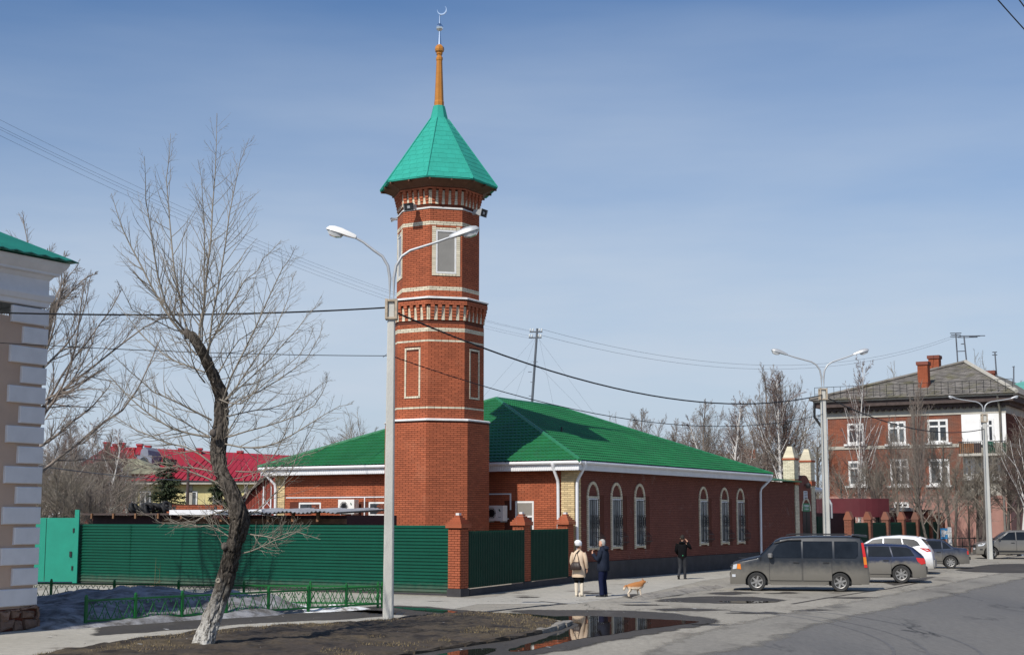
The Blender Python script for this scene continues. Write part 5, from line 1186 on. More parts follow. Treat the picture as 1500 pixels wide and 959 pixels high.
car('estate_car', 'navy blue estate car half dusty parked behind the minivan', 'estate car', place(1358, 854, wh, 4.6, 0), wh, 1.76,
    [(2.3, .5), (2.25, .70), (2.0, .82), (1.1, .96), (.35, 1.38), (.0, 1.44), (-.8, 1.455), (-1.6, 1.42), (-1.82, 1.32), (-2.22, .98), (-2.28, .85), (-2.30, .5)], .98, .22, (1.40, -1.38), .335, 'wagon',
    [[(.85, 1.0), (-.12, 1.0), (-.12, 1.37), (.30, 1.35)], [(-.18, 1.0), (-1.05, 1.0), (-.95, 1.37), (-.18, 1.375)], [(-1.10, 1.0), (-1.88, 1.03), (-1.72, 1.28), (-1.58, 1.34), (-1.0, 1.37)]], [(-.15, .92), (-1.02, -.17)], .42, (.42, 1.06), (-2.16, -1.84),
    [('tail_light', 'red_lamp', [(-1.93, .96), (-2.24, .93), (-2.28, .74), (-2.12, .70), (-1.98, .82)], (1, -1)), ('headlight', 'clear_lamp', [(1.9, .65), (2.2, .62), (2.1, .76), (1.85, .8)], (1, -1))], 7, lambda t, h, T: MB().box(-2.36, -2.2, -.6, .6, .35, .6).build('rear_bumper', M['wagon'], t))
wh2 = math.atan2(.33, -.94)
car('crossover_car', 'clean white crossover car parked between two dark cars', 'car', place(1368, 841, wh2, 4.5, 0), wh2, 1.82,
    [(2.25, .6), (2.2, .80), (1.9, .95), (1.1, 1.08), (.35, 1.52), (.0, 1.60), (-.8, 1.66), (-1.5, 1.62), (-1.75, 1.54), (-2.05, 1.20), (-2.2, .95), (-2.25, .5)], 1.10, .26, (1.36, -1.32), .36, 'whitecar',
    [[(.85, 1.13), (-.12, 1.13), (-.12, 1.54), (.30, 1.48)], [(-.18, 1.13), (-1.0, 1.13), (-.9, 1.56), (-.18, 1.555)], [(-1.05, 1.14), (-1.72, 1.26), (-1.6, 1.42), (-1.45, 1.50), (-.95, 1.55)]], [(-.15, .9), (-.98, -.17)], .40, (.42, 1.06), (-2.0, -1.77),
    [('tail_light', 'red_lamp', [(-1.70, 1.14), (-2.08, 1.12), (-2.17, 1.0), (-2.0, .98)], (1, -1))], 5, lambda t, h, T: (MB().box(-2.31, -2.15, -.7, .7, .32, .62).build('rear_bumper', M['rim'], t), MB().add([(-1.66, -.55, 1.58), (-1.66, .55, 1.58), (-1.95, .5, 1.50), (-1.95, -.5, 1.50), (-1.66, -.55, 1.62), (-1.66, .55, 1.62), (-1.95, .5, 1.53), (-1.95, -.5, 1.53)], [(0, 1, 2, 3), (4, 7, 6, 5), (0, 4, 5, 1), (1, 5, 6, 2), (2, 6, 7, 3), (3, 7, 4, 0)]).build('spoiler', M['whitecar'], t)))
wh3 = math.atan2(.22, -.97)
car('sedan_car', 'old dark blue saloon with dusty flanks and black windows', 'car', place(1421, 832.5, wh3, 4.2, 0, .82), wh3, 1.64,
    [(2.08, .55), (2.05, .75), (1.0, .90), (.35, 1.33), (.05, 1.40), (-.5, 1.40), (-.95, 1.34), (-1.42, .99), (-1.95, .96), (-2.05, .88), (-2.1, .5)], .92, .24, (1.2, -1.22), .30, 'sedan',
    [[(.75, .95), (-.1, .95), (-.1, 1.33), (.28, 1.30)], [(-.16, .95), (-.82, .95), (-.80, 1.31), (-.16, 1.335)], [(-.87, .96), (-1.25, .98), (-1.0, 1.22), (-.86, 1.29)]], [(-.13, .85), (-.86, -.15)], .38, (.42, .96), (-1.38, -.98),
    [('tail_light', 'red_lamp', [(-1.99, .86), (-2.06, .85), (-2.07, .68), (-2.0, .68)], (1, -1))], 8, lambda t, h, T: (MB().box(-2.16, -2.0, -.72, .72, .42, .56).build('rear_bumper', M['black_plastic'], t), MB().tube([(-.75, .5, 1.37), (-.95, .5, 1.75)], .008, 4).build('aerial', M['wire'], t), MB().box(-1.62, -1.60, .66, .80, .16, .36).build('mud_flap', M['black_plastic'], t)))
wh4 = math.atan2(.16, -.985)
fp = gp(1431, 818); h4 = Vector((math.cos(wh4), math.sin(wh4), 0)); n4 = Vector((-h4.y, h4.x, 0))
car('off_road_car', 'beige grey off road car whose nose points left by the kerb', 'car', fp - h4*2.15 - n4*.85, wh4, 1.82,
    [(2.15, .55), (2.1, .82), (1.95, .95), (1.05, 1.10), (.35, 1.60), (.05, 1.67), (-1.6, 1.68), (-1.9, 1.60), (-2.08, 1.1), (-2.15, .5)], 1.08, .30, (1.30, -1.30), .36, 'suv',
    [[(.82, 1.12), (-.1, 1.12), (-.1, 1.58), (.25, 1.56)], [(-.16, 1.12), (-1.0, 1.12), (-.96, 1.58), (-.16, 1.585)], [(-1.06, 1.12), (-1.8, 1.14), (-1.72, 1.52), (-1.02, 1.58)]], [(-.13, .86), (-.98, -.15)], .30, (.42, 1.02), None,
    [('headlight', 'clear_lamp', [(1.62, .92), (2.06, .84), (2.03, .74), (1.75, .78)], (1, -1)), ('fog_light', 'black_plastic', [(1.8, .52), (1.95, .52), (1.95, .60), (1.8, .60)], (1, -1))], 5,
    lambda t, h, T: (MB().box(2.05, 2.165, -.45, .45, .70, .80).build('grille', M['black_plastic'], t), MB().box(2.14, 2.17, -.26, .26, .52, .63).build('number_plate', M['sign_white'], t), MB().loft([(.85, .96, 1.10, .04, .05), (.85, .98, 1.2, .07, .1), (.85, .96, 1.27, .04, .05)], 8).build('mirror', M['suv'], t), MB().box(-1.2, 1.0, h(0, .4)-.005, h(0, .4)+.02, .42, .50).build('side_trim', M['black_plastic'], t)))
# ================================================================ PEOPLE
COVERED = {'pel', 'sp', 'ch', 'ls', 'le', 'rs', 're', 'lh', 'lk', 'rh', 'rk'}
def skin(name, pts, edges, m, parent, sub=1):
    me = bpy.data.meshes.new(name); keys = list(pts); me.from_pydata([pts[k][:3] for k in keys], [(keys.index(a), keys.index(b)) for a, b in edges], []); me.materials.append(m)
    o = link(name, me, parent); md = o.modifiers.new('skin', 'SKIN'); md.use_smooth_shade = True
    sv = me.skin_vertices[0].data
    for i, k in enumerate(keys): rr_ = pts[k][3]*(.72 if k in COVERED else 1); sv[i].radius = (rr_, rr_); sv[i].use_root = (i == 0)
    s = o.modifiers.new('subdivision', 'SUBSURF'); s.levels = s.render_levels = sub; return o
def chain(*n): return list(zip(n[:-1], n[1:]))
def hand_pts(P, E, tag_, w, d, up, r=.008, curl=.5):
    """palm and five fingers; d points along the hand, up is the back of the hand"""
    w, d, up = Vector(w), Vector(d).normalized(), Vector(up).normalized(); s = d.cross(up).normalized()
    palm = w+d*.05; P[tag_+'p'] = (*palm, .026); 
    for i, (o, l) in enumerate(((-.030, .060), (-.010, .072), (.010, .068), (.029, .052))):
        a = palm+d*.035+s*o; b = a+d*l*.55-up*l*curl*.3; c = b+d*l*.3-up*l*curl*.6
        for k, q, rr in (('a', a, .0105), ('b', b, .0085), ('c', c, .0070)): P[f'{tag_}{i}{k}'] = (*q, rr)
        E += chain(tag_+'p', f'{tag_}{i}a', f'{tag_}{i}b', f'{tag_}{i}c')
    a = palm-d*.015-s*.032-up*.005; b = a+d*.03-s*.018; c = b+d*.025-up*.01
    for k, q, rr in (('a', a, .012), ('b', b, .010), ('c', c, .008)): P[f'{tag_}t{k}'] = (*q, rr)
    E += chain(tag_+'p', tag_+'ta', tag_+'tb', tag_+'tc')
def head(parent, c, yaw, hairm, hairlen, pitch=0.0):
    """head with face looking along +y before the yaw; c = centre of skull"""
    Mh = Matrix.Translation(c) @ Matrix.Rotation(yaw, 4, 'Z') @ Matrix.Rotation(pitch, 4, 'X'); b = MB()
    rings = [(-.125, .02, .035, .035), (-.105, .025, .052, .055), (-.075, .018, .062, .075), (-.04, .006, .069, .088), (0, 0, .074, .094), (.04, -.004, .074, .094), (.075, -.008, .064, .082), (.10, -.012, .043, .056), (.115, -.014, .012, .016)]
    n = 18; vs = []
    for z, oy, rx, ry in rings:
        for j in range(n):
            a = 2*pi*j/n; x, y = rx*math.cos(a), ry*math.sin(a)
            if y > 0:
                f = max(0, 1-abs(x)/.018)
                if abs(z+.04) < .001: y += .024*f          # nose tip
                if abs(z) < .001: y += .006*f - .006*max(0, 1-abs(abs(x)-.03)/.02)
                if abs(z+.105) < .001: y += .006*f          # chin
            vs.append(Mh @ Vector((x, y+oy, z)))
    fs = [(i*n+j, i*n+(j+1) % n, (i+1)*n+(j+1) % n, (i+1)*n+j) for i in range(len(rings)-1) for j in range(n)]+[tuple(range(n))[::-1], tuple(range((len(rings)-1)*n, len(rings)*n))]
    for s in (-1, 1):                                        # ears
        bb = len(vs); 
        for q in range(8):
            a = 2*pi*q/8; vs.append(Mh @ Vector((s*.074, -.005+.018*math.cos(a), -.02+.03*math.sin(a)))); 
        for q in range(8):
            a = 2*pi*q/8; vs.append(Mh @ Vector((s*.090, -.012+.020*math.cos(a), -.018+.032*math.sin(a))))
        fs += [(bb+q, bb+(q+1) % 8, bb+8+(q+1) % 8, bb+8+q) for q in range(8)]+[tuple(range(bb+8, bb+16))]
    hd = MB().add(vs, fs).build('head', M['skin'], parent, smooth=True)
    for s in (-1, 1): MB().lathe([(.0, -.009), (.008, -.005), (.010, 0), (.008, .005), (0, .009)], 8, M=Mh @ Matrix.Translation((s*.03, .083, .002))).build('eye', M['eye'], hd)
    MB().loft([(0, 0, -.004, .016, .004), (0, 0, .004, .018, .005)], 8).build('mouth', M['lips'], hd).matrix_local = Mh @ Matrix.Translation((0, .090, -.072))
    if hairm:
        vs = []; n = 18; hr = [(-hairlen, -.028, .070, .072), (-.04, -.02, .082, .090), (0, -.016, .086, .097), (.045, -.013, .086, .100), (.085, -.012, .074, .09), (.112, -.014, .050, .062), (.130, -.016, .014, .018)]
        for z, oy, rx, ry in hr:
            for j in range(n):
                a = 2*pi*j/n; x, y = rx*math.cos(a), ry*math.sin(a)
                if z < .05 and y > 0: y *= .15            # hairline open at the face
                k = 1+.045*math.sin(j*4.1+z*60); vs.append(Mh @ Vector((x*k, y*k+oy, z)))
        fs = [(i*n+j, i*n+(j+1) % n, (i+1)*n+(j+1) % n, (i+1)*n+j) for i in range(len(hr)-1) for j in range(n)]+[tuple(range((len(hr)-1)*n, len(hr)*n))]
        MB().add(vs, fs).build('hair', hairm, hd, smooth=True)
    return hd, Mh
def shoe(parent, m, x, y, yaw, L_=.27, heel=0.0, name='shoe'):
    b = MB(); rings = []
    for f, w, h in ((-.5, .030, .07), (-.4, .038, .085), (-.15, .040, .085), (.1, .044, .065), (.3, .048, .05), (.44, .040, .04), (.5, .015, .02)): rings.append((f*L_, w, h))
    vs = []; n = 8
    for yy, w, h in rings:
        hz = heel*max(0, (.15*L_-yy)/(.65*L_))
        vs += [(-w, yy, .0+hz), (w, yy, 0+hz), (w*1.03, yy, .02+hz), (w*.85, yy, h*.8+hz), (w*.4, yy, h+hz), (-w*.4, yy, h+hz), (-w*.85, yy, h*.8+hz), (-w*1.03, yy, .02+hz)]
    fs = [(i*n+j, i*n+(j+1) % n, (i+1)*n+(j+1) % n, (i+1)*n+j) for i in range(len(rings)-1) for j in range(n)]+[tuple(range(n)), tuple(range((len(rings)-1)*n, len(rings)*n))]
    b.add(vs, fs)
    if heel: b.loft([(0, -.43*L_, 0, .018, .018), (0, -.42*L_, heel, .03, .035)], 8)
    o = b.build(name, m, parent, smooth=50); o.location = (x, y, .0); o.rotation_euler = (0, 0, yaw); return o
def leg_tube(parent, name, m, pts, rad, n=12): return MB().tube(pts, rad, n).build(name, m, parent, smooth=60)
# --- woman: stands with her back to us, hat, beige coat, shoulder bag
wp = gp(848, 873); wm = thing('person', 'woman in white hat, beige coat and pale knee boots seen from behind', 'person', (wp.x, wp.y, .0), math.radians(-22))
P = {}; E = []
P.update(pel=(0, 0, .92, .12), sp=(0, 0, 1.12, .12), ch=(0, -.01, 1.28, .13), nk=(0, 0, 1.42, .055), hd=(0, .02, 1.50, .05),
         ls=(-.16, 0, 1.36, .055), le=(-.235, .0, 1.10, .042), lw=(-.20, .10, .90, .030), rs=(.16, 0, 1.36, .055), re=(.24, .01, 1.09, .042), rw=(.235, .12, .86, .030),
         lh=(-.085, 0, .86, .085), lk=(-.085, .01, .47, .055), la=(-.085, 0, .10, .04), rh=(.085, 0, .86, .085), rk=(.09, .03, .47, .055), ra=(.09, .03, .10, .04))
E += chain('pel', 'sp', 'ch', 'nk', 'hd')+chain('ch', 'ls', 'le', 'lw')+chain('ch', 'rs', 're', 'rw')+chain('pel', 'lh', 'lk', 'la')+chain('pel', 'rh', 'rk', 'ra')
hand_pts(P, E, 'L', (-.20, .10, .90), (.1, .3, -1), (-1, 0, 0)); E.append(('lw', 'Lp')); hand_pts(P, E, 'R', (.235, .12, .86), (0, .2, -1), (1, 0, 0)); E.append(('rw', 'Rp'))
skin('body', P, E, M['skin'], wm)
b = MB(); b.loft([(0, .0, .60, .215, .165), (0, 0, .62, .22, .17), (0, 0, .80, .205, .160), (0, -.005, .92, .195, .15), (0, -.01, 1.08, .165, .13), (0, -.015, 1.24, .185, .135), (0, -.012, 1.33, .19, .115), (0, -.005, 1.40, .13, .085), (0, 0, 1.45, .065, .062), (0, 0, 1.47, .062, .06)], 20, 2.2)
for s in (-1, 1): b.tube([(s*.165, -.0, 1.355), (s*.215, -.005, 1.23), (s*.245, .0, 1.09), (s*.242, .05, .99), (s*(.205 if s < 0 else .238), .105, .885)], (.072, .068, .060, .056, .050), 12)
b.build('coat', M['coat_beige'], wm, smooth=60)
MB().loft([(0, 0, .50, .165, .125), (0, 0, .66, .19, .145)], 16).build('skirt', M['black_cloth'], wm, smooth=60)
for x, y in ((-.085, .0), (.09, .03)):
    MB().tube([(x, y, .04), (x, y, .12), (x, y+.005, .28), (x, y+.01, .42)], (.045, .045, .062, .066), 12).build('boot', M['boot_cream'], wm, smooth=60)
    MB().tube([(x, y+.01, .42), (x, y+.01, .60)], (.055, .065), 10).build('stocking', M['black_cloth'], wm, smooth=60)
shoe(wm, M['boot_cream'], -.085, .04, .15, .24, .05, 'boot_foot'); shoe(wm, M['boot_cream'], .09, .07, -.5, .24, .05, 'boot_foot')
hd, Mh = head(wm, Vector((0, .02, 1.585)), math.radians(-35), M['dark_hair'], .06)
h = MB().loft([(0, -.01, -.035, .090, .103), (0, -.012, .0, .097, .110), (0, -.02, .045, .112, .122), (0, -.03, .09, .110, .118), (0, -.035, .125, .088, .094), (0, -.035, .148, .05, .055), (0, -.035, .156, .015, .015)], 18).build('hat', M['white_knit'], wm, smooth=True); h.matrix_local = Mh @ Matrix.Translation((0, 0, .025))
ca, sa = math.cos(math.radians(-22)), math.sin(math.radians(-22))
def wl(x, y, z): return Vector((wp.x+ca*x-sa*y, wp.y+sa*x+ca*y, z))
bag = thing('handbag', 'dark brown slouchy handbag hanging from the woman in the beige coat', 'handbag', wl(-.02, -.24, .0), math.radians(-22))
MB().loft([(0, 0, .83, .17, .05), (0, 0, .86, .195, .075), (0, 0, .95, .18, .07), (0, .01, 1.04, .14, .045), (0, .02, 1.08, .10, .02)], 16, 2.6).build('pouch', M['bag'], bag, smooth=60)
MB().tube([(-.10, .03, 1.06), (-.06, .085, 1.22), (-.02, .10, 1.34), (.06, .17, 1.445), (.05, .25, 1.44)], .012, 6).build('strap', M['bag'], bag); MB().tube([(.10, .03, 1.06), (.06, .085, 1.22), (.02, .10, 1.34), (.08, .17, 1.445)], .012, 6).build('strap', M['bag'], bag)
for x in (-.06, .0, .06): MB().tube([(x, -.05, .86), (x*1.1, -.078, .95), (x*.8, -.04, 1.04)], .006, 4).build('fold_seam', M['black_plastic'], bag)
# --- man: navy jacket, faces left, right hand raised to the mouth
mp_ = gp(884, 873.5); ym_ = math.radians(62); man = thing('person', 'grey haired man in navy jacket and blue trousers raising a hand to his mouth', 'person', (mp_.x, mp_.y, 0), ym_)
P = {}; E = []
P.update(pel=(0, 0, .95, .13), sp=(0, 0, 1.15, .13), ch=(0, 0, 1.34, .15), nk=(0, .01, 1.50, .06), hd=(0, .03, 1.58, .055),
         ls=(-.19, 0, 1.42, .06), le=(-.25, .05, 1.14, .05), lw=(-.17, .29, 1.34, .034), rs=(.19, 0, 1.42, .06), re=(.26, -.01, 1.12, .05), rw=(.25, .06, .88, .034),
         lh=(-.10, 0, .90, .10), lk=(-.12, .03, .50, .065), la=(-.12, 0, .10, .045), rh=(.10, 0, .90, .10), rk=(.12, .04, .50, .065), ra=(.13, .0, .10, .045))
E += chain('pel', 'sp', 'ch', 'nk', 'hd')+chain('ch', 'ls', 'le', 'lw')+chain('ch', 'rs', 're', 'rw')+chain('pel', 'lh', 'lk', 'la')+chain('pel', 'rh', 'rk', 'ra')
hand_pts(P, E, 'L', (-.17, .29, 1.34), (.55, .35, .75), (-.5, .8, 0), curl=1.2); E.append(('lw', 'Lp')); hand_pts(P, E, 'R', (.25, .06, .88), (0, .2, -1), (1, 0, 0)); E.append(('rw', 'Rp'))
skin('body', P, E, M['skin'], man)
b = MB(); b.loft([(0, 0, .80, .225, .175), (0, 0, .82, .235, .185), (0, 0, .98, .23, .18), (0, -.005, 1.12, .215, .165), (0, -.01, 1.30, .225, .165), (0, -.01, 1.42, .215, .13), (0, -.005, 1.49, .13, .09), (0, .01, 1.55, .085, .08), (0, .015, 1.57, .08, .075)], 20, 2.3)
b.tube([(-.19, 0, 1.43), (-.235, .02, 1.28), (-.25, .06, 1.15), (-.22, .15, 1.20), (-.17, .27, 1.325)], (.085, .082, .074, .066, .055), 12); b.tube([(.19, 0, 1.43), (.245, -.01, 1.27), (.26, -.01, 1.12), (.255, .03, .98), (.25, .06, .89)], (.085, .08, .07, .063, .056), 12)
b.build('jacket', M['navy_cloth'], man, smooth=60)
MB().loft([(0, -.10, 1.44, .10, .04), (0, -.13, 1.49, .14, .06), (0, -.10, 1.56, .12, .06), (0, -.07, 1.585, .09, .035)], 14).build('hood', M['navy_cloth'], man, smooth=60)
for s, k in ((-1, .03), (1, .04)):
    MB().tube([(s*.105, 0, .90), (s*.11, .01, .72), (s*.12, k, .50), (s*.122, .01, .28), (s*.125, -.005, .06)], (.112, .10, .082, .076, .078), 14).build('trouser_leg', M['navy_dark'], man, smooth=60)
    shoe(man, M['black_plastic'], s*.125, .05, -s*.25, .30)
hd, Mh = head(man, Vector((0, .04, 1.665)), math.radians(12), M['grey_hair'], .075)
# --- man in black walking away with a hand to his ear
bp_ = gp(1000, 848); by = math.radians(-18); bm_ = thing('person', 'man in black top and dark jeans walking away with hand to ear', 'person', (bp_.x, bp_.y, 0), by)
P = {}; E = []
P.update(pel=(0, 0, .93, .12), sp=(0, .0, 1.12, .12), ch=(0, .01, 1.32, .14), nk=(0, .02, 1.48, .058), hd=(0, .04, 1.56, .05),
         ls=(-.18, .01, 1.40, .055), le=(-.25, -.02, 1.13, .045), lw=(-.20, .16, .99, .032), rs=(.18, .01, 1.40, .055), re=(.32, .07, 1.24, .046), rw=(.185, .12, 1.50, .032),
         lh=(-.09, 0, .88, .095), lk=(-.10, .06, .48, .06), la=(-.14, -.14, .13, .042), rh=(.09, 0, .88, .095), rk=(.08, .12, .50, .06), ra=(.06, .18, .10, .042))
E += chain('pel', 'sp', 'ch', 'nk', 'hd')+chain('ch', 'ls', 'le', 'lw')+chain('ch', 'rs', 're', 'rw')+chain('pel', 'lh', 'lk', 'la')+chain('pel', 'rh', 'rk', 'ra')
hand_pts(P, E, 'R', (.185, .12, 1.50), (-.5, .0, .9), (.9, 0, .4), curl=.8); E.append(('rw', 'Rp')); hand_pts(P, E, 'L', (-.20, .16, .99), (.3, .7, -.6), (-1, 0, 0)); E.append(('lw', 'Lp'))
skin('body', P, E, M['skin'], bm_)
b = MB(); b.loft([(0, 0, .86, .17, .135), (0, 0, .90, .18, .14), (0, .0, 1.08, .175, .135), (0, .005, 1.26, .205, .145), (0, .005, 1.38, .20, .12), (0, .01, 1.45, .12, .085), (0, .02, 1.50, .075, .07), (0, .02, 1.52, .07, .065)], 20, 2.3)
b.tube([(-.18, .01, 1.41), (-.22, -.01, 1.27), (-.25, -.02, 1.13), (-.23, .07, 1.06), (-.205, .15, 1.0)], (.078, .072, .062, .055, .046), 12); b.tube([(.18, .01, 1.41), (.25, .04, 1.33), (.32, .07, 1.24), (.26, .10, 1.36), (.195, .12, 1.48)], (.078, .072, .064, .056, .046), 12)
b.build('hooded_top', M['black_cloth'], bm_, smooth=60); MB().loft([(0, -.09, 1.40, .09, .03), (0, -.11, 1.45, .11, .045), (0, -.07, 1.51, .09, .03)], 12).build('hood', M['black_cloth'], bm_, smooth=60)
M['jeans'] = mat('charcoal jeans', (.028, .03, .036), .85, var=.2, vs=8)
MB().tube([(-.095, 0, .90), (-.095, .03, .70), (-.10, .06, .48), (-.12, -.05, .28), (-.14, -.13, .10)], (.105, .09, .07, .06, .055), 12).build('trouser_leg', M['jeans'], bm_, smooth=60); MB().tube([(.095, 0, .90), (.09, .07, .70), (.08, .12, .50), (.07, .15, .28), (.06, .18, .08)], (.105, .09, .07, .06, .058), 12).build('trouser_leg', M['jeans'], bm_, smooth=60)
o = shoe(bm_, M['black_plastic'], -.14, -.10, .15, .28); o.rotation_euler = (-.75, 0, .15); o.location.z = .05; shoe(bm_, M['black_plastic'], .06, .24, -.1, .28)
MB().box(.03, .07, -.155, -.14, .93, .97).build('belt_clip', M['sign_green'], bm_)
hd, Mh = head(bm_, Vector((0, .06, 1.635)), math.radians(8), M['dark_hair'], .05)
# --- dog
dp = gp(930, 874); dy = math.radians(8); dog = thing('dog', 'small ginger and white dog standing with its head turned right', 'dog', (dp.x, dp.y, 0), dy)
P = {}; E = []
P.update(pel=(-.16, 0, .35, .135), mid=(-.02, 0, .33, .14), ch=(.12, 0, .34, .15), nk=(.215, -.005, .41, .098), hd=(.275, -.02, .480, .076), mz=(.335, -.03, .465, .040), ns=(.37, -.035, .455, .022),
         t1=(-.25, .0, .36, .04), t2=(-.31, -.01, .33, .05), t3=(-.35, -.02, .26, .052), t4=(-.36, -.03, .20, .02))
E += chain('pel', 'mid', 'ch', 'nk', 'hd', 'mz', 'ns')+chain('pel', 't1', 't2', 't3', 't4')
for s, q in ((-1, 'a'), (1, 'b')):
    y = s*.07; dx = .03*s
    P.update({'h1'+q: (-.18, y, .29, .058), 'h2'+q: (-.13+dx, y, .215, .036), 'h3'+q: (-.205+dx, y, .125, .020), 'h4'+q: (-.195+dx, y, .035, .019), 'h5'+q: (-.165+dx, y, .018, .019),
              'f1'+q: (.14, y, .27, .05), 'f2'+q: (.125-dx, y, .195, .030), 'f3'+q: (.145-dx, y, .11, .020), 'f4'+q: (.15-dx, y, .035, .019), 'f5'+q: (.175-dx, y, .018, .020)})
    E += chain('pel', 'h1'+q, 'h2'+q, 'h3'+q, 'h4'+q, 'h5'+q)+chain('ch', 'f1'+q, 'f2'+q, 'f3'+q, 'f4'+q, 'f5'+q)
COVERED = set(); skin('body', P, E, M['dog_fur'], dog, 2)
for s in (-1, 1):
    MB().add([(.255, -.02+s*.015, .535), (.255, -.02+s*.058, .515), (.275, -.02+s*.05, .52), (.235, -.02+s*.062, .60)], [(0, 1, 3), (1, 2, 3), (2, 0, 3), (0, 2, 1)]).build('ear', M['dog_ginger'], dog)
    MB().lathe([(0, -.009), (.009, 0), (0, .009)], 8, (.322, -.026+s*.034, .500)).build('eye', M['eye'], dog)
MB().loft([(.388, -.036, .452, .008, .008), (.388, -.036, .462, .014, .013), (.386, -.036, .474, .008, .01)], 8).build('nose', M['eye'], dog)
MB().loft([(.335, -.03, .445, .05, .030), (.34, -.03, .463, .056, .036), (.33, -.03, .482, .03, .030), (.305, -.025, .515, .012, .014)], 10).build('muzzle_blaze', M['dog_white'], dog, smooth=True)
MB().loft([(.215, -.002, .27, .02, .03), (.235, -.002, .33, .055, .07), (.255, -.006, .40, .05, .06), (.262, -.01, .44, .03, .04)], 10).build('white_chest', M['dog_white'], dog, smooth=True)
# ================================================================ THREE STOREY HOUSE, RIGHT
AP = at(1482, 806, 101.0); AP.z = 0
ap = thing('apartment_house', 'three storey red brick house over a pink ground floor, grey hipped roof', 'house', AP, RZ)
def tA(u):
    a = (u-750)/F/1.004; return (a*AP.y-AP.x)/(E2.x-a*E2.y)
YA = lambda t_: AP.y+E2.y*t_
def zA_(v, u=1400): return zat(v, YA(tA(u)))
AW = tA(1214); AL = 30.0; AZ1 = zA_(598); zP = zA_(731); zW = zA_(607)
MB().box(.0, AL, .0, AW, zP, zW).build('wall', M['mortar'], ap)
MB().box(-.05, AL, -.05, AW+.05, 0, zP+.1).build('pink_storey', M['pink'], ap)
MB().box(-.04, AL, -.04, AW+.04, zW, AZ1+.1).build('cornice_band', M['cream_plaster'], ap)
zs1 = zA_(652)
MB().box(-.07, AL, -.07, AW+.07, zs1-.12, zs1+.12).build('string_course', M['cream_plaster'], ap); MB().box(-.10, AL, -.10, AW+.1, zP+.02, zP+.25).build('string_course', M['pink'], ap)
EXT = 1.0
MB().box(-.35, AL, -.35, AW+.35, AZ1+.1, AZ1+.35).build('eaves_board', M['dark_wood'], ap); MB().box(-.7, AL, -.7, AW+.7, AZ1+.35, AZ1+.75).build('eaves', M['dark_wood'], ap); MB().box(-.82, AL, -.82, AW+.82, AZ1+.75, AZ1+.88).build('gutter', M['cream_plaster'], ap)
b = MB()
for i in range(int((AW+.7)/.45)): b.box(-.33, -.06, i*.45, i*.45+.2, AZ1-.02, AZ1+.098)
b.build('dentil_row', M['dark_wood'], ap, kind='stuff')
zr = AZ1+.88; zt = zat(528, 108)
ta, tb = -1.0, AW+1.0; tm_ = tA(1385)
b = MB(); b.add([(-1, ta, zr), (-1, tb, zr), (AL, tb, zr), (AL, ta, zr), (7.5, tm_, zt), (AL, tm_, zt)], [(0, 1, 4), (1, 2, 5, 4), (3, 0, 4, 5), (0, 3, 2, 1)]); b.build('roof', M['grey_slate'], ap)
sl = MB(); A0, B0, T0 = Vector((-1, ta, zr)), Vector((-1, tb, zr)), Vector((7.5, tm_, zt)); nr = (B0-A0).cross(T0-A0).normalized(); nr = nr if nr.z > 0 else -nr
slates = []; rs = random.Random(4)
for r in range(22):
    f0, f1 = r/22, (r+1.15)/22; a0, b0 = A0.lerp(T0, f0), B0.lerp(T0, f0); k = int((b0-a0).length/.55)
    for i in range(k):
        x0, x1 = (i+.02)/k, (i+.98)/k; up_v = (T0-(A0+B0)/2)/22*1.15; o_ = nr*(.03+rs.random()*.03)
        p = [a0.lerp(b0, x0)+o_, a0.lerp(b0, x1)+o_, a0.lerp(b0, x1)+up_v*.98+nr*.008, a0.lerp(b0, x0)+up_v*.98+nr*.008]
        if f1 < .98: sl.add(p+[q-nr*.02 for q in p], [(0, 1, 2, 3), (0, 4, 5, 1), (1, 5, 6, 2), (3, 7, 4, 0)])
sl.build('slate_cover', M['grey_slate'], ap, kind='stuff')
MB().tube([A0+nr*.1, T0+nr*.1], .16, 6).build('hip_cap', M['cream_plaster'], ap); MB().tube([B0+nr*.1, T0+nr*.1], .14, 6).build('hip_cap', M['grey_slate'], ap)
b = MB()                                   # eaves railing
for i in range(30):
    y = ta+.3+(tb-ta-.6)*i/29; b.tube([(-.7, y, zr+.0), (-.7, y, zr+1.0)], .018, 4)
for z in (.5, 1.0): b.tube([(-.7, ta+.3, zr+z), (-.7, tb-.3, zr+z)], .018, 4)
b.build('roof_railing', M['iron'], ap)
def chimney(u0, u1, v0, v1, s, nm='chimney'):
    Y = AP.y+E1.y*s; a = at((u0+u1)/2, v0, Y+3); loc = Vector((a.x, a.y, 0))-AP; x, y = loc.dot(E1), loc.dot(E2); w = (u1-u0)*.5*Y/F*.78; z1 = zat(v0, a.y); z0 = zat(v1, a.y)-.8
    o = MB().box(x-w, x+w, y-w, y+w, z0, z1-.25).build(nm, M['mortar'], ap)
    B = Bricks()
    for nn, uu in (((-1, 0), (0, -1)), ((0, -1), (1, 0))):
        O = Vector((x+nn[0]*(w-.0), y+nn[1]*w, 0))-Vector((uu[0], uu[1], 0))*w; B.face(O, Vector((uu[0], uu[1], 0)), Vector((nn[0], nn[1], 0)), lay(2*w, z0, z1-.25), .014)
    B.build(o, M['brick_gate']); MB().box(x-w-.08, x+w+.08, y-w-.08, y+w+.08, z1-.25, z1).build('chimney_cap', M['brick_old'], o)
chimney(1343, 1362, 530, 577, 1.5); chimney(1359, 1378.5, 521, 547, 6.5); chimney(1445, 1458.5, 543, 556, 6)
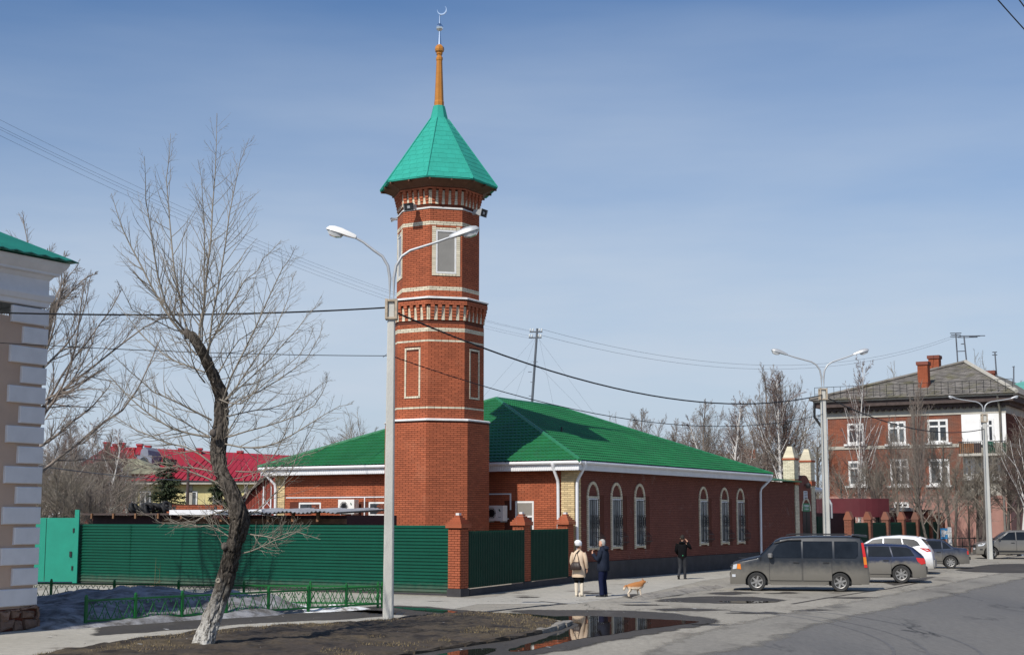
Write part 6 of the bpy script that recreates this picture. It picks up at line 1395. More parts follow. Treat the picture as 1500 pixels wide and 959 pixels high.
# facade brickwork (plane x=0, normal -x) with openings
ops = []
def op(u0, u1, v0, v1): 
    t0, t1 = tA(u1), tA(u0); return (t0, t1, zA_(v1, (u0+u1)/2), zA_(v0, (u0+u1)/2))
wl_ = [op(1243, 1267, 620, 650), op(1303, 1329, 617, 650), op(1361, 1391, 614, 648), op(1243, 1268, 675, 711), op(1304, 1331, 672, 711), op(1361, 1391, 672, 710)]
BAY = tA(1411)
fb = Bricks(); fb.face(Vector((0, AW, 0)), -UY, -UX, lay(AW-BAY, zP+.25, zW-.0, [(AW-t1, AW-t0, a, b_) for t0, t1, a, b_ in wl_], bl=.30, bh=.085, j=.015), .014)
fb.build(ap, M['brick_apt'])
MB().box(-.03, .02, .0, BAY, zs1+.12, zW-.01).build('white_bay', M['white_plaster'], ap); MB().box(-.035, .02, .0, BAY, zP+.25, zs1-.12).build('bay_wall', M['cream_plaster'], ap)
bay = [op(1437, 1459, 613, 648), op(1415, 1428, 672, 700), op(1440, 1465, 670, 701)]
pk = [op(1308, 1330, 735, 760)]
def awin(t0, t1, a, b_, proud, grime=0, par=ap, mul=2):
    w = (t1-t0)/2; c = (t0+t1)/2; fb_ = MB(); frame(fb_, -w, w, a, b_, -.06, .06, .15, (('v', .1),) + ((('h', b_-.30*(b_-a)),) if mul == 2 else ()))
    fb_.box(-w-.25, w+.25, -.2, .02, a-.14, a-.001); o = fb_.build('window', M['white_wood'], par); o.matrix_local = Matrix(((0, 1, 0, -proud), (-1, 0, 0, c), (0, 0, 1, 0), (0, 0, 0, 1)))
    MB().box(-w+.15, w-.15, -.035, -.025, a+.15, b_-.15).build('pane', M['glass_pale'] if grime else M['glass'], o)
for i, q in enumerate(wl_): awin(*q, .0, i % 2)
for q in bay: awin(*q, .03)
for q in pk: awin(*q, .05, 0)
# side windows on the shaded end wall
for s in (3.0,):
    o = frame(MB(), -.6, .6, bay[1][2], bay[1][3], -.06, .06, .12, (('v', .0),)).build('window', M['white_wood'], ap); o.location = (s, -.05, 0); MB().box(-.48, .48, .02, .03, bay[1][2]+.1, bay[1][3]-.1).build('pane', M['glass'], o)
# balcony with clutter and its brackets
t0, t1 = tA(1479), tA(1411); zb0 = zA_(668, 1445); zb1 = zA_(648, 1445)
bc = MB().box(-1.25, -.06, t0, t1, zb0, zb0+.16).build('balcony', M['cream_plaster'], ap)
b = MB()
for i in range(22):
    y = t0+.05+(t1-t0-.1)*i/21; b.box(-1.22, -1.18, y-.015, y+.015, zb0+.16, zb1)
b.box(-1.24, -1.17, t0, t1, zb1, zb1+.05); b.box(-1.22, -.05, t0, t0+.04, zb1, zb1+.05); b.box(-1.22, -.05, t1-.04, t1, zb1, zb1+.05); b.build('railing', M['iron'], bc)
for u0, u1, m_ in ((1412, 1433, 'timber'), (1434, 1444, 'dark_wood'), (1464, 1475, 'cream_plaster'), (1476, 1480, 'fence_green')):
    MB().box(-1.165, -1.13, tA(u1), tA(u0), zb0+.2, zb1-.05).build('balcony_board', M[m_], bc)
tag(MB().loft([(0, 0, 0, .35, .3), (0, 0, .35, .42, .36), (0, 0, .75, .30, .3), (0, 0, .85, .1, .1)], 12).build('green_bundle', M['fence_green'], None, smooth=60), 'green covered bundle standing on the white balcony', 'bundle').location = AP+E1*-.6+E2*tA(1455)+Vector((0, 0, zb0+.16))
tag(MB().loft([(0, 0, 0, .22, .2), (0, 0, .6, .26, .22), (0, 0, .95, .12, .1), (0, 0, 1.1, .14, .13), (0, 0, 1.2, .03, .03)], 12).build('white_bundle', M['white_plaster'], None, smooth=60), 'pale wrapped bundle at the outer end of the balcony', 'bundle').location = AP+E1*-.5+E2*(tA(1412)-.35)+Vector((0, 0, zb0+.16))
# arched doorway, drainpipes
ad = op(1430, 1446, 741, 800); w = (ad[1]-ad[0])/2; c = (ad[0]+ad[1])/2; zt_ = ad[3]
pts = [(-w, 0.02), (w, 0.02), (w, zt_-w)] + [(w*math.cos(t_), zt_-w+w*math.sin(t_)) for t_ in np.linspace(.1, pi-.1, 11)] + [(-w, zt_-w)]
b = MB(); b.prism(pts, lambda y, z: (-.056, c+y, z), lambda y, z: (-.02, c+y, z)); b.build('arched_doorway', M['dark_wood'], ap)
b = MB()
for i in range(13):
    a0, a1 = pi*i/13, pi*(i+1)/13-.03; f = lambda r, a: (r*math.cos(a), zt_-w+r*math.sin(a)); b.prism([f(w, a0), f(w+.22, a0), f(w+.22, a1), f(w, a1)], lambda y, z: (-.11, c+y, z), lambda y, z: (-.045, c+y, z))
b.build('arch_ring', M['pink'], ap)
for y in (.35, tA(1341)): MB().tube([(-.75, y, AZ1+.7), (-.16, y, AZ1-.3), (-.16, y, .4)], .085, 8).build('drainpipe', M['grey_slate'], ap, smooth=50)
MB().tube([(-.8, AW+.7, AZ1+.75), (-.75, AW+.75, AZ1-.3), (-.15, AW+.1, AZ1-1.5), (-.15, AW+.1, AZ1-2.2)], .1, 8).build('drainpipe', M['iron'], ap, smooth=50)
# antennas
def antenna(u, v0, v1, Y, label, arms):
    b_ = at(u, v1, Y); t_ = thing('roof_antenna', label, 'antenna', b_, 0, 'roof antennas'); h = zat(v0, Y)-b_.z; dx = arms[0]
    MB().tube([(0, 0, -1.2), (dx, 0, h)], .055, 6).build('mast', M['wire'], t_)
    for z, x0, x1 in arms[1]: MB().tube([(x0+dx*z, 0, h*z), (x1+dx*z, .2, h*z+.05)], .035, 5).build('element', M['wire'], t_)
antenna(1404, 488, 539, 112, 'tall roof antenna with two short bars and a disc of wires', (-.1, [(1.0, -.45, .5), (.95, -.4, .45), (.9, -.45, .45), (.48, 0, .75)]))
antenna(1419, 492, 546, 110, 'tall roof antenna with one long horizontal wire boom', (-.25, [(1.0, -.35, 1.7), (.96, -.5, 1.1), (.78, -.3, 0), (.99, .4, 1.3)]))
antenna(1461, 515, 556, 112, 'short roof mast with two cross bars beside the small chimney', (-.1, [(.98, -.2, .22), (.88, -.22, .22)]))
antenna(1484, 537, 556, 116, 'smallest roof mast above the turquoise roof', (.1, [(1.0, -.1, .15)]))
# turquoise roofed wing behind
tw = thing('rear_wing', 'neighbouring wing with a faded turquoise metal roof behind the grey roof', 'building', at(1436, 800, 118).xy.to_3d(), RZ)
zt0, zt1 = zat(580, 118), zat(553, 121)
MB().box(0, 12, -22, 0, 0, zt0).build('wall', M['pink'], tw); b = MB(); b.add([(-.6, -23, zt0), (-.6, .6, zt0), (6, -4, zt1), (6, -23, zt1), (12, .6, zt0), (12, -23, zt0)], [(0, 1, 2, 3), (1, 4, 2), (2, 4, 5, 3), (0, 3, 5), (0, 5, 4, 1)]); b.build('roof', M['turq_roof'], tw)
# ================================================================ MAROON KIOSK AND PILLARED FENCE, RIGHT
K0 = at(1241, 822, 80); K0.z = 0
kt = thing('maroon_kiosk', 'low kiosk with a maroon sheet metal parapet behind the pillared fence', 'kiosk', at(1207, 820, 83).xy.to_3d(), RZ)
def kx(u, Y=84): return (at(u, 740, Y).x-at(1207, 740, Y).x)
MB().box(1.2, 9.5, 1.0, 4.0, 0, 2.7).build('wall', M['maroon_dark'], kt)
kw = at(1301, 740, 91).x-at(1207, 740, 91).x
b = MB(); zk0, zk1 = zat(757, 91), zat(730, 91)
kb_ = at(1207, 756, 91); kp = thing('awning', 'curved maroon sheet metal awning over the kiosk by the gateway', 'awning', (kb_.x, kb_.y, 0))
pts = [(0, 0)]+[(kw*(i/10), -1.6*math.sin(i/10*pi*.9)*.6) for i in range(1, 11)]
b = MB(); n = len(pts); b.add([(x, y, zk0) for x, y in pts]+[(x, y, zk1) for x, y in pts]+[(x, y+2.5, zk0) for x, y in pts]+[(x, y+2.5, zk1) for x, y in pts], [(i, i+1, n+i+1, n+i) for i in range(n-1)]+[(n+i, n+i+1, 3*n+i+1, 3*n+i) for i in range(n-1)]+[(i, 2*n+i, 2*n+i+1, i+1) for i in range(n-1)]+[(0, n, 3*n, 2*n), (n-1, 3*n-1, 4*n-1, 2*n-1)])
b.build('parapet', M['maroon'], kp)
for x in (.3, kw-.4): MB().box(x-.06, x+.06, .9, 1.02, 0, zk0-.002).build('post', M['iron'], kp)
b2 = at(1302, 757, 100); k2_ = thing('shed', 'dark maroon shed with a low grey roof behind the pillared fence', 'shed', (b2.x, b2.y, 0)); w2 = at(1366, 757, 100).x-b2.x
MB().box(0, w2, 0, 3, 0, zat(748, 100)).build('wall', M['maroon'], k2_); MB().box(-.2, w2*.55, -.3, 3.2, zat(748, 100)+.002, zat(743, 100)).build('roof', M['asbestos'], k2_); MB().box(w2*.55+.01, w2+.1, -.3, 3.2, zat(748, 100)+.002, zat(746, 100)).build('roof', M['maroon_dark'], k2_)
bf = thing('pillared_fence', 'fence of orange brick pillars with pointed caps and dark green panels', 'fence', K0, RZ)
us = [1241, 1269, 1295, 1318, 1338.5, 1357.5, 1372]
def sK(u): a = (u-750)/F/1.004; return (a*K0.y-K0.x)/(E1.x-a*E1.y)
ss = [sK(u) for u in us]
for i, s in enumerate(ss):
    w = .21 if i < 6 else .34
    o = MB().box(s-w+.012, s+w-.012, -w+.012, w-.012, 0, 2.32).build('pillar', M['mortar'], bf)
    B = Bricks()
    for nn, uu in (((-1, 0), (0, -1)), ((0, -1), (1, 0))):
        O = Vector((s+nn[0]*(w-.012), nn[1]*(w-.012), 0))-Vector((uu[0], uu[1], 0))*w; B.face(O, Vector((uu[0], uu[1], 0)), Vector((nn[0], nn[1], 0)), lay(2*w, .05, 2.3), .012)
    B.build(o, M['brick_apt'])
    pts = [(-w-.03, 2.3), (w+.03, 2.3), (w+.03, 2.38), (w*.35, 2.78), (-w*.35, 2.78), (-w-.03, 2.38)]
    MB().prism(pts, lambda y, z: (s-w-.02, y, z), lambda y, z: (s+w+.02, y, z)).build('pillar_cap', M['brick_apt'], o)
    if i < 6: ribbed(ss[i+1]-s-.44, 1.9, .18, .02, False, '').build('panel', M['fence_dark'], bf, loc=(s+.22, -.05, .25))
dg = thing('iron_gate', 'dark iron sheet gate between the gateway and the first brick pillar', 'gate', MC + E1*(sx_of(1190)+.5), RZ)
gl_ = ((K0-E1*.3)-(MC + E1*(sx_of(1190)+.5))); MB().box(0, max(1.5, gl_.dot(E1)), -.05, .02, .1, 2.5).build('leaf', M['fence_dark'], dg); MB().box(-.3, max(1.5, gl_.dot(E1)), .5, 3.5, 2.6, 3.9).build('porch', M['maroon_dark'], dg); MB().tube([(-.4, .35, 4.0), (2.4, .35, 4.0)], .14, 8).build('porch_gutter', M['white'], dg); MB().tube([(2.35, .3, 3.95), (2.35, -.1, 3.2), (2.35, -.1, 2.4)], .07, 8).build('downpipe', M['lamp_grey'], dg)
bs = thing('blue_sign', 'small blue and white notice board on legs beyond the brick pillars', 'sign', at(1385, 806, 97).xy.to_3d()); bw = .30
MB().box(-bw, bw, -.03, .03, 1.0, 1.72).build('board', M['sign_blue'], bs); MB().box(-bw+.06, bw-.3, -.04, -.03, 1.15, 1.6).build('notice', M['sign_white'], bs); MB().box(.0, .22, -.04, -.03, 1.3, 1.55).build('notice', M['sign_white'], bs)
for x in (-.25, .25): MB().box(x-.03, x+.03, .031, .08, 0, 1.7).build('leg', M['iron'], bs)
wpz = at(1391.5, 806, 97); wp_ = thing('white_bollard', 'white painted post beside the small blue notice board', 'post', (wpz.x, wpz.y, 0)); 
for i in range(5): MB().box(-.12, .12, -.12, .12, i*.36, i*.36+.33).build('painted_block', M['white_plaster'] if i % 2 else M['sign_white'], wp_)
MB().box(-.09, .09, -.09, .09, 0, 1.8).build('core', M['concrete'], wp_)
ir = thing('iron_railing', 'low dark iron railing before the pink ground floor', 'railing', at(1392, 805, 98).xy.to_3d(), math.radians(-14))
b = MB()
for z in (.5, 1.05): MB().tube([(0, 0, z), (5.6, 0, z)], .04, 6).build('rail', M['iron'], ir)
for i in range(8): MB().box(i*.8-.03, i*.8+.03, -.03, .03, 0, 1.1).build('post', M['iron'], ir)
# ================================================================ YARD SHEDS AND RED ROOFS, LEFT
sh = thing('long_shed', 'long low dark maroon shed whose roof edge shows above the green fence', 'shed', FR + E2*FLen + Vector((.3, 1.1, 0)), math.atan2(E2.y, E2.x)+pi)
SL = FLen-5.0; zsh = 2.62
MB().box(0, SL, 0, 3.0, 0, zsh-.08).build('wall', M['maroon_dark'], sh)
MB().box(-.2, SL*.50, -.35, 3.2, zsh-.07, zsh).build('roof', M['dark_wood'], sh)
for i in range(7): MB().box(i*1.15+.3, i*1.15+.38, -.42, -.352, zsh-.20, zsh-.01).build('rafter_end', M['timber'], sh)
MB().box(SL*.30, SL, -.06, -.001, zsh-.38, zsh-.2).build('timber_beam', M['timber'], sh)
MB().box(SL*.36, SL*.72, -.45, -.3, zsh-.06, zsh+.12).build('white_beam', M['white'], sh)
b = MB(); n = 60; x0 = SL*.55; ln = SL*.45; vs = []
for i in range(n+1):
    z = .03*math.cos(i*pi)
    for y, zz in ((-.55, -.02), (2.6, .10)): vs += [(x0+ln*i/n, y, zsh+.05+zz+z*.8+.03*math.sin(i*.4))]
b.add(vs, [(2*i, 2*i+2, 2*i+3, 2*i+1) for i in range(n)]); vs2 = [(x, y, z-.02) for x, y, z in vs]; b.add(vs2, [(2*i, 2*i+1, 2*i+3, 2*i+2) for i in range(n)]); b.build('corrugated_roof', M['asbestos'], sh)
for i in range(5): MB().box(x0+ln*i/5, x0+ln*i/5+.1, -.3, -.2, zsh-.3, zsh+.02).build('roof_prop', M['timber'], sh)
# old tyres thrown on the shed roof, brick parapet
shp_ = FR + E2*FLen + Vector((.3, 1.1, 0))
for i in range(14):
    u = 194+ (i*3.7) % 52; p = at(u, 751, 56.3); tr = Vector((p.x, p.y+R.uniform(-.3, .5), zsh+.05+.15*(i % 3 > 0)+.006*i)); 
    o = MB(); ro, ri = .165, .065
    V_ = []; 
    for a in range(14):
        for c_ in range(8):
            A, B_ = 2*pi*a/14, 2*pi*c_/8; V_.append(((ro+ri*math.cos(B_))*math.cos(A), (ro+ri*math.cos(B_))*math.sin(A), ri*math.sin(B_)))
    o.add(V_, [(a*8+c_, ((a+1) % 14)*8+c_, ((a+1) % 14)*8+(c_+1) % 8, a*8+(c_+1) % 8) for a in range(14) for c_ in range(8)])
    q = o.build('old_tyre', M['rubber'], None, smooth=True); q.location = tr; q.rotation_euler = (R.uniform(.2, 1.3), R.uniform(-.5, .5), R.uniform(0, 3)); tag(q, 'old black tyre in the heap on the shed roof', 'tyre', 'old tyres heaped on the shed roof')
bp = at(244, 757, 58); bw_ = thing('brick_parapet', 'low orange brick parapet standing behind the shed roof', 'wall', (bp.x, bp.y, 0)); wB = at(326, 757, 58).x-bp.x; zb_ = zat(738.5, 58)
MB().box(0, wB, .012, .3, 1.2, zb_).build('wall', M['mortar'], bw_); MB().box(.0, wB, .02, .29, 0, 1.2).build('base', M['plinth'], bw_)
Bricks().face(Vector((0, .012, 0)), UX, -UY, lay(wB, 1.25, zb_, [(wB*.10, wB*.16, zb_-.35, zb_-.1), (wB*.84, wB*.9, zb_-.35, zb_-.1)]), .012, cap=60).build(bw_, M['brick_gate'])
for x in (.10, .84): MB().box(wB*x, wB*(x+.06), .005, .011, zb_-.36, zb_-.09).build('vent_hole', M['iron'], bw_)
# rust red gable shed next to the prayer house
rp_ = at(350, 770, 70); rs_ = thing('rust_red_shed', 'rust red boarded shed with a steep roof edge by the prayer house', 'shed', (rp_.x, rp_.y, 0)); wR = at(402, 770, 70).x-rp_.x; zl, zh = zat(738, 70), zat(692, 70)
b = MB(); b.prism([(0, 0), (wR, 0), (wR, zh), (wR*.9, zh), (0, zl)], lambda x, z: (x, 0, z), lambda x, z: (x, 4, z)); b.build('wall', M['rust_red'], rs_)
nb = 12
for i in range(nb):
    x0, x1 = wR*i/nb+.012, wR*(i+1)/nb-.012; f = lambda x: zl+(zh-zl)*min(1, x/(wR*.9)); MB().prism([(x0, 0), (x1, 0), (x1, f(x1)-.03), (x0, f(x0)-.03)], lambda x, z: (x, -.025, z), lambda x, z: (x, -.001, z)).build('board', M['rust_red'], rs_)
b = MB(); b.prism([(-.3, zl-.25), (wR*.9, zh+.02), (wR*.9, zh+.18), (-.3, zl-.07)], lambda x, z: (x, -.25, z), lambda x, z: (x, 4.2, z)); b.build('roof', M['dark_wood'], rs_)
# white lattice frame beside the corner downpipe
lf_p = at(389, 770, 61.8); lf = thing('white_trellis', 'narrow white metal trellis by the far corner downpipe', 'trellis', (lf_p.x, lf_p.y, 0)); z0, z1 = .5, zat(712, 61.8); b = MB()
for x in (-.12, .2): MB().box(x-.025, x+.025, -.03, .03, 0, z1).build('upright', M['white'], lf)
for i in range(7): MB().tube([(-.10, 0, z0+i*.4), (.18, 0, z0+i*.4+.36)], .014, 4).build('lattice_bar', M['white'], lf); MB().tube([(.18, 0, z0+i*.4), (-.10, 0, z0+i*.4+.36)], .014, 4).build('lattice_bar', M['white'], lf)
# yellow house with red roof
yp = at(196, 800, 98); yh = thing('yellow_house', 'pale yellow house with a bright red metal roof behind the sheds', 'house', (yp.x, yp.y, 0)); wY = at(400, 760, 98).x-yp.x; zE_ = zat(709, 98); zRd = zat(672, 103)
MB().box(0, wY, 0, 11, 0, zE_).build('wall', M['plaster_y'], yh); MB().box(-.5, wY+.5, -.5, 11.5, zE_, zE_+.22).build('eaves', M['cream_plaster'], yh)
b = MB(); xk = at(302, 672, 103).x-yp.x
b.add([(-.6, -.6, zE_+.22), (wY+.6, -.6, zE_+.22), (wY+.6, 11.6, zE_+.22), (-.6, 11.6, zE_+.22), (xk, 5.5, zRd), (wY+.6, 5.5, zRd+.1)], [(0, 1, 5, 4), (1, 2, 5), (2, 3, 4, 5), (3, 0, 4), (0, 3, 2, 1)]); b.build('roof', M['red_roof'], yh)
for i in range(26):
    x = -.4+i*(wY+.8)/26; f = min(1, max(0, (x+.6)/(xk+.6))); p0 = Vector((x, -.6, zE_+.24)); p1 = Vector((x, -.6+6.1*f, zE_+.24+(zRd-zE_-.22)*f)); 
    if f > .1: MB().box(-.015, .015, 0, 1, 0, .06, Matrix.Translation(p0) @ (p1-p0).to_track_quat('Y', 'Z').to_matrix().to_4x4() @ Matrix.Diagonal((1, (p1-p0).length, 1, 1))).build('roof_seam', M['red_roof'], yh)
for u0, u1, cur in ((205, 221, 1), (272, 289, 1), (312, 324, 0)):
    x0, x1 = at(u0, 730, 98).x-yp.x, at(u1, 730, 98).x-yp.x; a, b_ = zat(741, 98), zat(719, 98); o = frame(MB(), x0, x1, a, b_, -.06, .04, .09, (('v', (x0+x1)/2),)).build('window', M['white_wood'], yh); MB().box(x0+.09, x1-.09, -.01, .0, a+.09, b_-.09).build('pane', M['glass_pale'], o)
for i in range(6): MB().box(i*wY/5-.12 if i else 0, i*wY/5+.12, -.06, -.002, .0, zE_-.02).build('pilaster', M['cream_plaster'], yh)
# long far red roofed block with chimneys and a dormer
fp_ = at(115, 800, 135); fr_b = thing('red_roofed_block', 'far long block with red roof, red chimneys and a grey dormer', 'building', (fp_.x, fp_.y, 0)); wF = at(418, 700, 135).x-fp_.x; zF0 = zat(695, 135)
MB().box(0, wF, 0, 14, 0, zF0).build('wall', M['grey_plaster'], fr_b); MB().box(-.6, wF, -.7, 14, zF0, zF0+.4).build('eaves', M['grey_plaster'], fr_b)
xr0 = at(158, 654, 142).x-fp_.x; zr1 = zat(653, 142)
b = MB(); b.add([(-.8, -.8, zF0+.4), (wF+1, -.8, zF0+.4), (wF+1, 14.8, zF0+.4), (-.8, 14.8, zF0+.4), (xr0, 7, zr1), (wF+1, 7, zat(668, 142))], [(0, 1, 5, 4), (1, 2, 5), (2, 3, 4, 5), (3, 0, 4), (0, 3, 2, 1)]); b.build('roof', M['red_roof'], fr_b)
for u, v0, Y in ((157, 647, 142), (170, 650, 141), (179, 648, 142), (194, 655, 139), (205, 650, 142), (217, 652, 142), (266, 656, 142), (292, 656, 141), (352, 660, 142)):
    p = at(u, v0, Y); x, y = p.x-fp_.x, Y-fp_.y; c_ = MB().box(x-.24, x+.24, y-.24, y+.24, p.z-2.2, p.z-.2).build('chimney', M['red_paint'], fr_b); MB().box(x-.31, x+.31, y-.31, y+.31, p.z-.2, p.z).build('chimney_cap', M['red_roof'], c_)
x0, x1 = at(203, 670, 136).x-fp_.x, at(225, 670, 136).x-fp_.x; zd0, zd1 = zat(686, 136), zat(667, 136); c = (x0+x1)/2; w = (x1-x0)/2
b = MB(); b.prism([(x0, zd0-1), (x1, zd0-1), (x1, zd1), (c+w*.55, zd1), (c+w*.45, zd1+.5), (c, zd1+.8), (c-w*.45, zd1+.5), (c-w*.55, zd1), (x0, zd1)], lambda x, z: (x, .3, z), lambda x, z: (x, 5, z)); dm = b.build('dormer', M['grey_plaster'], fr_b)
MB().prism([(c-.4, zd0)]+[(c+.4, zd0)]+[(c+.4*math.cos(a), zd1-.55+.4*math.sin(a)) for a in np.linspace(0, pi, 8)], lambda x, z: (x, .24, z), lambda x, z: (x, .29, z)).build('dormer_window', M['glass'], dm); MB().box(x0-1.0, x0-.01, .6, 3, zd0-.3, zd1-.3).build('dormer_side', M['white_plaster'], dm)
x0, x1 = at(232, 690, 135).x-fp_.x, at(245, 690, 135).x-fp_.x; MB().box(x0, x1, 1.5, 4, zat(680, 137), zat(672, 137)).build('roof_hatch', M['iron'], fr_b)
# mossy slate house in the thicket
gp_ = at(86, 800, 112); gh = thing('slate_house', 'old dark house with mossy grey slate roof hidden in the thicket', 'house', (gp_.x, gp_.y, 0)); wG = at(226, 700, 112).x-gp_.x; zG = zat(694, 112); zG1 = zat(671, 116)
MB().box(0, wG, 0, 9, 0, zG).build('wall', M['rust_red'], gh); b = MB(); b.add([(-.6, -.6, zG), (wG+.6, -.6, zG), (wG+.6, 9.6, zG), (-.6, 9.6, zG), (2.5, 4.5, zG1), (wG-2.5, 4.5, zG1)], [(0, 1, 5, 4), (1, 2, 5), (2, 3, 4, 5), (3, 0, 4), (0, 3, 2, 1)]); b.build('roof', M['moss_slate'], gh)
for i in range(4): x = 1.2+i*(wG-2.4)/3.4; o = frame(MB(), x, x+.9, zG-2.2, zG-.7, -.06, .03, .08, (('v', x+.45),)).build('window', M['white_wood'], gh); MB().box(x+.08, x+.82, -.02, -.01, zG-2.1, zG-.8).build('pane', M['glass'], o)
for u, v0, Y, lb in ((276, 684, 92, 'dark wooden pole in front of the yellow house'), (135, 705, 90, 'slim dark pole standing in the bare thicket')):
    p = at(u, v0, Y); tag(MB().tube([(p.x, p.y, 0), (p.x, p.y, p.z)], (.13, .09), 8).build('wooden_pole', M['dark_wood']), lb, 'pole')
# ================================================================ TREES
def tubes_np(lines, sides):
    """lines: list of (pts k x 3, radii k) with the same k -> verts, quads"""
    Pn = np.array([l[0] for l in lines], float); Rn = np.array([l[1] for l in lines], float); n, k = Rn.shape
    d = np.gradient(Pn, axis=1); d /= np.linalg.norm(d, axis=2, keepdims=True)+1e-9
    md = (Pn[:, -1]-Pn[:, 0]); md /= np.linalg.norm(md, axis=1, keepdims=True)+1e-9
    ref = np.where(np.abs(md[:, 2:3]) < .9, np.array([[0, 0, 1.]]), np.array([[1., 0, 0]]))
    u = np.cross(d, ref[:, None]); u /= np.linalg.norm(u, axis=2, keepdims=True)+1e-9; w = np.cross(u, d)
    a = np.arange(sides)*2*pi/sides
    V = Pn[:, :, None]+Rn[:, :, None, None]*(np.cos(a)[None, None, :, None]*u[:, :, None]+np.sin(a)[None, None, :, None]*w[:, :, None])
    idx = np.arange(n*k*sides).reshape(n, k, sides); nx = np.roll(idx, -1, 2)
    Fq = np.stack([idx[:, :-1], nx[:, :-1], nx[:, 1:], idx[:, 1:]], -1).reshape(-1, 4); return V.reshape(-1, 3), Fq
def curve_line(rng, p, d, L_, r0, r1, k, wand, trop):
    pts = [p]; rad = [r0]; d = d/np.linalg.norm(d); s = L_/(k-1)
    for i in range(1, k):
        d = d+rng.normal(0, wand, 3)+np.array([0, 0, trop]); d = d/np.linalg.norm(d); pts.append(pts[-1]+d*s); rad.append(r0+(r1-r0)*i/(k-1))
    return np.array(pts), np.array(rad)
def sub_branches(rng, line, n, lenf, ang, rfac, k, wand, trop, t0=.2, t1=.98, rmin=.003):
    out = []; pts, rad = line; L_ = np.linalg.norm(np.diff(pts, axis=0), axis=1).sum()
    for i in range(n):
        t = t0+(t1-t0)*(i+rng.random())/n; f = t*(len(pts)-1); j = min(int(f), len(pts)-2); p = pts[j]+(pts[j+1]-pts[j])*(f-j); d = pts[j+1]-pts[j]; d = d/np.linalg.norm(d); r = (rad[j]+(rad[j+1]-rad[j])*(f-j))*rfac
        x = rng.normal(0, 1, 3); x -= d*x.dot(d); x /= np.linalg.norm(x); a = ang*(.7+.6*rng.random())
        out.append(curve_line(rng, p, d*math.cos(a)+x*math.sin(a), L_*lenf*(1.15-t)*(.6+.8*rng.random()), max(rmin, r), max(rmin*.45, r*.3), k, wand, trop))
    return out
# ---- the crooked poplar in the foreground
TB = gp(296, 949); TY0 = TB.y; tr = thing('poplar_tree', 'crooked bare poplar with a whitewashed foot and tall upright shoots', 'tree', TB)
rng = np.random.default_rng(11); mpp = TY0/F
tp = [(291, 966, 20), (296, 950, 19), (304, 925, 17.5), (316, 893, 17), (328, 855, 16.5), (338, 815, 16), (347, 785, 17.5), (352, 762, 19), (347, 738, 16.5), (336, 712, 15), (324, 690, 14), (319, 664, 14.5), (322, 632, 14.5), (325, 600, 14), (323, 575, 14), (313, 552, 11.5), (303, 530, 10.5), (293, 510, 10), (284, 495, 10), (275, 486, 9)]
tw_ = [np.array(at(u, v, TY0+.25*math.sin(i*.6)))-np.array(TB) for i, (u, v, r) in enumerate(tp)]; trr = [.74*r*mpp for u, v, r in tp]
NR = 420; nsd = 72; tt = np.linspace(0, len(tp)-1, NR); TP = np.stack([np.interp(tt, range(len(tp)), [p[c] for p in tw_]) for c in range(3)], 1); TR = np.interp(tt, range(len(tp)), trr)
ker = np.exp(-np.linspace(-2, 2, 31)**2); ker /= ker.sum()
def smooth1(q): e = np.concatenate([np.repeat(q[:1], 15), q, np.repeat(q[-1:], 15)]); return np.convolve(e, ker, 'valid')
TP = np.stack([smooth1(TP[:, c]) for c in range(3)], 1); TP += np.stack([smooth1(rng.normal(0, .012, NR)), smooth1(rng.normal(0, .012, NR)), np.zeros(NR)], 1); TR = smooth1(TR)
a = np.arange(nsd)*2*pi/nsd; V = []
A_, Z_ = np.meshgrid(a, TP[:, 2]); ar = A_*.26
lump = vnoise(ar, Z_, .30, 21)-.5; rid = np.abs(vnoise(ar+.25*vnoise(ar, Z_, .3, 23), Z_*.38, .075, 22)-.5)*2; rid2 = np.abs(vnoise(ar, Z_*.5, .04, 25)-.5)*2; seamf = np.minimum(1, np.minimum(A_, 2*pi-A_)/.3)
RR = TR[:, None]*(1+.22*lump*seamf+.06*np.sin(A_*3+Z_*2.1)+.05*np.sin(A_*5-Z_*3.1)) + (.040*np.minimum(rid*2.6, 1)+.018*np.minimum(rid2*1.8, 1)-.045)*np.clip(TR[:, None]/.2, .4, 1.1)
zz_ = TP[:, 2][:, None]; RR *= 1+.13*np.exp(-np.clip(zz_, 0, 9)/.16)*(1+.35*np.sin(A_*4+.5))
for i in range(NR):
    d = TP[min(i+1, NR-1)]-TP[max(i-1, 0)]; d /= np.linalg.norm(d); u = np.cross(d, [0, 1, 0]); u /= np.linalg.norm(u); w = np.cross(u, d)
    rr = RR[i]*(1 if i < NR-8 else 1-.10*(i-NR+8)); V.append(TP[i]+rr[:, None]*(np.cos(a+pi/2)[:, None]*u+np.sin(a+pi/2)[:, None]*w))
V = np.array(V).reshape(-1, 3); idx = np.arange(NR*nsd).reshape(NR, nsd); nx = np.roll(idx, -1, 1); Fq = np.stack([idx[:-1], nx[:-1], nx[1:], idx[1:]], -1).reshape(-1, 4)
npmesh('trunk', V, Fq, M['bark_w'], tr, True)
def burl(u, v, r, dy=-.15): 
    p = at(u, v, TY0+dy)-TB; b = MB(); n = 10; vs = []
    for i in range(7):
        ph = pi*i/6
        for j in range(n): q = 1+R.uniform(-.2, .2); vs.append((p.x+r*mpp*q*math.sin(ph)*math.cos(2*pi*j/n), p.y+r*mpp*q*math.sin(ph)*math.sin(2*pi*j/n), p.z+r*mpp*1.2*q*math.cos(ph)))
    b.add(vs, [(i*n+j, i*n+(j+1) % n, (i+1)*n+(j+1) % n, (i+1)*n+j) for i in range(6) for j in range(n)]).build('burl', M['bark'], tr, smooth=True)
for q in ((312, 634, 5), (329, 800, 5), (274, 489, 6)): burl(*q)
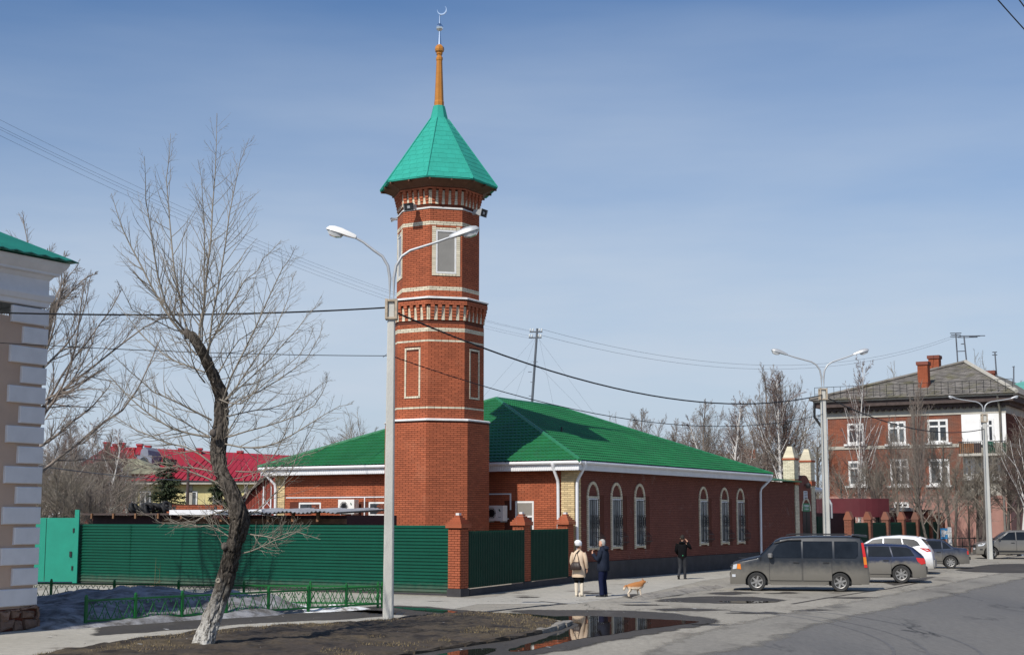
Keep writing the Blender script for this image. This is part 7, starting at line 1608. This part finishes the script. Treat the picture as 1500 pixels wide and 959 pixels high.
def knot(u, v, r):
    p = at(u, v, TY0-.235)-TB; MB().lathe([(r*1.5*mpp, 0), (r*1.1*mpp, .05), (r*.6*mpp, .03), (0, .02)], 12, M=Matrix.Translation(p) @ Matrix.Rotation(pi/2, 4, 'X')).build('pruning_scar', M['twig'], tr, smooth=True)
knot(320, 850, 3)
mains = [  # measured shoots: foot ... tip (pixels), radius in px at the foot
 ([(268, 489), (240, 460), (222, 420), (195, 362), (172, 320), (162, 283)], 3.6), ([(272, 486), (246, 462), (226, 400), (219, 330), (210, 280), (212, 228)], 3.0), ([(275, 484), (264, 455), (252, 383), (246, 300), (243, 250), (249, 196)], 3.0),
 ([(292, 505), (295, 470), (304, 390), (312, 310), (316, 230), (318, 165)], 3.6), ([(302, 540), (306, 490), (322, 400), (334, 320), (345, 255), (364, 203)], 3.0), ([(296, 500), (298, 440), (301, 360), (297, 290), (290, 235)], 2.2),
 ([(300, 520), (330, 460), (360, 410), (385, 380), (412, 352)], 2.2), ([(325, 590), (350, 530), (378, 470), (400, 420), (420, 385), (434, 360)], 2.6), ([(326, 590), (366, 540), (400, 490), (424, 440), (430, 400)], 2.2), ([(328, 588), (372, 550), (420, 500), (452, 462), (470, 435)], 2.0),
 ([(330, 600), (380, 570), (430, 545), (462, 510), (474, 470)], 2.2), ([(330, 610), (390, 600), (440, 585), (486, 555)], 2.0), ([(334, 640), (390, 622), (440, 610), (478, 575), (480, 545)], 2.0), ([(330, 650), (380, 660), (430, 640), (480, 600), (515, 590)], 2.4),
 ([(352, 745), (380, 700), (405, 660), (430, 610), (450, 570)], 2.2), ([(355, 760), (395, 735), (425, 690), (450, 640), (472, 600)], 2.0), ([(345, 690), (400, 690), (450, 665), (505, 640)], 1.7),
 ([(288, 520), (270, 500), (262, 470), (268, 430), (262, 370)], 2.2), ([(300, 545), (260, 530), (225, 510), (190, 470), (160, 430)], 2.2), ([(310, 615), (265, 590), (225, 575), (190, 545), (150, 500)], 2.6), ([(308, 640), (270, 615), (215, 590), (180, 570), (150, 570)], 2.0),
 ([(306, 640), (250, 630), (205, 600), (165, 560), (140, 520)], 3.0), ([(312, 680), (270, 655), (220, 640), (180, 620), (140, 585)], 2.6), ([(312, 690), (260, 680), (215, 690), (150, 660), (110, 630)], 2.2), ([(325, 710), (280, 690), (235, 672), (190, 690), (160, 700)], 2.4),
 ([(335, 745), (290, 760), (245, 770), (200, 745)], 2.0), ([(345, 790), (310, 770), (270, 765), (240, 760)], 1.8), ([(355, 780), (400, 790), (430, 775), (470, 790)], 1.8), ([(355, 810), (385, 800), (420, 785), (455, 770)], 1.9), ([(318, 660), (340, 620), (380, 560), (395, 520)], 2.0), ([(300, 560), (285, 540), (275, 510), (285, 440), (280, 380)], 2.0),
 ([(322, 585), (350, 600), (390, 560), (440, 525), (460, 480)], 1.8), ([(312, 560), (345, 500), (390, 470), (420, 430)], 1.8), ([(300, 500), (330, 480), (360, 440), (375, 410)], 1.6), ([(275, 488), (225, 470), (190, 450), (170, 410)], 1.7)]
L1s, L2s, L3s = [], [], []
for path, r in mains:
    n = 9; dy = rng.uniform(-1.6, 1.6); f = np.linspace(0, len(path)-1, n); uu = np.interp(f, range(len(path)), [p[0] for p in path]); vv = np.interp(f, range(len(path)), [p[1] for p in path])
    for _ in range(1): uu[1:-1] = (uu[:-2]+2*uu[1:-1]+uu[2:])/4; vv[1:-1] = (vv[:-2]+2*vv[1:-1]+vv[2:])/4
    pts = np.array([np.array(at(u, v, TY0+dy*(i/(n-1))**.8))-np.array(TB) for i, (u, v) in enumerate(zip(uu, vv))]); pts[1:] += rng.normal(0, .015, (n-1, 3))
    rad = np.linspace(r*mpp*.6, .0038, n); L1s.append((pts, rad)); ln = np.linalg.norm(np.diff(pts, axis=0), axis=1).sum()
    for s in sub_branches(rng, (pts, rad), int(9+ln*6), .30, .75, .55, 6, .10, .10, .10, .98, .0029):
        L2s.append(s)
        if rng.random() < .8: L3s += sub_branches(rng, s, rng.integers(3, 7), .5, .7, .7, 4, .12, .06, .2, .95, .0028)
for i in range(46):                       # short brushy water shoots on the trunk
    f = rng.uniform(.25, .98)*(NR-1); p = TP[int(f)]; d = rng.normal(0, 1, 3); d[2] = abs(d[2])*.6; d[1] *= .8; s = curve_line(rng, p, d, rng.uniform(.5, 1.6), .009, .003, 6, .12, .08); L2s.append(s); L3s += sub_branches(rng, s, 4, .45, .7, .7, 4, .12, .05)
for pts, rad in L1s:
    v_, f_ = tubes_np([(pts, rad)], 6); npmesh('shoot', v_, f_, M['twig'], tr, True)
v1, f1 = tubes_np(L2s, 4); v2, f2 = tubes_np(L3s, 3); npmesh('crown_twigs', np.concatenate([v1, v2]), np.concatenate([f1, f2+len(v1)]), M['twig'], tr, True, 'stuff')
# ---- generic bare trees
def bare_tree(seed, H, r0, style):
    g = np.random.default_rng(seed); trunk = curve_line(g, np.zeros(3), np.array([g.normal(0, .05), g.normal(0, .05), 1]), H*(.92 if style != 'spread' else .55), r0, r0*.14 if style != 'spread' else r0*.5, 12, .035, .02)
    if style == 'birch': A = sub_branches(g, trunk, 30, .42, .55, .45, 8, .10, .02, .25, .98, .012); w2, w3 = -.05, -.10
    elif style == 'poplar': A = sub_branches(g, trunk, 30, .55, .42, .34, 8, .06, .07, .15, .98, .014); w2, w3 = .06, .04
    else: A = sub_branches(g, trunk, 22, 1.0, .75, .33, 9, .13, .05, .35, 1.0, .02); w2, w3 = .03, .02
    B, C = [], []
    for s in A: B += sub_branches(g, s, 13, .42, .6, .5, 5, .12, w2, .15, 1.0, .0095)
    for s in B: C += sub_branches(g, s, 10, .55, .6, .7, 4, .15, w3, .1, 1.0, .0078)
    return trunk, A, B, C
protos = {}
def tree_meshes(key, seed, H, r0, style, mt, mtw):
    trunk, A, B, C = bare_tree(seed, H, r0, style)
    zmax = max(s[0][:, 2].max() for s in C+B+A+[trunk]); sc_ = H/zmax
    for s in [trunk]+A+B+C: s[0][:] *= sc_
    v, f = tubes_np([trunk], 9); va, fa = tubes_np(A, 5); vb, fb_ = tubes_np(B, 4); vc_, fc = tubes_np(C, 3)
    def me(nm, V_, F_, m): o = npmesh(nm, V_, F_, m, None, True); d = o.data; bpy.data.objects.remove(o); return d
    protos[key] = (me('trunk', v, f, mt), me('limbs', va, fa, mt if style == 'birch' else mtw), me('crown', np.concatenate([vb, vc_]), np.concatenate([fb_, fc+len(vb)]), mtw))
tree_meshes('birch1', 1, 12, .15, 'birch', M['birch'], M['twig_red']); tree_meshes('birch2', 2, 12, .13, 'birch', M['birch'], M['twig_red'])
tree_meshes('poplar1', 3, 12, .17, 'poplar', M['twig_dark'], M['twig_dark']); tree_meshes('poplar2', 4, 12, .2, 'poplar', M['twig_dark'], M['twig_dark']); tree_meshes('spread1', 5, 12, .22, 'spread', M['bark'], M['twig_dark']); tree_meshes('spread2', 6, 12, .2, 'spread', M['bark'], M['twig'])
def tree(key, u, vtop, Y, label, group=None, wide=1.0, rot=None, name=None, lean=0.0):
    p = at(u, 800, Y); p.z = 0; h = zat(vtop, Y)/12.0*.97; t = thing(name or {'b': 'birch_tree', 'p': 'poplar_tree', 's': 'bare_tree'}[key[0]], label, 'tree', p, R.uniform(0, 6) if rot is None else rot, group); t.rotation_euler[1] = lean
    for nm, d in zip(('trunk', 'limbs', 'crown'), protos[key]):
        o = link(nm, d, t); o.scale = (h*wide, h*wide, h)
        if nm == 'crown': o['kind'] = 'stuff'
    return t
G1 = 'bare trees behind the green roof'; lb1 = 'hazy bare tree rising behind the green roof ridge'
for i, (u, v, Y, k, w) in enumerate(((880, 597, 130, 'spread2', .7), (925, 600, 120, 'spread1', 1.0), (950, 592, 125, 'poplar1', 1.2), (985, 606, 115, 'poplar2', 1.1), (1010, 600, 130, 'spread2', .9), (1030, 578, 120, 'poplar1', 1.0), (1048, 600, 128, 'birch2', 1.3), (1072, 572, 118, 'birch1', 1.1), (1095, 590, 130, 'poplar2', 1.2), (905, 612, 140, 'spread2', .9), (965, 615, 150, 'spread1', .9))):
    tree(k, u, v, Y, lb1, G1, w)
tree('poplar2', 1122, 520, 110, 'tallest pale poplar between the middle lamp and the roof end', None, 1.0); tree('birch1', 1150, 527, 108, 'tall white stemmed birch just left of the cream pylons', None, 1.0)
tree('poplar1', 1172, 535, 112, 'brown twigged poplar rising behind the cream pylons', None, 1.05); tree('spread2', 1200, 600, 106, 'low spreading bare tree right behind the cream pylons', None, .8)
tree('birch1', 1260, 508, 96, 'white birch standing before the left windows of the three storey house', None, .62, 1.0); tree('birch2', 1256, 640, 95, 'young forked birch with a white stem before the red house', None, .9, 2.0)
tree('poplar1', 1340, 545, 94, 'grey poplar in front of the middle of the red house', None, .55, .3); tree('spread1', 1362, 640, 92, 'leaning pale bare tree above the brick pillars', None, .75, 2.0, lean=.35)
tree('spread2', 1372, 690, 91, 'low dark bushy tree right of the brick pillars', None, .9, 4.0); tree('spread1', 1480, 640, 95, 'thick dark crooked tree by the right edge before the house corner', None, .9, 1.0, lean=-.2); tree('spread2', 1420, 680, 97, 'small bare tree casting shade on the pink wall', None, .7, 3.0); tree('spread1', 1300, 660, 98, 'bare lilac like tree behind the maroon awning', None, .7, 5)
tree('poplar2', 1318, 600, 96, 'second grey poplar just left of the middle one before the red house', None, .7, 2.2); tree('spread2', 1395, 600, 97, 'many stemmed bare tree hiding the arched window of the red house', None, .8, 1.2); tree('spread2', 1440, 640, 93, 'bare tree whose twigs cross the balcony of the red house', None, .9, 5.2); tree('spread1', 1285, 690, 94, 'low brown shrub tree right of the white birch', None, 1.0, .5); tree('birch2', 1497, 560, 93, 'bare tree cut by the right edge of the view', None, 1.0, .5)
for u, v, Y in ((1420, 505, 135), (1345, 520, 140), (1490, 600, 112)): tree('spread2', u, v, Y, 'bare crown showing over the roof of the three storey house', 'bare trees behind the three storey house', .6)
tree('spread2', 545, 590, 95, 'bare tree tops between the near lamp and the far roof slope', None, 1.0); tree('spread1', 512, 612, 100, 'lower bare tree left of the near lamp above the green roof', None, .9)
# left: big tree behind the corner house and the thicket
tree('spread1', 18, 292, 44, 'large bare tree spreading behind the pinkish corner house', None, .82, 2.4); tree('spread2', -60, 330, 62, 'second bare tree showing only its crown left of the corner house roof', None, .9, 1.0)
G2 = 'bare trees of the thicket'; lb2 = 'bare thin tree in the brown thicket behind the turquoise gate'
for i, (u, v, Y, k, w) in enumerate(((62, 620, 78, 'spread1', .9), (85, 625, 84, 'birch1', 1.0), (100, 600, 92, 'poplar1', 1.1), (120, 612, 96, 'birch2', 1.0), (138, 605, 100, 'birch1', 1.0), (150, 622, 95, 'poplar2', 1.2), (168, 620, 100, 'birch2', 1.1), (75, 655, 75, 'spread2', 1.0), (110, 660, 76, 'spread2', 1.1), (145, 660, 80, 'spread1', 1.0), (165, 672, 84, 'spread2', 1.0), (180, 680, 88, 'spread2', 1.0), (95, 690, 72, 'spread2', 1.2), (130, 690, 72, 'spread1', 1.2), (50, 650, 76, 'poplar2', 1.1), (190, 640, 112, 'birch2', 1.0), (70, 640, 90, 'birch2', 1.2), (112, 630, 88, 'poplar2', 1.3), (155, 635, 92, 'birch1', 1.2), (172, 650, 94, 'poplar1', 1.2), (88, 668, 80, 'spread1', 1.2), (122, 675, 78, 'spread2', 1.3), (158, 690, 82, 'spread1', 1.3), (60, 690, 74, 'spread2', 1.2))):
    tree(k, u, v, Y, lb2, G2, w)
for i, (u, v, Y, k, w) in enumerate(((1292, 650, 95, 'spread2', .9), (1352, 610, 97, 'spread2', .8), (1398, 650, 94, 'spread2', .9), (1432, 670, 95, 'spread1', .9), (1475, 600, 94, 'spread2', .8), (1492, 620, 93, 'spread1', .9), (1235, 660, 96, 'spread2', .8))):
    tree(k, u, v, Y, 'bare tree in the tangle of branches before the three storey house', 'bare trees before the three storey house', w)
tree('spread2', 375, 690, 75, 'twiggy bush tree between the rust red shed and the poplar', None, .9)
# far wood line as one mass
fw = np.random.default_rng(3); lines = []
for i in range(2600):
    x = fw.uniform(-150, 190); y = fw.uniform(230, 330); h = fw.uniform(4, 9); p = np.array([x, y, 0]); lines.append(curve_line(fw, p, np.array([0, 0, 1.]), h, .10, .03, 4, .05, 0)); 
    for j in range(7): lines.append(curve_line(fw, p+np.array([0, 0, h*fw.uniform(.3, .9)]), np.array([fw.normal(), fw.normal(), 1.2]), h*.35, .05, .02, 4, .1, 0))
v_, f_ = tubes_np(lines, 3); npmesh('far_wood', v_, f_, M['twig_dark'], None, True, 'stuff')
# a low house roof between the far trees
hp = at(1040, 790, 150); hh = thing('far_house', 'small far house with pale roof and brick chimney among the trees', 'house', (hp.x, hp.y, 0)); MB().box(0, 9, 0, 8, 0, zat(685, 150)).build('wall', M['cream_plaster'], hh); b = MB(); z0, z1 = zat(685, 150), zat(664, 154); b.add([(-.5, -.5, z0), (9.5, -.5, z0), (9.5, 8.5, z0), (-.5, 8.5, z0), (-.5, 4, z1), (9.5, 4, z1)], [(0, 1, 5, 4), (2, 3, 4, 5), (1, 2, 5), (3, 0, 4), (0, 3, 2, 1)]); b.build('roof', M['grey_slate'], hh); MB().box(4.2, 5.4, 2.5, 3.5, z1-1.2, z1+.4).build('chimney', M['brick_gate'], hh)
# spruces
def spruce(u, vtop, Y, label, wid):
    p = at(u, 800, Y); p.z = 0; H = zat(vtop, Y); t = thing('spruce_tree', label, 'tree', p, R.uniform(0, 6), 'dark spruces'); MB().tube([(0, 0, 0), (0, 0, H)], (.14, .02), 7).build('trunk', M['bark'], t)
    g = np.random.default_rng(int(u)); L_ = []; Tr = []
    for i in range(260):
        z = H*(1-(1-g.random())**.75)*.97; ln = wid*(1-z/H)**.8*g.uniform(.6, 1.1)+.12; an = g.uniform(0, 2*pi); d = np.array([math.cos(an), math.sin(an), -.15]); s = curve_line(g, np.array([0, 0, z]), d, ln, .02, .006, 5, .05, .03); L_.append(s)
        for q in range(int(22+ln*44)):
            f = g.random()*(4); j = min(int(f), 3); c = s[0][j]+(s[0][j+1]-s[0][j])*(f-j); dd = (s[0][j+1]-s[0][j]); dd /= np.linalg.norm(dd); x = g.normal(0, .8, 3); e_ = dd+x*.8+np.array([0, 0, -.35]); e_ /= np.linalg.norm(e_); l = g.uniform(.14, .30); sd = np.cross(e_, g.normal(0, 1, 3)); sd = sd/np.linalg.norm(sd)*.035
            Tr += [c-sd, c+sd, c+e_*l]
    v, f = tubes_np(L_, 3); npmesh('limbs', v, f, M['bark'], t); Tr = np.array(Tr); npmesh('crown', Tr, np.arange(len(Tr)).reshape(-1, 3), M['needles'], t, False, 'stuff')
spruce(242, 664, 86, 'dark spruce in front of the red roof, left of the wooden pole', 2.0); spruce(322, 688, 86, 'smaller dark spruce half hidden by the poplar trunk', 1.9)
